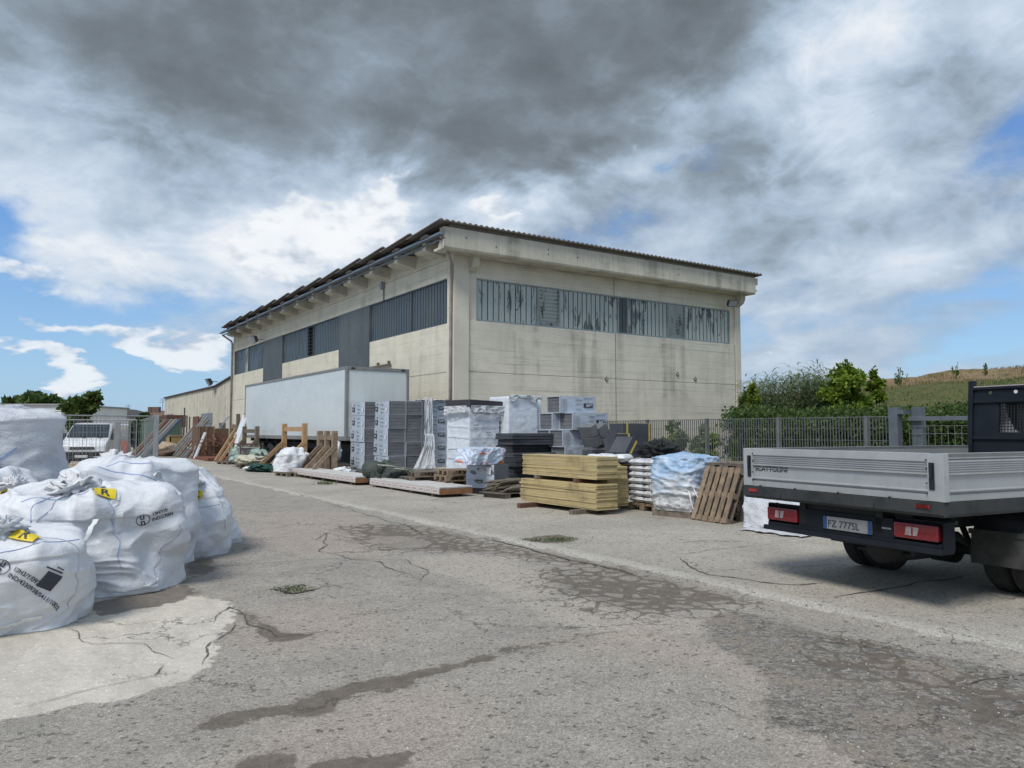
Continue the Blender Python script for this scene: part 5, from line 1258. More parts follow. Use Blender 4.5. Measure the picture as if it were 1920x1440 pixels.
# ---------------------------------------------------------------- yellow shuttering boards
def yellowmat():
    m, b = newmat('shuttering_panel'); co = coords('Object'); oi = N('ShaderNodeObjectInfo')
    base = MIX(SM(NO(coords('Object', (6, .7, 20)), 2, 6, .6), .3, .7), (.60, .485, .235, 1), (.46, .36, .17, 1))
    base = MIX(M('MULTIPLY', SM(NO(co, 2.0, 9, .7), .48, .7), .7), base, (.20, .15, .075, 1))
    base = MIX(oi.outputs['Random'], base, MIX(.65, base, (.34, .27, .165, 1)))
    put(b.inputs['Base Color'], base); b.inputs['Roughness'].default_value = .8; bump(b, NO(coords('Object', (4, 1, 30)), 8, 6, .7), .4, .006); return m
YP = yellowmat()
def boards(label, x, y, z, w, L, n, group='yellow shuttering board stacks', seed=1, th=.027):
    t = thing('board_stack', label, 'board stack', (x, y, z), 0, group); rr = random.Random(seed)
    for i in range(n):
        q = MB(); a, b = rr.gauss(0, .006), rr.gauss(0, .012); k = rr.gauss(0, .003)
        m = Matrix.Rotation(k, 4, 'Z'); q.box(a, w + a, b, L + b, i * th + .001, (i + 1) * th - .0015, m); q.build('board', YP, t, bevel=.002)
    return t
def bearer(x, y, z, L, w, h, label, rz=0):
    t = thing('timber_bearer', label, 'timber', (x, y, z), rz, 'timber bearers under the board stacks'); q = MB(); q.box(0, L, 0, w, 0, h); q.build('timber', WRED if 'red' in label else WOLD, t, bevel=.004); return t
bx, by = 9.32, 11.2
boards('lowest front stack of yellow boards resting on two bearers', bx, by, .10, .52, 2.55, 18, seed=2)
boards('upper front stack of yellow boards resting on the lower front one', bx + .06, by + .06, .67, .52, 2.5, 16, seed=3)
bearer(bx - .3, by + .35, 0, 1.2, .11, .098, 'grey bearer jutting out at the near end of the lower front stack'); bearer(bx - .38, by + 2.0, 0, 1.3, .11, .098, 'reddish bearer jutting out at the far end of the lower front stack', .05)
bearer(bx - .0, by + .62, .59, .6, .1, .078, 'reddish spacer timber near the middle between the front stacks'); bearer(bx - .0, by + 1.95, .59, .6, .1, .078, 'spacer timber at the far end between the front stacks')
boards('rear stack of yellow boards standing right of the lower front one', bx + .62, by + .42, .10, .56, 2.5, 20, seed=4)
boards('small yellow stack on the rear one beside the upper front stack', bx + .5, by + .35, .65, .60, 2.5, 9, seed=5)
boards('few paler boards lying on the small upper rear stack', bx + .48, by + .5, .90, .55, 2.4, 2, seed=6)
bearer(bx + .6, by + .8, 0, .9, .11, .098, 'dark bearer under the rear yellow stack'); bearer(bx + .6, by + 2.3, 0, .9, .11, .098, 'far bearer under the rear yellow stack')
# ---------------------------------------------------------------- sacks
def sackmat(name, c, pr):
    m, b = newmat(name); co = coords('Object'); v = NO(coords('Object', (2, 2, 5)), 6, 7, .7, .8)
    put(b.inputs['Base Color'], MIX(SM(v, .5, .62), c4(c), c4(pr))); b.inputs['Roughness'].default_value = .35
    bump(b, NO(co, 12, 6, .7, .6), .7, .03); return m
SACK = sackmat('sack_print', (.60, .62, .64), (.36, .33, .30))
SACKW = sackmat('sack_white', (.72, .74, .76), (.58, .6, .62))
def sack_mesh(L, w, h, seed):
    q = MB(); nx, ny = 18, 12
    for s in (1, -1):
        vs, fs = grid_bm(nx, ny, lambda u, v: ((u - .5) * L, (v - .5) * w, s * h * .5 * (max(0, 1 - abs(2 * u - 1) ** 5) * max(0, 1 - abs(2 * v - 1) ** 5)) ** .45 * (1 + .25 * noise.noise(Vector((u * 4, v * 4, seed)))) + h * .5))
        q.add(vs, fs)
    return q
def sack(t0, loc, rz, L, w, h, label, group, m, seed, par=None, pr=True):
    t = thing('sack', label, 'sack', loc, rz, group); sack_mesh(L, w, h, seed).build('bag', m, t, smooth=True)
    if pr:
        q = MB(); flat_text(q, 'WITTEMIX', .05, (-L * .3, -w / 2 - .006, h * .38), (1, 0, 0), (0, 0, 1)); q.build('print', INKG, t)
    return t
def sack_pallet(x, y, nl, z0, label, group, m, seed=0):
    rr = random.Random(seed)
    for k in range(nl):
        for j in range(2):
            lv = 'topmost' if k == nl - 1 else ORD[k] if k < 4 else 'fifth from the bottom' if k == 4 else 'sixth from the bottom'
            sack(None, (x + .34 + rr.uniform(-.02, .02), y + .22 + j * .42, z0 + k * .125), rr.uniform(-.05, .05), .66, .42, .135, '%s sack in the %s row %s' % (lv, 'front' if j == 0 else 'rear', label), group, m, rr.random() * 50)
pallet((10.72, 11.05, 0), 0, 'pallet under the printed grey white sacks beside the yellow boards', L=.72, W=.85)
sack_pallet(10.72, 11.05, 7, .145, 'beside the blue wrapped pallet', 'sacks on the printed pallet', SACK, 3)
for i, (dx, dy, rz) in enumerate(((.0, .0, .1), (.42, .1, -.2), (.05, .5, .2), (.45, .6, 0))):
    sack(None, (10.28 + dx, 11.95 + dy, .965), rz + .6, .5, .36, .15, '%s white sack lying on top of the rear yellow stack' % ('near left', 'near right', 'far left', 'far right')[i], 'white sacks on the yellow boards', SACKW, i, pr=False)
# black tarpaulin heap
def lump(name, label, cat, loc, r, seed, m, amp=.25, k=3.0, group=None, flat=.0, rz=0, part='sheet'):
    t = thing(name, label, cat, loc, rz, group); q = MB(); nu, nv = 48, 26; O = Vector((seed, seed * .7, seed * .3))
    for j in range(nv + 1):
        th = math.pi * j / nv
        for i in range(nu):
            ph = 2 * math.pi * i / nu; d = Vector((math.sin(th) * math.cos(ph), math.sin(th) * math.sin(ph), math.cos(th)))
            o = 1 + amp * (ridge(noise.noise(d * k * .6 + O)) - .4) + amp * .5 * (ridge(noise.noise(d * k * 1.5 + O * 2)) - .4) + amp * .25 * noise.noise(d * k * 4 + O)
            p = Vector((d.x * r[0], d.y * r[1], d.z * r[2])) * o; q.v.append((p.x, p.y, max(p.z + r[2] * (1 - flat), 0)))
    for j in range(nv):
        for i in range(nu): a = j * nu + i; b = j * nu + (i + 1) % nu; q.f.append((a, b, b + nu, a + nu))
    q.build(part, m, t, smooth=True); return t
BLACKF = filmmat('black_film', (.012, .012, .014), (.02, .02, .022), .35, .9, 6)
lump('black_tarpaulin', 'crumpled black tarpaulin heaped on the sacks beside the blue wrapped pallet', 'tarpaulin', (11.45, 11.75, 1.0), (.36, .42, .19), 4, BLACKF, .45, 2.4, flat=.0)
# blue wrapped pallet
def bluewrap():
    m, b = newmat('blue_wrap'); P = coords('Object'); sx = N('ShaderNodeSeparateXYZ'); put(sx.inputs[0], P)
    f = SM(M('ADD', sx.outputs[2], M('MULTIPLY', M('SUBTRACT', NO(P, 2.2, 6, .6), .5), 1.2)), .35, .75)
    sk = MIX(SM(NO(coords('Object', (2, 2, 6)), 5, 7, .7), .45, .6), (.60, .62, .64, 1), (.40, .38, .36, 1))
    put(b.inputs['Base Color'], MIX(f, sk, MIX(SM(NO(P, 3, 6), .35, .65), (.27, .43, .63, 1), (.48, .59, .72, 1)))); b.inputs['Roughness'].default_value = .28
    w = NO(coords('Object', (1, 1, 2.2)), 6, 6, .65, 1.3); bump(b, M('ABSOLUTE', M('SUBTRACT', w, .5)), .45, .06)
    t = thing('blue_wrapped_pallet', 'pallet of sacks under pale blue stretch film left of the leaning pallet', 'wrapped pallet', (10.45, 9.9, 0), R(10))
    q = MB(); [q.box(a, a + .14, 0, .85, 0, .1) for a in (0, .43, .86)]; q.box(0, 1, 0, .85, .1, .12); q.build('pallet', WOLD, t)
    o = wrap_box(1.08, .92, .98, 21, amp=.05, rad=.2, bulge=.06, top=.10, hstr=2.4).build('film', m, t, smooth=True); o.location = (-.03, -.03, .12)
    q = MB(); q.tube([(.02, -.06, .55), (.12, -.12, .3), (.35, -.2, .12), (.62, -.3, .02), (.75, -.33, .015)], [.01, .014, .02, .022, .012], 6); q.tube([(-.02, .02, .5), (-.02, -.06, .2), (.1, -.1, .1), (.3, -.16, .05)], .012, 6); q.build('film_tail', WHITEP, t, smooth=True)
bluewrap()
for k in range(7): pallet((10.88 + .02 * (k % 3), 9.08, .146 * k), R((0, 1, -1)[k % 3]), 'flat pallet %s behind the leaning pallet' % ('at the very bottom', 'second from the ground', 'third from the ground', 'fourth from the ground', 'third from the top', 'second from the top', 'on top of the stack')[k], 'flat pallets behind the leaning one', m=WOLD, L=1.2, W=.78)
# leaning pallet
def leaning():
    t = thing('leaning_pallet', 'wooden pallet standing on edge and leaning back against white wrapped goods', 'pallet', (9.62, 8.72, 0))
    a = on_ground(1296, 974); b = on_ground(1378, 986); d = (b - a).normalized(); L = .86; up = Vector((.40, .12, .93)).normalized(); up = (up - d * up.dot(d)).normalized(); nrm = d.cross(up) * -1
    if nrm.y > 0: pass
    M4 = Matrix(((d.x, up.x, nrm.x, a.x), (d.y, up.y, nrm.y, a.y), (d.z, up.z, nrm.z, a.z + .01), (0, 0, 0, 1)))
    t.matrix_world = Matrix.Identity(4); t.location = (a.x, a.y, 0)
    T0 = Matrix.Translation((-a.x, -a.y, 0)) @ M4
    H = 1.02; ws = [.105] * 6; g = (L - sum(ws)) / 5; x = 0; rr = random.Random(2)
    sgn = 1 if (M4 @ Vector((0, 0, 1)) - M4 @ Vector((0, 0, 0))).dot(Vector((-a.x, -a.y, 0))) > 0 else -1
    for w in ws:
        q = MB(); q.box(x, x + w, rr.uniform(-.006, .006), H, *(sorted((sgn * .0, sgn * .022))), T0); q.build('slat', WPAL, t, bevel=.003); x += w + g
    for y in (.0, H / 2 - .05, H - .1):
        q = MB(); q.box(0, L, y, y + .1, *(sorted((-sgn * .001, -sgn * .022))), T0); q.build('cross_board', WPAL, t, bevel=.003)
        for xx in (0, L / 2 - .05, L - .1): q = MB(); q.box(xx, xx + .1, y, y + .1, *(sorted((-sgn * .023, -sgn * .11))), T0); q.build('block', WOLD, t)
    for xx in (0, L / 2 - .05, L - .1): q = MB(); q.box(xx, xx + .1, 0, H, *(sorted((-sgn * .111, -sgn * .13))), T0); q.build('back_board', WOLD, t)
leaning()
# white wrapped goods behind the truck tail
t = thing('white_sheet_bale', 'white sheet covered bale between the leaning pallet and the truck', 'bale', (10.38, 7.35, 0), R(2))
o = wrap_box(1.15, 1.3, .78, 31, amp=.06, rad=.12, bulge=.02, hstr=.6, lean=(.1, 0), top=.04).build('sheet', filmmat('white_sheet', (.68, .70, .73), (.60, .62, .66), .45, .6, 4), t, smooth=True)
def hem(u, v): a = u; return (-.12 - .3 * v + .05 * math.sin(a * 17), -.1 + a * 1.1, .02 + .03 * abs(noise.noise(Vector((a * 7, v * 5, 2)))))
drape(hem, 40, 6, 'hem', FOLD, t)
for i, zz in enumerate((.15, .29, .43)):
    sack(None, (11.3, 6.3, zz), R(80), .7, .42, .15, '%s silvery sack of the small pile behind the truck tail' % ('bottom', 'middle', 'top')[i], 'silvery sacks behind the truck', SACK, i + 60, pr=False)
pallet((10.95, 5.9, 0), 0, 'pallet under the silvery sacks behind the truck tail', L=.8)
# ---------------------------------------------------------------- low flat cartons
def flatcarton(x, y, L, w, h, label, seed, rz=0, z=.12):
    t = thing('long_flat_pack', label, 'flat pack', (x, y, 0), rz, 'long low packs with repeated labels')
    q = MB(); q.box(0, w, 0, L, z, z + h); q.build('carton', mat('pinkish_carton', (.50, .44, .41), (.44, .38, .35), .6, 2, var=0), t, bevel=.005)
    ml, mr = mat('pale_label', (.62, .585, .565), (.58, .54, .52), .5, 9, var=0), mat('label_red', (.40, .30, .28), None, .5, var=0, bstr=0); n = int(L / .37)
    for i in range(n):
        o = MB().box(-.004, .0, i * L / n + .03, (i + 1) * L / n - .03, z + .03, z + h - .03).build('label', ml, t)
        MB().box(-.006, -.0045, i * L / n + .08, (i + 1) * L / n - .08, z + h * .4, z + h * .62).build('label_print', mr, o)
    q = MB(); q.box(.01, w, -.02, -.001, z - .005, z + h * .8); q.build('end_board', mat('orange_end', (.28, .13, .055), (.2, .09, .04), .7, 5, var=0), t)
    q = MB(); [q.box(w * i / 4 + .01, w * (i + 1) / 4 - .01, -.025, L, z + h + .001, z + h + .03) for i in range(4)]; q.build('top_strip', mat('top_white', (.6, .58, .55), None, .6, var=0), t)
    for yy in np.arange(.4, L - .3, 1.2): MB().box(.05, w - .05, yy, yy + .1, 0, z).build('bearer', WOLD, t)
    return t
flatcarton(8.75, 16.4, 4.2, .92, .15, 'long low pack with pink printed labels and orange end, the nearer one', 1, z=.07)
flatcarton(8.55, 21.2, 5.9, .9, .15, 'long low pack with printed labels reaching back towards the trestles', 2, z=.09)
c = on_ground(708, 913); t = thing('pale_block', 'small pale wooden block under the corner of the nearer long pack', 'block', (c.x, c.y, 0), .2); q = MB(); q.box(-.1, .35, -.05, .06, 0, .09); q.build('timber', mat('pale_wood', (.5, .46, .38), None, .8), t, bevel=.004)
# green tarpaulin roll and grey sheets
GREENT = filmmat('green_canvas', (.035, .05, .04), (.055, .075, .06), .6, .6, 4)
def tarp():
    t = thing('green_tarpaulin', 'dark green tarpaulin rolled and slumped over the end of the long packs', 'tarpaulin', (9.4, 20.6, 0))
    q = MB(); q.tube([(-.42, .75, .42), (-.3, .55, .45), (-.1, .3, .44)], [.26, .27, .24], 18); o = q.build('roll', GREENT, t, smooth=True)
    def f(u, v): 
        x = -.45 + 1.5 * u; y = -.5 + 1.3 * v; h = .62 * math.exp(-((u - .45) / .38) ** 2) * (.35 + .65 * v) + .06
        return (x, y, h + .07 * ridge(noise.noise(Vector((u * 5 - v * 2, v * 3, 2)))) + .03 * noise.noise(Vector((u * 14, v * 9, 1))))
    drape(f, 50, 40, 'sheet', GREENT, t, .01); 
    def g(u, v): return (-.50 + .06 * v + .08 * ridge(noise.noise(Vector((u * 5, v * 2, 9)))), -.5 + 1.2 * u, .5 * math.exp(-((u - .5) / .5) ** 2) * (1 - v) + .01)
    drape(g, 30, 14, 'skirt', GREENT, t, .01)
tarp()
for i, (x, y, zz, L, w, a, lb) in enumerate(((8.95, 19.75, .62, 1.4, .65, .1, 'grey weathered plank sheet lying on the pallets, upper one'), (9.15, 19.5, .54, 1.4, .7, .06, 'grey weathered plank sheet lying under the upper one'))):
    t = thing('weathered_sheet', lb, 'board', (x, y, zz), 0, 'weathered sheets', (R(0), R(9), a)); q = MB()
    for k in range(5): q.box(0, L, w * k / 5, w * (k + 1) / 5 - .012, 0, .035)
    q.build('planks', mat('weathered_grey', (.42, .43, .39), (.20, .21, .18), .9, 5, (1, 4, 1), var=.1, contrast=(.42, .56)), t, bevel=.003)
for i, (x, y, zz, rz, lb) in enumerate(((9.2, 18.9, 0.2, 3, 'lower left pallet behind the nearer long pack'), (9.3, 18.8, .346, 0, 'pallet on the lower left one behind the nearer long pack'), (9.62, 17.6, .0, 4, 'lowest pallet of the stack before the tall wrapped block'), (9.6, 17.65, .146, 2, 'second pallet of the stack before the tall wrapped block'), (9.57, 17.55, .292, 5, 'third pallet of the stack before the tall wrapped block'), (9.62, 17.55, .438, 2, 'top pallet of the stack before the tall wrapped block'))):
    pallet((x, y, zz), R(rz - 12), lb, 'pallets stacked behind the long packs', m=WOLD if i < 2 else WPAL, L=1.2, W=.9)
# small printed box with a clear bag on top
def printed_box():
    x, y = at_depth(927, 19.3); t = thing('printed_pack', 'single printed grey pack with a white label at the foot of the tall block', 'insulation pack', (x, y, 0), R(-70))
    q = MB(); q.box(-.9, 0, 0, .62, .0, .16); q.build('base', EPSD, t, bevel=.006); q = MB(); q.box(-.88, .0, .0, .6, .16, .74); q.build('boards', EPS, t, bevel=.004)
    q = MB(); q.v = []; vs, fs = grid_bm(14, 10, lambda u, v: (-.90 + .9 * u, -.012 - .012 * math.sin(u * 9 + v * 4) - .008 * math.sin(v * 17), .15 + .6 * v)); q.add(vs, fs); vs, fs = grid_bm(10, 8, lambda u, v: (-.625, .62 * u - .01, .15 + .6 * v)); q.add(vs, fs); q.build('film', FILM, t)
    q = MB(); q.box(-.52, -.36, -.045, -.04, .28, .36); q.build('printed_logo', INK, t)
    q = MB(); flat_text(q, 'LAPE', .055, (-.51, -.047, .29), (1, 0, 0), (0, 0, 1)); q.build('logo_text', WHITEP, t)
    q = MB(); [flat_text(q, 'Greypor', .05, (-.30, -.042, zz), (1, 0, 0), (0, 0, 1)) for zz in (.6, .3)]; q.box(-.52, -.46, -.042, -.04, .6, .65); q.build('print', INKG, t)
    q = MB(); q.box(-.22, -.08, -.045, -.04, .5, .68); q.build('white_label', WHITEP, t)
    # clear bag with orange print
    x, y = at_depth(912, 19.4); t = thing('clear_bag', 'crumpled clear bag with orange and blue print on the printed pack', 'bag', (x, y, .76), R(12))
    m, b = newmat('bag_print'); P = coords('Object'); w = NO(coords('Object', (1, 1, 3)), 3.2, 5, .6, .5)
    co = MIX(SM(w, .56, .60), (.52, .60, .72, 1), (.62, .17, .05, 1)); co = MIX(SM(NO(coords('Object', (1, 1, 2)), 5, 5, .6, .5), .62, .66), co, (.06, .08, .22, 1)); co = MIX(SM(NO(P, 2.5, 3), .5, .6), co, (.60, .68, .80, 1))
    put(b.inputs['Base Color'], co); b.inputs['Roughness'].default_value = .25; bump(b, M('ABSOLUTE', M('SUBTRACT', NO(P, 8, 6, .6, 1.5), .5)), .8, .05)
    o = wrap_box(1.15, .7, .40, 44, amp=.06, rad=.15, bulge=.03, lean=(.08, 0), top=.03).build('bag', m, t, smooth=True); o.location = (-.6, -.1, 0)
printed_box()
# bark slabs on small pallet
def bark():
    c = on_ground(948, 932); t = thing('bark_slabs', 'heap of grey rough bark edged slabs left of the yellow boards', 'timber', (c.x + .1, c.y + .1, .12), R(10)); rr = random.Random(8)
    for k in range(22):
        z = rr.uniform(.0, .26); y = rr.uniform(-.35, .4); L = rr.uniform(.35, .62) * (1 - z); q = MB(); q.tube([(-L, y, z + .02), (-L * .4, y + rr.uniform(-.03, .03), z + .05), (L * .4, y + rr.uniform(-.03, .03), z + .04), (L, y, z + .01)], [.012, .045, .05, .02], 6)
        q.build('slab', mat('bark_grey', (.20, .175, .13), (.12, .10, .07), .9, 6, dirt=((.28, .25, .18), .5)) if k == 0 else bpy.data.materials['bark_grey'], t)
    q = MB(); q.box(-.5, .5, -.4, .45, -.02, .0); q.box(-.4, -.25, -.4, .4, -.12, -.02); q.box(.2, .35, -.4, .4, -.12, -.02); q.build('support', WOLD, t)
bark()
# ================================================================ BIG BAGS
def bagmat():
    m, b = newmat('woven_polypropylene'); co = coords('Object')
    n = NO(co, 1.7, 7, .6, .4); col = MIX(SM(n, .3, .7), (.68, .695, .715, 1), (.60, .615, .635, 1))
    col = MIX(M('MULTIPLY', SM(NO(co, 3.2, 8, .7, .6), .60, .78), .25), col, (.46, .45, .42, 1))
    put(b.inputs['Base Color'], col); b.inputs['Roughness'].default_value = .48; b.inputs['Specular IOR Level'].default_value = .45
    w = NO(coords('Object', (1, 1, 1.9)), 3.2, 4, .55, .9); w2 = NO(coords('Object', (1.9, 1.9, .7)), 6, 3, .55, 1.2)
    h = M('ADD', M('ABSOLUTE', M('SUBTRACT', w, .5)), M('MULTIPLY', M('ABSOLUTE', M('SUBTRACT', w2, .5)), .5))
    n1 = bump(None, h, .32, .06)
    wv = N('ShaderNodeTexWave'); put(wv.inputs['Vector'], coords('Object', (1, 1, 1), (.3, .2, .1))); wv.inputs['Scale'].default_value = 90
    bump(b, wv.outputs['Fac'], .12, .001, n1); return m
BAG = bagmat(); BLUE = mat('blue_seam', (.34, .42, .64), None, .6, bstr=0, var=0); SEAM = mat('grey_seam', (.48, .50, .56), None, .6, var=0); STRAP = mat('white_strap', (.74, .75, .74), (.66, .67, .67), .5, 12, var=0)
YTAG = mat('yellow_tag', (.72, .55, .02), (.66, .50, .02), .5, var=0, bstr=0)
def fold_set(seed, n=13, lo=.7, hi=1.7):
    rg = random.Random(seed); F = []
    for i in range(n):
        d = Vector((rg.gauss(0, 1), rg.gauss(0, 1), rg.gauss(0, .9))).normalized(); F.append((d, rg.uniform(lo, hi), rg.uniform(0, 3), Vector((rg.uniform(-9, 9), rg.uniform(-9, 9), 0)), rg.uniform(.5, 1)))
    return F
def folds(F, P):
    h = 0
    for d, f, ph, o, a in F:
        w = noise.noise(P * 1.25 + o) + .12
        if w <= 0: continue
        t = (P.dot(d) * f + ph + .22 * noise.noise(P * 1.6 + o * 2)) % 1.0; t = abs(2 * t - 1)   # triangle wave: flat facets between sharp creases
        h += a * min(w * 2.6, 1) * (t - .5) / f
    return h
class Bag:
    def __init__(s, label, loc, r, h, rz, seed, sq=2.6, amp=.05, lean=(0, 0), boxy=False, sag=.25, corner=0.0, group='big bags in the left pile', sub=(150, 96)):
        s.t = thing('big_bag', label, 'big bag', loc, rz, group); q = MB(); nu, nv = sub; O = Vector((seed * 7.3, seed * 3.1, seed * 1.9)); N3 = noise.noise; FS = fold_set(seed); FT = fold_set(seed + 77, 8, 2.2, 4.0)
        for j in range(nv + 1):
            v = j / nv; 
            for i in range(nu):
                a = 2 * math.pi * i / nu; c, sn = math.cos(a), math.sin(a)
                k = (abs(c) ** sq + abs(sn) ** sq) ** (-1 / sq)      # rounded square plan
                # vertical profile: flat foot, belly, shoulders gathering to the middle
                if v < .12: rr_, z = v / .12 * .86, 0
                elif boxy and v < .80:
                    t = (v - .12) / .68; rr_ = .90 + .10 * math.sin(t * math.pi * .8); z = t * .90
                elif boxy:
                    t = (v - .80) / .2; e = t * math.pi / 2; rr_ = (.96 * math.cos(e)) ** .55 if t < 1 else 0; z = .90 + .10 * math.sin(e)
                elif v < .62:
                    t = (v - .12) / .5; rr_ = .86 + .14 * math.sin(t * math.pi * .62) + .02 * t; z = t * .72; rr_ += -.05 * t ** 3
                else:
                    t = (v - .62) / .38; e = t * math.pi / 2; rr_ = (.98 * math.cos(e)) ** .8 if t < 1 else 0; z = .72 + .28 * math.sin(e) ** .9
                kk = 1 + (k - 1) * (1 - .2 * z)
                p = Vector((c * kk * rr_, sn * kk * rr_, z)); 
                P = Vector((p.x * r[0], p.y * r[1], z * h))
                W = P + Vector((N3(P * 1.1 + O), N3(P * 1.1 + O * 2), N3(P * 1.3 + O * 3))) * .35
                up = min(1, max(0, (z - .55) / .45))
                # folds that run up into the gathered neck and sag creases near the foot
                f1 = ridge(N3(Vector((math.cos(a) * 3.2, math.sin(a) * 3.2, z * .7)) + O)) * (.35 + up * .9)
                f2 = ridge(N3(W * 2.3 + O)); f3 = ridge(N3(Vector((W.x * 2.5, W.y * 2.5, W.z * 6.5)) + O * 1.3)) * (1.1 - up * .6); f4 = ridge(N3(W * 7 + O))
                d = amp * ((f1 - .4) * (.25 + .6 * up) + (f3 - .4) * .26 + (f4 - .4) * .02 + folds(FS, P) * 2.0 + folds(FT, P) * 1.6) + .05 * N3(P * 1.4 + O * 5)
                ed = min(1, rr_ * 3) if v > .62 else 1; 
                rad = Vector((c, sn, .5 * up)).normalized(); P2 = P + rad * d * ed * (0 if v < .1 else 1)
                sg = sag * .12 * (1 - z) * (1 if z > 0 else .6); P2.x *= 1 + sg; P2.y *= 1 + sg
                P2.z += up * .10 * N3(P * 2.2 + O * 4) + (up ** 2) * amp * (f2 - .4) 
                P2.x += lean[0] * z; P2.y += lean[1] * z
                q.v.append((P2.x, P2.y, max(0.0, P2.z)))
        for j in range(nv):
            for i in range(nu): a_ = j * nu + i; b_ = j * nu + (i + 1) % nu; q.f.append((a_, b_, b_ + nu, a_ + nu))
        q.f.append(tuple(range(nu))[::-1])
        s.o = q.build('body', BAG, s.t, smooth=True); s.r, s.h, s.lean = r, h, lean
        s.bvh = BVHTree.FromPolygons([Vector(v) for v in q.v], q.f)
        s.cen = Vector((lean[0] * .45, lean[1] * .45, h * .45))
    def hit(s, d, org=None):
        d = Vector(d).normalized(); o = (org or s.cen); r = s.bvh.ray_cast(o + d * 6, -d)
        return (r[0], r[1]) if r[0] is not None else (o + d * .6, d)
    def ang(s, az, el): return Vector((math.cos(R(az)) * math.cos(R(el)), math.sin(R(az)) * math.cos(R(el)), math.sin(R(el))))
    def ribbon(s, name, pts, w, m, off=.006, jit=0.0):
        """strip lying on the bag through (azimuth, elevation) points"""
        q = MB(); P = []
        for i in range(len(pts) - 1):
            n = 14
            for k in range(n + (i == len(pts) - 2)):
                t = k / n; az = pts[i][0] * (1 - t) + pts[i + 1][0] * t; el = pts[i][1] * (1 - t) + pts[i + 1][1] * t
                az += jit * noise.noise(Vector((az * .1, el * .1, 1))) ; hp, hn = s.hit(s.ang(az, el)); P.append((hp + hn * off, hn))
        for i, (p, n) in enumerate(P):
            d = P[min(i + 1, len(P) - 1)][0] - P[max(i - 1, 0)][0]; sd = d.cross(n).normalized() * w / 2
            q.v += [tuple(p - sd), tuple(p + sd), tuple(p + sd - n * .008), tuple(p - sd - n * .008)]
        for i in range(len(P) - 1):
            a = i * 4
            for e in range(4): q.f.append((a + e, a + (e + 1) % 4, a + 4 + (e + 1) % 4, a + 4 + e))
        return q.build(name, m, s.t, smooth=False)
    def frame(s, az, el, roll=0):
        p, n = s.hit(s.ang(az, el)); n = (n + s.ang(az, el)).normalized(); x = Vector((0, 0, 1)).cross(n).normalized(); y = n.cross(x)
        c, sn = math.cos(R(roll)), math.sin(R(roll)); return p, n, x * c + y * sn, y * c - x * sn
    def project(s, name, polys, az, el, roll, m, off=.007):
        """flat outlines (x,y in metres) laid onto the bag round a point"""
        p, n, x, y = s.frame(az, el, roll); q = MB()
        for vs, fs in polys:
            w = []
            for a, b in vs:
                o = p + x * a + y * b; r = s.bvh.ray_cast(o + n * .5, -n); w.append(tuple((r[0] if r[0] is not None else o) + n * off))
            q.add(w, fs)
        me = bpy.data.meshes.new(name); me.from_pydata(q.v, [], q.f); me.materials.append(m); o = bpy.data.objects.new(name, me); COL.objects.link(o); o.parent = s.t; return o
    def loop(s, az, el, L, w=.035, rise=.12, dr=(0, 0)):
        q = MB(); a = s.hit(s.ang(az - L, el))[0]; b = s.hit(s.ang(az + L, el))[0]; P = []; rr = random.Random(int(az))
        out = s.ang(az, el)
        for k in range(17):
            t = k / 16; z = math.sin(math.pi * t) ** .7; P.append(a.lerp(b, t) + (out * .35 + Vector((dr[0], dr[1], 1))) * rise * z + Vector((rr.gauss(0, .004), rr.gauss(0, .004), 0)))
        for i, p in enumerate(P):
            d = (P[min(i + 1, 16)] - P[max(i - 1, 0)]).normalized(); sd = d.cross(out).normalized(); nn = sd; sd = (out * .8 + sd * .3).normalized() * w / 2; th = d.cross(sd).normalized() * .003
            q.v += [tuple(p - sd - th), tuple(p + sd - th), tuple(p + sd + th), tuple(p - sd + th)]
        for i in range(16):
            for e in range(4): k = i * 4; q.f.append((k + e, k + (e + 1) % 4, k + 4 + (e + 1) % 4, k + 4 + e))
        return q.build('lifting_loop', STRAP, s.t)
    def knot(s, az, el, r=.12, n=3, seed=1):
        """crumpled tied filling spout"""
        c = s.hit(s.ang(az, el))[0]; q = MB(); nu, nv = 30, 16
        for j in range(nv + 1):
            th = math.pi * j / nv
            for i in range(nu):
                ph = 2 * math.pi * i / nu; d = Vector((math.sin(th) * math.cos(ph), math.sin(th) * math.sin(ph), math.cos(th)))
                o = 1 + .7 * (ridge(noise.noise(d * 2.2 + Vector((seed, 0, 0)))) - .4) + .5 * (ridge(noise.noise(d * 5 + Vector((0, seed, 0)))) - .4); q.v.append(tuple(c + Vector((d.x * r * 1.3, d.y * r * 1.3, d.z * r * .75)) * o))
        for j in range(nv):
            for i in range(nu): a_ = j * nu + i; b_ = j * nu + (i + 1) % nu; q.f.append((a_, b_, b_ + nu, a_ + nu))
        return q.build('tied_spout', BAG, s.t, smooth=True)
def rect(x0, x1, y0, y1, n=4):
    return [(x0 + (x1 - x0) * i / n, y0 + (y1 - y0) * j / n) for j in range(n + 1) for i in range(n + 1)], [(j * (n + 1) + i, j * (n + 1) + i + 1, (j + 1) * (n + 1) + i + 1, (j + 1) * (n + 1) + i) for j in range(n) for i in range(n)]
def ring_poly(cx, cy, rx, ry, w, n=36):
    vs = []; fs = []
    for i in range(n): a = 2 * math.pi * i / n; vs += [(cx + math.cos(a) * rx, cy + math.sin(a) * ry), (cx + math.cos(a) * (rx - w), cy + math.sin(a) * (ry - w))]
    for i in range(n): j = (i + 1) % n; fs.append((2 * i, 2 * j, 2 * j + 1, 2 * i + 1))
    return vs, fs
def tpoly(sx, x, y, size, bold=True):
    vs, fs = text_polys(sx, size, bold); return [(a + x, b + y) for a, b in vs], fs
CAMAZ = 180 - 33.5 + 0  # helper only for choosing which side carries print
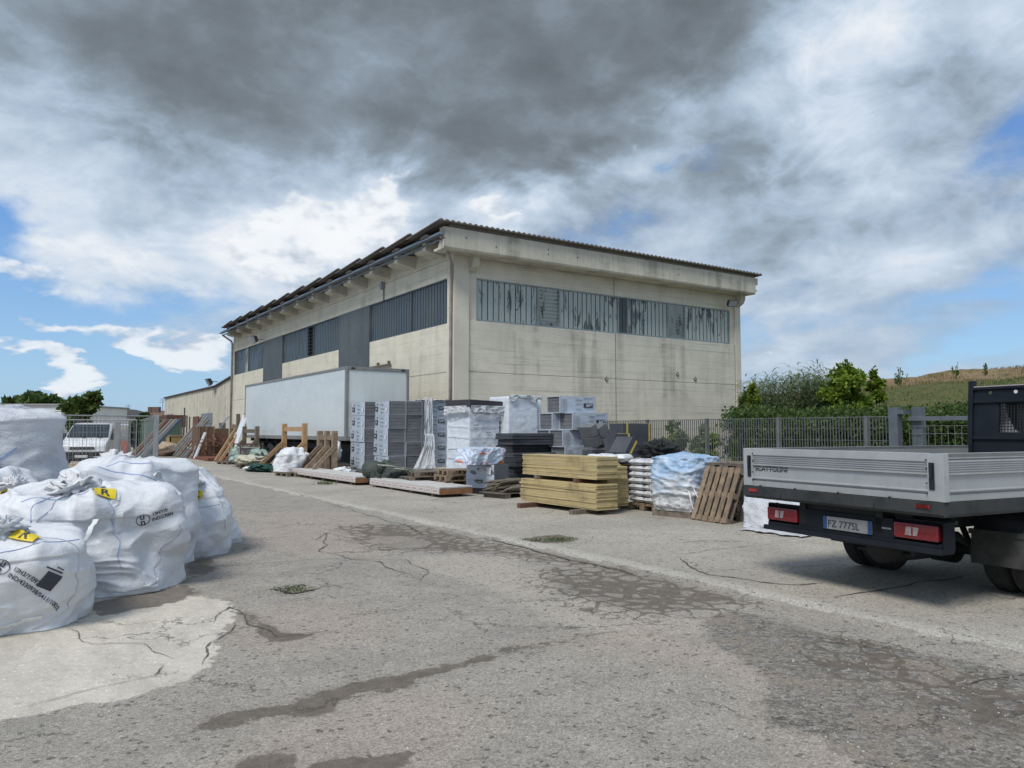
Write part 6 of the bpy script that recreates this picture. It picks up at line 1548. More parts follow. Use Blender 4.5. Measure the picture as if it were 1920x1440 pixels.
def face_az(bag_loc, rz):
    """azimuth (degrees, in the bag's own frame) of the side turned to the yard entrance"""
    return math.degrees(math.atan2(-bag_loc[1], -bag_loc[0]) - rz)
def un_print(b, az, el, roll, size, lines):
    polys = [ring_poly(0, 0, size * 1.25, size * 1.15, size * .13), tpoly('u', -size * .52, size * .10, size * 1.75), tpoly('n', -size * .52, -size * .98, size * 1.75)]
    y = size * .35
    for i, (tx, k) in enumerate(lines): polys.append(tpoly(tx, size * 1.6, y - i * size * 1.15, size * k))
    return b.project('printed_mark', polys, az, el, roll, INK)
def ytag(b, az, el, roll, w, h, tx):
    b.project('yellow_tag', [rect(-w / 2, w / 2, -h / 2, h / 2, 6)], az, el, roll, YTAG, .022)
    b.project('tag_print', [tpoly(tx, -h * .32, -h * .36, h * 1.0)], az, el, roll, INK, .027)
def bl(u, dep, z=-.03):
    x, y = at_depth(u, dep); return (x, y, z)
# front left bag
L = bl(8, 6.55); rz = R(12); b = Bag('front left big bag with black printed codes and a dark square mark', L, (.70, .62), .84, rz, 1, amp=.055, sag=.5, sq=2.4, lean=(0, .05), sub=(240, 140)); fa = face_az(L, rz)
un_print(b, fa + 2, 17, -36, .048, [('13H3/Y/0921', .95), ('IND/4330938/S411/1002', .95)])
b.project('square_mark', [rect(-.065, .065, -.07, .07)], fa + 32, 3, -30, INK); b.project('square_print', [rect(-.07, .07, -.0, .012)], fa + 33.5, 9.5, -30, INK)
b.project('square_print', [rect(-.03, .03, 0, .008)], fa + 37, 10, -34, INK)
ytag(b, fa + 22, 40, -30, .20, .13, 'R'); b.loop(fa + 72, 24, 10, .04, .16, (.2, -.1)); b.knot(fa - 6, 60, .13, seed=3); b.loop(fa - 45, 46, 12, .05, .1)
b.ribbon('seam', [(fa - 70, 20), (fa - 20, 26), (fa + 30, 30), (fa + 60, 26)], .004, BLUE, jit=6); b.ribbon('seam', [(fa - 22, 55), (fa - 26, 20), (fa - 28, -10)], .006, SEAM, jit=5); b.ribbon('seam', [(fa + 44, 45), (fa + 50, 10), (fa + 52, -20)], .006, SEAM, jit=5)
b.ribbon('strap', [(fa - 60, -26), (fa - 20, -24), (fa + 8, -30), (fa + 30, -24)], .03, STRAP, .01, 6)
# wide middle bag
L = bl(186, 8.1); rz = R(-8); b = Bag('widest middle big bag, black round mark at its right, yellow tag on its crest', L, (.93, .76), 1.09, rz, 2, amp=.065, sag=.3, sq=2.8, lean=(-.12, .02), sub=(250, 140)); fa = face_az(L, rz)
un_print(b, fa + 40, 18, 14, .05, [('13H/Y/0', .95), ('IND/27004', .95)])
ytag(b, fa + 12, 42, -14, .20, .14, 'R'); b.knot(fa - 22, 60, .17, seed=5); b.loop(fa - 20, 56, 10, .05, .14); b.loop(fa - 38, 48, 9, .05, .08)
b.ribbon('seam', [(fa - 48, 30), (fa - 20, 40), (fa + 12, 48)], .006, BLUE, jit=4); b.ribbon('seam', [(fa - 26, 45), (fa - 28, 10), (fa - 30, -20)], .006, SEAM, jit=5); b.ribbon('seam', [(fa - 32, 45), (fa - 35, 10), (fa - 37, -20)], .004, BLUE, jit=5)
b.ribbon('strap', [(fa + 18, 52), (fa + 22, 25), (fa + 24, 12)], .07, STRAP, .008, 4); b.ribbon('seam', [(fa + 14, 50), (fa + 17, 20), (fa + 22, -15)], .004, BLUE, jit=5); b.ribbon('seam', [(fa + 58, 10), (fa + 55, -12), (fa + 48, -26)], .008, SEAM, jit=4)
b.ribbon('strap', [(fa + 52, -24), (fa + 30, -29), (fa + 14, -31)], .025, STRAP, .012, 4)
# behind it, the tall sharp shouldered one
L = bl(262, 9.45); rz = R(20); b = Bag('big bag with a sharp blue edged shoulder behind the widest bag', L, (.70, .60), 1.25, rz, 3, amp=.05, sag=.1, sq=5.5, lean=(-.10, .10), boxy=True); fa = face_az(L, rz)
b.ribbon('seam', [(fa - 60, 38), (fa - 10, 44), (fa + 28, 38)], .012, BLUE, jit=4); b.ribbon('seam', [(fa + 30, 40), (fa + 34, 12), (fa + 52, -12)], .014, SEAM, jit=6); b.ribbon('strap', [(fa + 24, 40), (fa + 28, 10), (fa + 44, -14)], .045, STRAP, .012, 7); b.loop(fa + 28, 42, 6, .05, .05)
b.ribbon('seam', [(fa - 30, 50), (fa - 22, 58), (fa + 20, 52)], .01, BLUE, jit=4)
L = bl(212, 10.4, -.03); b = Bag('crumpled top of a white bag sticking up before the van', L, (.5, .5), 1.22, .3, 14, amp=.09, sag=.0, sq=2.2, sub=(100, 60)); b.knot(0, 88, .15, seed=8)
# right hand pair
L = bl(368, 10.25); rz = R(0); b = Bag('big bag right of the blue edged one with a small yellow tag on its corner', L, (.46, .50), 1.08, rz, 4, amp=.06, sag=.1, sq=3.0, lean=(-.10, .08)); fa = face_az(L, rz)
ytag(b, fa + 14, 48, -10, .13, .10, 'K'); b.knot(fa + 15, 66, .07, seed=11); b.ribbon('seam', [(fa - 60, 20), (fa, 24), (fa + 50, 20)], .006, SEAM, jit=5); b.ribbon('seam', [(fa + 5, 55), (fa - 8, 10), (fa - 4, -20)], .008, BLUE, jit=5); b.ribbon('strap', [(fa + 50, 30), (fa + 42, 5), (fa + 55, -14)], .03, STRAP, .008, 4)
L = bl(392, 11.3); rz = R(30); b = Bag('rightmost big bag, slumped and narrow with a grey bottom corner', L, (.40, .50), .88, rz, 6, amp=.07, sag=.7, sq=2.4, lean=(-.22, .12)); fa = face_az(L, rz)
b.ribbon('seam', [(fa - 20, 50), (fa + 10, 20), (fa + 30, -15)], .01, BLUE, jit=5); b.ribbon('strap', [(fa + 10, 20), (fa + 30, 0), (fa + 40, -20)], .04, STRAP, .01, 5)
# big rear left stack
L = bl(-22, 9.9); rz = R(14); GREYBAG = filmmat('grey_bag_film', (.58, .60, .63), (.50, .52, .555), .35, .5, 3.5)
b = Bag('tallest big bag at the back left, leaning and wrapped in smooth film', L, (.98, .80), 1.96, rz, 7, amp=.06, sag=.25, sq=6.0, lean=(-.30, -.05), boxy=True, sub=(180, 120)); fa = face_az(L, rz); b.o.data.materials[0] = GREYBAG
b.ribbon('seam', [(fa - 30, 10), (fa + 5, 22), (fa + 34, 34)], .022, BLUE, jit=5); b.ribbon('strap', [(fa + 8, 24), (fa + 30, 8), (fa + 42, -16)], .05, SEAM, .012, 5); b.ribbon('seam', [(fa + 10, 30), (fa + 32, 10), (fa + 45, -16)], .014, INKG, jit=5)
b.project('white_tab', [rect(-.05, .05, -.06, .06)], fa + 13, 26, 0, WHITEP, .03)
L = bl(-30, 8.5); rz = R(0); b = Bag('big bag at the left edge with a yellow lettered tag, behind the front one', L, (.62, .5), 1.16, rz, 9, amp=.06, sag=.2, sq=2.6, sub=(110, 70)); fa = face_az(L, rz)
ytag(b, fa + 28, 42, -8, .2, .16, 'R'); b.knot(fa + 40, 52, .1, seed=21)
# ================================================================ FLATBED TRUCK
def truck():
    Rr, Ll = Vector((6.68, 3.445, 0)), Vector((6.98, 5.78, 0)); mid = (Rr + Ll) / 2; K_ = 1.093
    t = thing('flatbed_truck', 'dark flatbed truck with grey aluminium dropsides seen from its tail, at the right', 'truck', (mid.x, mid.y, 0), R(-97.3))
    AL = mat('dropside_aluminium', (.42, .435, .43), (.37, .385, .38), .42, 2.5, (1, 1, .4), metal=.35, var=0, bstr=.05, dirt=((.27, .27, .25), .3))
    ALF = mat('dropside_frame', (.47, .485, .48), (.41, .425, .42), .4, 2.5, metal=.35, var=0, bstr=.05, dirt=((.30, .29, .27), .35)); DK = mat('chassis_dark', (.010, .010, .011), (.018, .018, .019), .75, 4, var=0); PL = mat('bumper_plastic', (.008, .010, .014), (.012, .014, .018), .65, 5, var=0, spec=.2)
    RAIL = mat('bed_rail', (.028, .032, .034), (.05, .054, .054), .6, 3, var=0, dirt=((.085, .085, .08), .4), spec=.2); NAVY = mat('navy_paint', (.006, .010, .016), (.009, .014, .02), .55, 3, var=0, bstr=0, spec=.25); BLK = mat('latch_black', (.012, .014, .022), None, .45, var=0)
    W = 1.075; ZB, ZT = 1.045, 1.42; LB = 3.6
    def ribs(mb, a, b, axis, face, z0=ZB, z1=ZT):
        """dropside: pressed profile (offset from face, z) swept from a to b"""
        pr = [(0, z0), (.0, z0 + .05), (-.012, z0 + .062), (-.012, z0 + .07), (.012, z0 + .075), (.012, z0 + .082), (-.008, z0 + .09), (-.012, z0 + .20), (.010, z0 + .208), (.010, z0 + .216)]
        z = z0 + .222
        for i in range(5): pr += [(-.010, z), (-.010, z + .009), (-.001, z + .011), (-.001, z + .018)]; z += .0185
        pr += [(-.014, z1 - .045), (.0, z1 - .04), (.0, z1), (-.03, z1), (-.03, z0)]
        n = len(pr)
        if axis == 'x': mb.prism([(face - d if face <= 0 else face + d, z) for d, z in pr], a, b, 'x')
        else: mb.prism([(face + (d if face > 0 else -d), z) for d, z in pr], a, b, 'y')
    # tailgate at y=0 facing -y
    q = MB(); ribs(q, -W + .115, W - .115, 'x', 0.0); tg = q.build('tailgate', AL, t)
    q = MB()
    for s in (-1, 1): q.box(s * (W - .06) - .055, s * (W - .06) + .055, -.012, .03, ZB, ZT)
    q.box(-W + .115, W - .115, -.008, .03, ZT - .065, ZT + .004); q.build('tailgate_frame', ALF, tg, bevel=.004)
    for s in (-1, 1):
        q = MB(); q.prism([(s * (W - .075) - .02, ZB + .09), (s * (W - .075) + .025, ZB + .09), (s * (W - .075) + .025, ZT - .07), (s * (W - .075) - .02, ZT - .07), (s * (W - .075) - .02, ZT - .14), (s * (W - .075) - .012, ZT - .16), (s * (W - .075) - .02, ZT - .19)], -.022, -.0125, 'y'); q.build('latch_handle', BLK, tg, bevel=.003)
        q = MB(); q.box(s * (W - .075) - .01, s * (W - .075) + .014, -.034, -.022, ZT - .2, ZT - .08); q.build('latch_lever', BLK, tg, bevel=.004)
        q = MB()
        for z in (ZB + .06, ZB + .14, ZT - .05, ZT - .12): q.lathe([(0, -.004), (.006, -.004), (.006, .004), (0, .004)], 8, Matrix.Translation((s * (W - .12), -.012, z)) @ Matrix.Rotation(R(90), 4, 'Z'))
        q.build('rivet', DK, tg)
    q = MB(); q.v = []; q.f = []
    flat_text(q, 'SCATTOLINI', .072, (-W + .135, .0085, ZT - .222), (1, 0, 0), (0, 0, 1), 1.06); q.build('lettering', BLK, tg)
    q = MB(); q.box(-W + .13, -W + .57, .0030, .0038, ZT - .195, ZT - .190); q.build('lettering_slit', AL, tg)
    # sides
    for s, nm in ((-1, 0), (1, 1)):
        q = MB(); ribs(q, .06, LB, 'y', s * W); sd_ = q.build('dropside', AL, t)
        q = MB(); q.box(s * W - .035, s * W + .035 * .3 * s + (.012 if s > 0 else .012), -.010, .06, ZB - .002, ZT + .003) if s > 0 else q.box(-W - .012, -W + .035, -.010, .06, ZB - .002, ZT + .003); q.build('corner_post', ALF, sd_, bevel=.004)
        q = MB(); q.box(s * (W + .008) - .006, s * (W + .008) + .006, .01, .03, ZT - .10, ZT - .03); q.build('pin', BLK, sd_)
        q = MB(); q.box(min(s * W, s * (W - .03)), max(s * W, s * (W - .03)), .06, LB, ZT - .03, ZT + .004); q.build('cap_rail', ALF, sd_)
    q = MB(); q.box(-W + .03, W - .03, .03, LB, ZB - .03, ZB + .01); q.build('bed_floor', DK, t)
    q = MB(); q.prism([(-.02, ZB - .005), (.05, ZB - .005), (.05, ZB - .115), (.01, ZB - .125), (-.015, ZB - .10)], -W - .01, W + .01, 'x')
    for s in (-1, 1): q.prism([(s * (W + .015), ZB - .005), (s * (W - .04), ZB - .005), (s * (W - .04), ZB - .12), (s * W, ZB - .125), (s * (W + .01), ZB - .10)], .05, LB, 'y')
    q.build('bed_rail', RAIL, t, bevel=.003)
    for x in (-W + .13, W - .16, W - .155):
        q = MB(); q.box(x - .055, x + .055, -.026, -.0155, ZB - .06, ZB - .03); q.build('red_reflector', mat('reflector_red', (.35, .03, .03), None, .3, var=0, bstr=0), t)
    for x in (-.62, .43):
        q = MB(); q.box(x - .04, x + .04, -.03, -.0155, ZB - .10, ZB - .05); q.build('hook_plate', RAIL, t, bevel=.004)
    for x in (-.85, -.4, .1, .62): q = MB(); q.box(x - .008, x + .008, -.02, -.012, ZB - .01, ZB + .012); q.build('hinge', BLK, t)
    q = MB()
    for y in np.arange(.35, LB, .5): q.box(-W + .04, W - .04, y, y + .06, ZB - .11, ZB - .031)
    for s in (-1, 1): q.box(s * .42 - .035, s * .42 + .035, .1, 6.4, .72, ZB - .112)
    q.box(-.45, .45, .12, .2, .72, .92); q.build('chassis_frame', DK, t)
    # bumper beam with lamps and plate
    q = MB(); q.prism([(.10, .64), (.26, .64), (.26, .86), (.16, .86), (.155, .70), (.10, .69)], -.87, .98, 'x'); q.box(-.47, .56, .10, .16, .69, .86); q.box(-.885, -.875, .12, .26, .64, .87); q.box(.98, .995, .12, .26, .64, .87)
    q.prism([(.06, .615), (.24, .615), (.24, .645), (.07, .66)], -.90, 1.0, 'x'); bp = q.build('bumper', PL, t, bevel=.008)
    for a, c_ in ((-.87, -.42), (.57, .98)): q = MB(); q.box(a, c_, .11, .15, .862, .878); q.build('bumper_lip', PL, t, bevel=.004)
    REDL = mat('lamp_red', (.20, .008, .012), (.14, .006, .010), .22, 20, (6, 1, 1), var=0, bstr=.2, coat=.6); CLR = mat('lamp_clear', (.32, .26, .26), (.24, .18, .18), .2, 30, var=0, bstr=.3, coat=.5)
    for a, b in ((-.865, -.48), (.57, .965)):
        q = MB(); q.box(a, b, .085, .15, .712, .84); l = q.build('tail_lamp', REDL, t, bevel=.012)
        c = (a + b) / 2 - .02; h = (b - a) * .17; q = MB(); q.prism([(c - h, .742), (c + h * .6, .742), (c + h * .9, .812), (c - h * .8, .812)], .077, .086, 'y'); q.build('reversing_lens', CLR, l)
        q = MB(); q.box(c - .006, c + .006, .074, .0765, .745, .81); q.box(a + .02, b - .02, .079, .084, .775, .781); q.build('lens_rib', REDL, l)
    PW = mat('plate_white_flat', (.24, .24, .24), None, .45, bstr=0, var=0); PB = mat('plate_blue', (.02, .06, .17), None, .4, bstr=0, var=0)
    q = MB(); q.box(-.165, .355, .09, .098, .70, .815); pl_ = q.build('number_plate', PW, t, bevel=.003)
    q = MB(); q.box(-.165, -.125, .087, .0895, .70, .815); q.build('plate_band', PB, pl_); q = MB(); q.box(.315, .355, .087, .0895, .70, .815); q.build('plate_band', PB, pl_)
    q = MB(); flat_text(q, 'FZ 777SL', .088, (-.115, .0875, .724), (1, 0, 0), (0, 0, 1), 1.02, False); q.build('plate_text', INK, pl_)
    q = MB(); q.box(.45, .54, .094, .099, .765, .78); q.build('bumper_badge', mat('badge_grey', (.16, .18, .2), None, .4, var=0), bp)
    # rear axle, twin wheels, mudguards and flaps
    AX = 1.72
    for s in (-1, 1):
        for off in (.60, .86):
            x = s * (off + .0) if s > 0 else -(off + .22); x = (off if s > 0 else -(off + .22))
            q = MB(); q.lathe([(.20, .0), (.30, .0), (.335, .02), (.35, .05), (.352, .11), (.35, .17), (.335, .20), (.30, .22), (.20, .22)], 40, Matrix.Translation((x, AX, .352))); wl = smooth_angle(q.build('wheel', TYRE, t), 35)
            q = MB()
            for k in range(4): q.lathe([(.351, .045 + k * .04), (.356, .048 + k * .04), (.356, .066 + k * .04), (.351, .07 + k * .04)], 40, Matrix.Translation((x, AX, .352)))
            q.build('tread', TYRE, wl)
            q = MB(); q.lathe([(0, .06), (.10, .06), (.12, .10), (.19, .11), (.2, .02), (.2, .2), (.12, .14), (0, .16)], 24, Matrix.Translation((x, AX, .352))); q.build('rim', mat('rim_grey', (.12, .12, .125), None, .5, var=0), wl)
        x0, x1 = (.58, 1.12) if s > 0 else (-1.12, -.58)
        q = MB(); pr = [(AX - .44 * math.cos(a), .40 + .44 * math.sin(a)) for a in [R(-12 + i * 204 / 14) for i in range(15)]] + [(AX - .465 * math.cos(a), .40 + .465 * math.sin(a)) for a in [R(-12 + i * 204 / 14) for i in range(14, -1, -1)]]
        q.prism(pr, x0, x1, 'x'); q.build('mudguard', mat('mudguard_black', (.03, .032, .035), (.06, .062, .062), .6, 4, var=0), t)
        q = MB(); q.box(x0 + .02, x1 - .02, AX - .47, AX - .455, .31, .60); q.box(x0, x1, AX - .48, AX - .45, .59, .64); q.build('mud_flap', mat('flap_grey', (.035, .037, .035), (.06, .062, .058), .8, 6, var=0), t)
    q = MB(); q.tube([(-.8, AX, .36), (-.2, AX, .36), (-.12, AX, .36), (.12, AX, .36), (.2, AX, .36), (.8, AX, .36)], [.06, .06, .17, .17, .06, .06], 14); q.build('rear_axle', DK, t, smooth=True)
    q = MB()
    for s in (-1, 1): q.tube([(s * .5, AX - .75, .62), (s * .5, AX - .3, .44), (s * .5, AX, .42), (s * .5, AX + .4, .46), (s * .5, AX + .8, .62)], .035, 6); q.tube([(s * .36, AX - .1, .38), (s * .34, AX - .3, .78)], .03, 8)
    q.tube([(.46, .5, .66), (.44, .6, .40), (-.3, .75, .36)], .022, 8); q.tube([(.3, .3, .8), (.34, .5, .56), (.6, .9, .5)], .03, 8); q.build('suspension', DK, t)
    q = MB(); q.tube([(.15, .45, .56), (.15, 1.2, .56)], .16, 16); q.build('spare_wheel_carrier', DK, t, smooth=True)
    q = MB(); q.tube([(.72, .25, .84), (.78, .34, .84), (.90, .36, .84)], .05, 12); q.tube([(.60, .30, .86), (.98, .30, .86)], .02, 8); q.build('lock_cylinder', RAIL, t, smooth=True)
    # headboard
    y = LB; lean = .10
    def hb(x0, x1, z0, z1, d0=0, d1=.04):
        k = lambda z: y + lean * (z - ZB) / 1.1
        return ([(x0, k(z0) + d0, z0), (x1, k(z0) + d0, z0), (x1, k(z0) + d1, z0), (x0, k(z0) + d1, z0), (x0, k(z1) + d0, z1), (x1, k(z1) + d0, z1), (x1, k(z1) + d1, z1), (x0, k(z1) + d1, z1)], [(0, 3, 2, 1), (4, 5, 6, 7), (0, 1, 5, 4), (1, 2, 6, 5), (2, 3, 7, 6), (3, 0, 4, 7)])
    ZH = 2.13; q = MB(); wins = [(-.70, -.12), (.12, .70)]; w0, w1 = 1.58, 1.93
    q.add(*hb(-W + .07, W - .07, ZB, w0)); q.add(*hb(-W + .07, W - .07, w1, ZH))
    for a, b in ((-W + .07, -.70), (-.12, .12), (.70, W - .07)): q.add(*hb(a, b, w0, w1))
    hd = q.build('headboard', NAVY, t)
    for a in (-W + .01, W - .07): q = MB(); q.add(*hb(a, a + .06, ZB - .02, ZH + .09, -.03, .05)); q.build('headboard_post', NAVY, hd, bevel=.006)
    q = MB(); [q.add(*hb(-W + .08, W - .08, z, z + h, -.028, -.001)) for z, h in ((1.20, .03), (1.26, .012), (1.50, .035), (1.90 + .045, .05))]; q.add(*hb(-W + .07, W - .07, ZH - .02, ZH + .006, -.03, .05)); q.build('pressed_rib', NAVY, hd)
    q = MB(); q.add(*hb(-W + .08, W - .08, ZH + .008, ZH + .02, -.028, .05)); q.build('top_edge', mat('pale_edge', (.42, .36, .36), None, .4, var=0), hd)
    for x in (-.80, -.50, -.20, .2, .5):
        kz = ZH - .065; ky = y + lean * (kz - ZB) / 1.1; q = MB(); q.lathe([(0, -.004), (.022, -.004), (.022, .002), (0, .002)], 16, Matrix.Translation((x, ky - .003, kz)) @ Matrix.Rotation(R(90), 4, 'Z')); q.build('bolt_cap', WHITEP if x > -.7 else mat('bolt_green', (.06, .08, .04), None, .6, var=0), hd)
    for a, b in wins:
        q = MB(); n = 16
        for i in range(n + 1): x = a + (b - a) * i / n; q.add(*hb(x - .004, x + .004, w0, w1, .004, .010))
        n = 10
        for i in range(n + 1): z = w0 + (w1 - w0) * i / n; q.add(*hb(a, b, z - .004, z + .004, .011, .016))
        q.build('window_grille', DK, hd)
    # cab with rear window, seats and nose
    C0 = y + .25; q = MB(); prof = [(C0, .75), (C0, 1.9), (C0 + .12, 2.12), (C0 + 1.0, 2.14), (C0 + 1.5, 2.02), (C0 + 2.2, 1.35), (C0 + 2.9, 1.15), (C0 + 3.05, .95), (C0 + 3.1, .5), (C0 + .0, .5)]
    q.prism([(a, b_) for a, b_ in prof[:]], -.98, -.94, 'x'); q.prism(prof, .94, .98, 'x')
    for i in (2, 3, 5, 6, 7): (a0, b0), (a1, b1) = prof[i], prof[i + 1]; q.beam((0, a0, b0), (0, a1, b1), 1.88, .03, up=(0, 0, 1))
    q.box(-.94, .94, C0, C0 + .03, .5, 1.52); q.box(-.94, .94, C0, C0 + .03, 1.96, 2.1); q.box(-.94, -.72, C0, C0 + .03, 1.52, 1.96); q.box(.72, .94, C0, C0 + .03, 1.52, 1.96); q.box(-.08, .08, C0, C0 + .03, 1.52, 1.96)
    q.build('cab', mat('cab_white', (.62, .63, .63), None, .35, bstr=0, var=0, coat=.4), t, bevel=.01)
    GL = mat('cab_glass', (.02, .035, .035), None, .08, bstr=0, var=0)
    for a, b in ((-.72, -.08), (.08, .72)): q = MB(); q.box(a, b, C0 + .01, C0 + .02, 1.52, 1.96); q.build('rear_window', GL, t)
    q = MB(); q.box(-.36, -.24, C0 - .02, C0 + .005, 1.56, 1.92); q.build('green_sleeve', mat('green_sleeve', (.04, .20, .12), None, .5, var=0), t, bevel=.01)
    q = MB(); q.prism([(-.72, 1.56), (-.50, 1.54), (-.62, 1.62), (-.70, 1.80), (-.74, 1.9)], C0 - .02, C0 - .005, 'y'); q.build('window_seal', WHITEP, t)
    q = MB(); q.beam((0, C0 + 1.52, 1.98), (0, C0 + 2.18, 1.37), 1.7, .04); q.build('windscreen', GL, t)
    for s in (-1, 1):
        q = MB(); q.prism([(C0 + .35, 1.35), (C0 + 1.9, 1.35), (C0 + 1.35, 1.95), (C0 + .35, 1.95)], s * .985 - .004, s * .985 + .004, 'x'); q.build('door_window', GL, t)
        q = MB(); q.box(s * 1.12 - .09, s * 1.12 + .09, C0 + 1.75, C0 + 1.83, 1.35, 1.7); q.build('mirror', DK, t, bevel=.02)
        q = MB(); q.lathe([(.2, .0), (.335, .02), (.35, .05), (.35, .17), (.335, .2), (.2, .22)], 32, Matrix.Translation((s * .94 - .11, (C0 + 2.1) * K_, .352))); smooth_angle(q.build('wheel', TYRE, t))
    keep = ('wheel', 'tread', 'rim', 'mudguard', 'mud_flap', 'rear_axle', 'suspension')
    def grow(o):
        for c in o.children:
            if c.name.split('.')[0] not in keep:
                for v in c.data.vertices: v.co = (v.co.x * K_, v.co.y * K_, v.co.z * K_ - .149)
            grow(c)
    grow(t); return t
truck()
# ================================================================ SALVAGE LINED UP BEYOND THE TRAILER
def trestle(label, x, ys, H, outs, m, mid=True):
    t = thing('wooden_trestle', label, 'trestle', (x, ys[0], 0), 0, 'wooden trestles along the trailer')
    for y in ys:
        q = MB(); q.box(-.09, .09, y - ys[0] - .09, y - ys[0] + .09, 0, H); q.build('post', m, t, bevel=.008)
        for o, zt in outs: q = MB(); q.beam((-o, y - ys[0] - .06, .05), (-.02, y - ys[0] - .06, zt), .15, .09, up=(0, 1, 0)); q.build('brace', m, t, bevel=.006)
        q = MB(); q.box(-outs[0][0] - .1, .2, y - ys[0] - .07, y - ys[0] + .07, 0, .10); q.build('foot', m, t)
    q = MB(); a, b = min(ys) - ys[0], max(ys) - ys[0]; q.box(-.05, .05, a, b, H - .32, H - .14); 
    q.build('cross_beam', m, t); q = MB(); q.box(-.05, .05, a, b, .75, .90) if mid else q.box(.1, .16, a, b, .4, .55); q.build('cross_beam', m, t)
    return t
trestle('largest fresh timber trestle before the middle of the trailer', 9.75, (32.0, 29.4), 1.90, ((1.15, 1.15), (.65, .8)), WNEW)
trestle('weathered timber trestle with three posts nearest to the grey packs', 9.7, (27.5, 26.75, 26.0), 1.60, ((.95, 1.05),), WPAL)
trestle('grey brown trestle before the far end of the trailer', 10.0, (39.4, 37.1), 1.82, ((.9, 1.2),), WOLD)
def leaner(name, label, cat, u, x0, x1, z1, w, th, m, dy=.0, group=None, part='board'):
    """board leaning from a foot at x0 up to x1, z1"""
    y = y_at(u, x0); t = thing(name, label, cat, (x0, y, 0), 0, group); q = MB(); q.beam((0, 0, .03), (x1 - x0, dy, z1), w, th, up=(-.8, 0, .6)); q.build(part, m, t, bevel=.006); return t
leaner('leaning_beam', 'long orange brown beam leaning left of the white wrapped panel', 'timber', 405, 9.2, 10.9, 2.65, .22, .12, WNEW, .6, 'leaning beams')
leaner('leaning_beam', 'second orange brown beam with its foot just right of the first', 'timber', 413, 9.25, 10.7, 2.2, .18, .12, WNEW, .2, 'leaning beams')
leaner('wrapped_slab', 'white film wrapped panel leaning between brown beams', 'panel', 432, 9.7, 10.5, 2.45, .85, .08, SACKW, .2, part='leaf')
y = y_at(446, 10.3)
t = thing('timber_stand', 'tall brown timber frame right behind the white wrapped panel', 'timber', (10.3, y, 0)); q = MB(); q.box(-.08, .08, -.12, .12, 0, 2.5); q.build('post', WOLD, t); q = MB(); q.box(-.08, .08, 1.2, 1.35, 0, 1.95); q.build('post', WPAL, t); q = MB(); q.box(-.06, .06, .12, 1.2, 1.7, 1.95); q.build('rail', WPAL, t)
# steel stillage with grey tub
def stillage():
    x, y = 9.1, y_at(452, 9.1); t = thing('steel_stillage', 'rusty steel stillage frame standing before the white wrapped panel', 'rack', (x, y, 0)); RS = mat('rusty_steel', (.13, .09, .07), (.08, .06, .05), .8, 6, var=0)
    for a in (0, 1.0):
        for b_ in (0, 1.3): q = MB(); q.box(a - .03, a + .03, b_ - .03, b_ + .03, 0, 1.05); q.build('post', RS, t)
    q = MB(); q.box(0, 1, -.02, .02, .95, 1.0); q.box(0, 1, 1.28, 1.32, .95, 1.0); q.box(-.02, .02, 0, 1.3, .95, 1.0); q.box(0, 1, 0, 1.3, .12, .17); q.build('rail', RS, t)
    t = thing('grey_tub', 'grey plastic tub sitting in the steel stillage', 'tub', (x + .5, y + .6, .18)); q = MB(); q.prism([(-.36, 0), (.36, 0), (.42, .6), (-.42, .6)], -.4, .4, 'y'); q.build('tub', mat('tub_grey', (.26, .26, .25), None, .6, var=0), t, bevel=.04)
    q = MB(); q.box(-.45, .45, -.43, .43, .6, .65); q.build('rim', mat('tub_rim', (.4, .4, .38), None, .6, var=0), t, bevel=.01)
stillage()
CREAM = filmmat('cream_sack', (.52, .50, .36), (.62, .60, .50), .5, .7, 4); MINT = filmmat('mint_sack', (.42, .52, .46), (.10, .20, .17), .45, .8, 4); NET = filmmat('green_net', (.01, .07, .055), (.02, .10, .08), .8, 1, 12)
def glump(u, x, r, lb, m, seed, amp=.3, name='soft_sack', cat='sack', z=0.0, k=2.6, group='soft sacks and bundles by the trailer', part='bag'):
    lump(name, lb, cat, (x, y_at(u, x), z), r, seed, m, amp, k, group, part=part)
glump(470, 8.85, (.62, .8, .22), 'cream sack bulging on the pallet before the grey brown trestle', CREAM, 3, .22, z=.13)
glump(452, 8.9, (.45, .5, .18), 'mint green sack left of the cream one', MINT, 5, .35, z=.14); glump(447, 9.3, (.35, .4, .30), 'upright mint green bundle behind the cream sack', MINT, 7, .4, z=.2); glump(486, 9.3, (.4, .5, .25), 'dark mint sack against the grey brown trestle post', MINT, 9, .4, z=.3)
glump(494, 8.55, (.55, .95, .14), 'dark green netting heaped on the ground before the trestles', NET, 11, .5, 'netting', 'netting', part='net'); glump(512, 8.7, (.4, .6, .12), 'smaller dark green netting heap right of the big one', NET, 13, .5, 'netting', 'netting', part='net')
glump(470, 8.2, (.25, .3, .09), 'small white bundle on the ground left of the netting', SACKW, 15, .3)
b_ = Bag('white bulging bag on a low pallet before the largest trestle', (8.6, y_at(541, 8.6), .13), (.62, .58), .80, .4, 33, amp=.07, sag=-.6, sq=2.2, group='soft sacks and bundles by the trailer', sub=(80, 54), lean=(.2, -.1))
for i, (u, x, lb) in enumerate(((455, 8.6, 'low pallet carrying the cream and mint sacks'), (474, 8.6, 'low pallet left of the green netting'), (540, 8.25, 'low pallet under the white bulging bag'), (556, 8.5, 'low broken pallet right of the white bulging bag'), (428, 8.8, 'low pallet before the leaning orange brown beams'))):
    pallet((x, y_at(u, x), 0), R(4 * i), lb, 'low pallets by the trailer', m=WOLD, L=1.2, W=1.0)
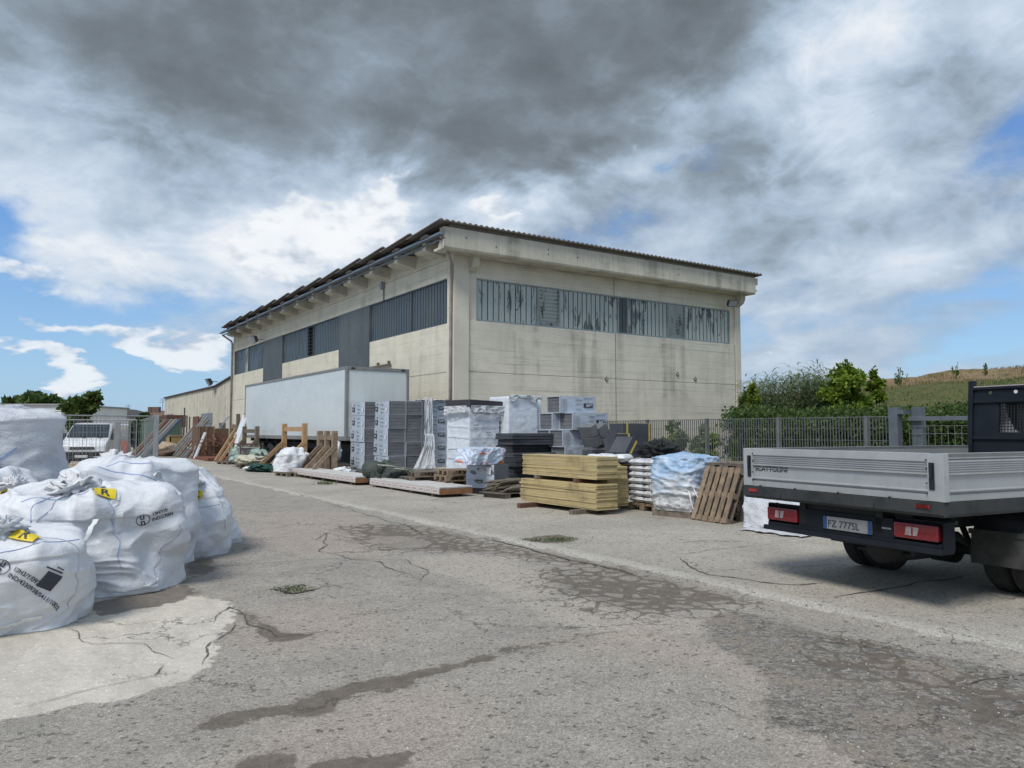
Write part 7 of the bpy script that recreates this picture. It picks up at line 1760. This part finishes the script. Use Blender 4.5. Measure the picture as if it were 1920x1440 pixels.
# bits under the trailer
rr = random.Random(31)
for i, (u, x, s, lb) in enumerate(((602, 10.6, .5, 'pale box under the trailer left of the printed columns'), (640, 10.3, .42, 'grey concrete kerb block between trestle and printed columns'), (575, 10.7, .45, 'dark crate under the trailer behind the largest trestle'), (655, 10.1, .35, 'pale block at the foot of the narrow pack column'))):
    y = y_at(u, x); t = thing('stored_block', lb, 'block', (x, y, 0), .2 * i, 'blocks under and beside the trailer'); q = MB(); q.box(-s / 2, s / 2, -s / 2, s / 2, 0, s * .8); q.build('block', (mat('block_pale', (.36, .35, .32), None, .9), mat('block_grey', (.2, .2, .2), None, .9), WOLD, mat('block_pale', (.36, .35, .32), None, .9))[i], t, bevel=.02)
    q = MB(); q.box(-s / 2 - .02, s / 2 + .02, -s / 2 - .02, s / 2 + .02, s * .8, s * .8 + .05); q.build('lid', WOLD, t)
glump(646, 9.9, (.35, .4, .16), 'crumpled white film lying between trestle and printed columns', SACKW, 41, .5); lump('white_rag', 'white film hanging behind the three post trestle', 'plastic film', (10.3, y_at(634, 10.3), .5), (.12, .2, .35), 43, SACKW, .3, 2.5)
# red iron, brown boxes
def junk_frames():
    RI = mat('red_iron', (.20, .065, .04), (.13, .05, .035), .75, 5, var=0); GRY = mat('grey_plank', (.26, .25, .23), (.17, .165, .155), .85, 6, (1, 1, .3)); BR = mat('brown_sheet', (.17, .10, .065), (.12, .075, .05), .8, 4)
    x, y = 9.6, y_at(386, 9.6); t = thing('red_iron_frames', 'pile of red painted iron frames beside the brown crate', 'scrap', (x, y, 0)); rr = random.Random(3)
    for k in range(16):
        q = MB(); a = Vector((rr.uniform(-.6, .8), rr.uniform(-3.5, .8), rr.uniform(.2, 1.25))); d = Vector((rr.uniform(-1, 1), rr.uniform(-1.3, 1.3), rr.uniform(-.35, .35))); q.beam(a, a + d, .07, .04); q.build('bar', RI, t)
    q = MB(); q.box(-.6, .9, -3.5, .8, 0, .15); q.build('base', RI, t)
    x, y = 9.3, y_at(372, 9.3); t = thing('brown_crate', 'tall brown board crate left of the red iron frames', 'crate', (x, y, 0)); q = MB(); q.box(0, .9, 0, .06, 0, 1.85); q.box(0, .06, 0, 1.8, 0, 1.85); q.box(.84, .9, 0, 1.8, 0, 1.85); q.build('panel', BR, t); q = MB(); [q.box(a, a + .08, -.03, -.002, 0, 1.87) for a in (0, .41, .82)]; q.build('batten', WPAL, t)
    x, y = 10.4, y_at(400, 10.4); t = thing('brown_cabinet', 'low brown cabinet standing behind the red iron frames', 'cabinet', (x, y, 0)); q = MB(); q.box(0, .9, 0, 3.2, 0, 1.75); q.build('body', BR, t, bevel=.02); q = MB(); q.box(-.02, -.001, .1, 1.5, .1, 1.6); q.build('door', BR, t)
    for i, (u, xa, xb, z1, w, m, lb) in enumerate(((318, 9.0, 10.9, 2.35, .30, GRY, 'leftmost long grey plank of the leaning bundle'), (323, 9.0, 10.8, 2.5, .28, WOLD, 'brown plank second from the left in the leaning bundle'), (327, 8.9, 10.7, 2.4, .30, GRY, 'grey plank in the middle left of the leaning bundle'), (331, 8.9, 10.8, 2.55, .25, GRY, 'tallest grey plank of the leaning bundle'), (335, 8.9, 10.7, 2.3, .3, WOLD, 'brownish plank right of the tallest one in the bundle'),
                                    (340, 8.85, 10.5, 1.9, .25, GRY, 'short blue grey plank in the right half of the bundle'), (345, 8.9, 10.5, 1.7, .3, mat('steel_plank', (.2, .24, .27), None, .6), 'wide steel blue plank lowest in the bundle'), (352, 9.0, 10.2, 1.75, .2, WRED, 'red brown slat leaning right of the bundle'), (361, 9.1, 9.8, 2.05, .3, GRY, 'pale grey board leaning before the brown crate'), (366, 9.0, 9.6, 1.5, .25, SACKW, 'white foil strip leaning before the brown crate'))):
        leaner('leaning_plank', lb, 'plank', u, xa, xb, z1, w, .09, m, .3, 'planks leaning in a row')
    # aluminium ladders
    for i, (u, lb) in enumerate(((325, 'aluminium ladder leaning on the grey planks'), (372, 'ladder leaning behind the brown crate'))):
        x = 8.95 if i == 0 else 10.3; y = y_at(u, x); t = thing('ladder', lb, 'ladder', (x, y, 0), 0, 'leaning ladders'); al = mat('ladder_alu', (.42, .43, .44), None, .4, metal=.4, var=0)
        for s in (0, .42): q = MB(); q.beam((0, s, 0), (1.9, s, 2.55), .07, .04); q.build('rail', al, t)
        q = MB(); [q.tube([(1.9 * k / 10, 0, 2.55 * k / 10), (1.9 * k / 10, .42, 2.55 * k / 10)], .02, 6) for k in range(1, 10)]; q.build('rungs', al, t)
    x = 10.9
    for i, u in enumerate((340, 345, 350, 355)):
        y = y_at(u, x); t = thing('upright_pole', ('leftmost', 'tallest', 'third', 'rightmost')[i] + ' dark upright pole sticking up behind the leaning planks', 'pole', (x, y, 0), 0, 'upright poles'); q = MB(); q.tube([(0, 0, 0), (0, 0, (2.6, 3.3, 2.7, 2.6)[i])], .05, 8); q.build('shaft', mat('dark_pole', (.10, .09, .085), None, .8, var=0), t)
    y = y_at(363, 10.4); t = thing('rust_board', 'tall rust red board standing upright behind the leaning planks', 'board', (10.4, y, 0)); q = MB(); q.box(0, .08, -1.3, .4, 0, 2.55); q.build('board', WRED, t, bevel=.01)
    y = y_at(300, 10.5); t = thing('rust_cabinet', 'rust brown cabinet standing at the far left on grey rails', 'cabinet', (10.5, y, 0)); q = MB(); q.box(0, 1.4, -3, 0, 1.9, 2.85); q.build('body', WRED, t, bevel=.02); q = MB(); q.box(-.02, -.001, -2.8, -.2, 1.95, 2.8); q.build('door', WRED, t); q = MB(); [q.box(.1, .2, a, a + .1, 0, 1.9) for a in (-2.9, -.2)]; [q.box(1.2, 1.3, a, a + .1, 0, 1.9) for a in (-2.9, -.2)]; q.build('stand', GRY, t)
    y = y_at(330, 11.2); y1 = y_at(298, 11.2); t = thing('rail_barrier', 'grey timber rail barrier before the annex door', 'fence', (11.2, y, 0)); 
    for z in (.9, 1.3, 1.7): q = MB(); q.box(-.05, .05, 0, y1 - y, z, z + .2); q.build('rail', GRY, t)
    for k in range(6): q = MB(); yy = (y1 - y) * k / 5; q.box(.05, .15, yy - .06, yy + .06, 0, 1.9); q.build('post', GRY, t)
    lump('sand_heap', 'tan sand heap at the foot of the grey rails', 'sand', (9.2, y_at(306, 9.2), 0), (1.0, 3.2, .42), 55, mat('sand', (.42, .32, .22), (.34, .26, .18), .95, 9, var=0), .12, 2, part='heap')
    x, y = 9.6, y_at(319, 9.6); t = thing('yellow_crate', 'dull yellow open crate left of the leaning planks', 'crate', (x, y, 0)); YC = mat('yellow_crate', (.30, .24, .10), None, .8); q = MB(); q.box(0, 1, 0, .08, 0, 1.25); q.box(0, .08, 0, 1.6, 0, 1.25); q.box(.92, 1, 0, 1.6, 0, 1.25); q.build('side', YC, t); q = MB(); q.box(-.03, 1.03, -.03, 1.65, 1.2, 1.3); q.build('rim', WPAL, t)
    for i, (u, x, m, lb) in enumerate(((304, 8.4, WRED, 'red brown slab lying flat before the sand heap'), (312, 8.5, BR, 'brown slab lying flat left of the leaning planks'))):
        t = thing('flat_slab', lb, 'slab', (x, y_at(u, x), 0), .3 * i, 'flat slabs on the ground', (0, R(-10), .3)); q = MB(); q.box(0, 1.3, 0, 2.2, .05, .2); q.build('slab', m, t)
    # beyond the mesh panels
    for i, (u, x, m, lb) in enumerate(((248, 6.8, WPAL, 'orange brown beam leaning far back, seen through the mesh'), (253, 6.9, WRED, 'dark red beam leaning far back, seen through the mesh'), (259, 6.8, GRY, 'grey beam leaning far back, right of the red one'), (266, 6.9, GRY, 'second grey beam leaning far back through the mesh'), (272, 6.8, mat('blue_board', (.06, .09, .12), None, .7), 'blue board leaning far back near the end post'))):
        leaner('far_beam', lb, 'timber', u, x, x + 2.0, 2.3, .35, .15, m, .4, 'beams seen through the mesh')
    t = thing('green_container', 'low green container far back seen through the mesh', 'container', (9.0, y_at(262, 9.0), 0), .1); q = MB(); q.box(0, 2, -4, 2, 0, 2.4); q.build('box', mat('container_green', (.08, .14, .10), None, .7, var=0), t, bevel=.03); q = MB(); q.box(-.05, 2.05, -4.05, 2.05, 2.4, 2.5); q.build('lid', GRY, t)
junk_frames()
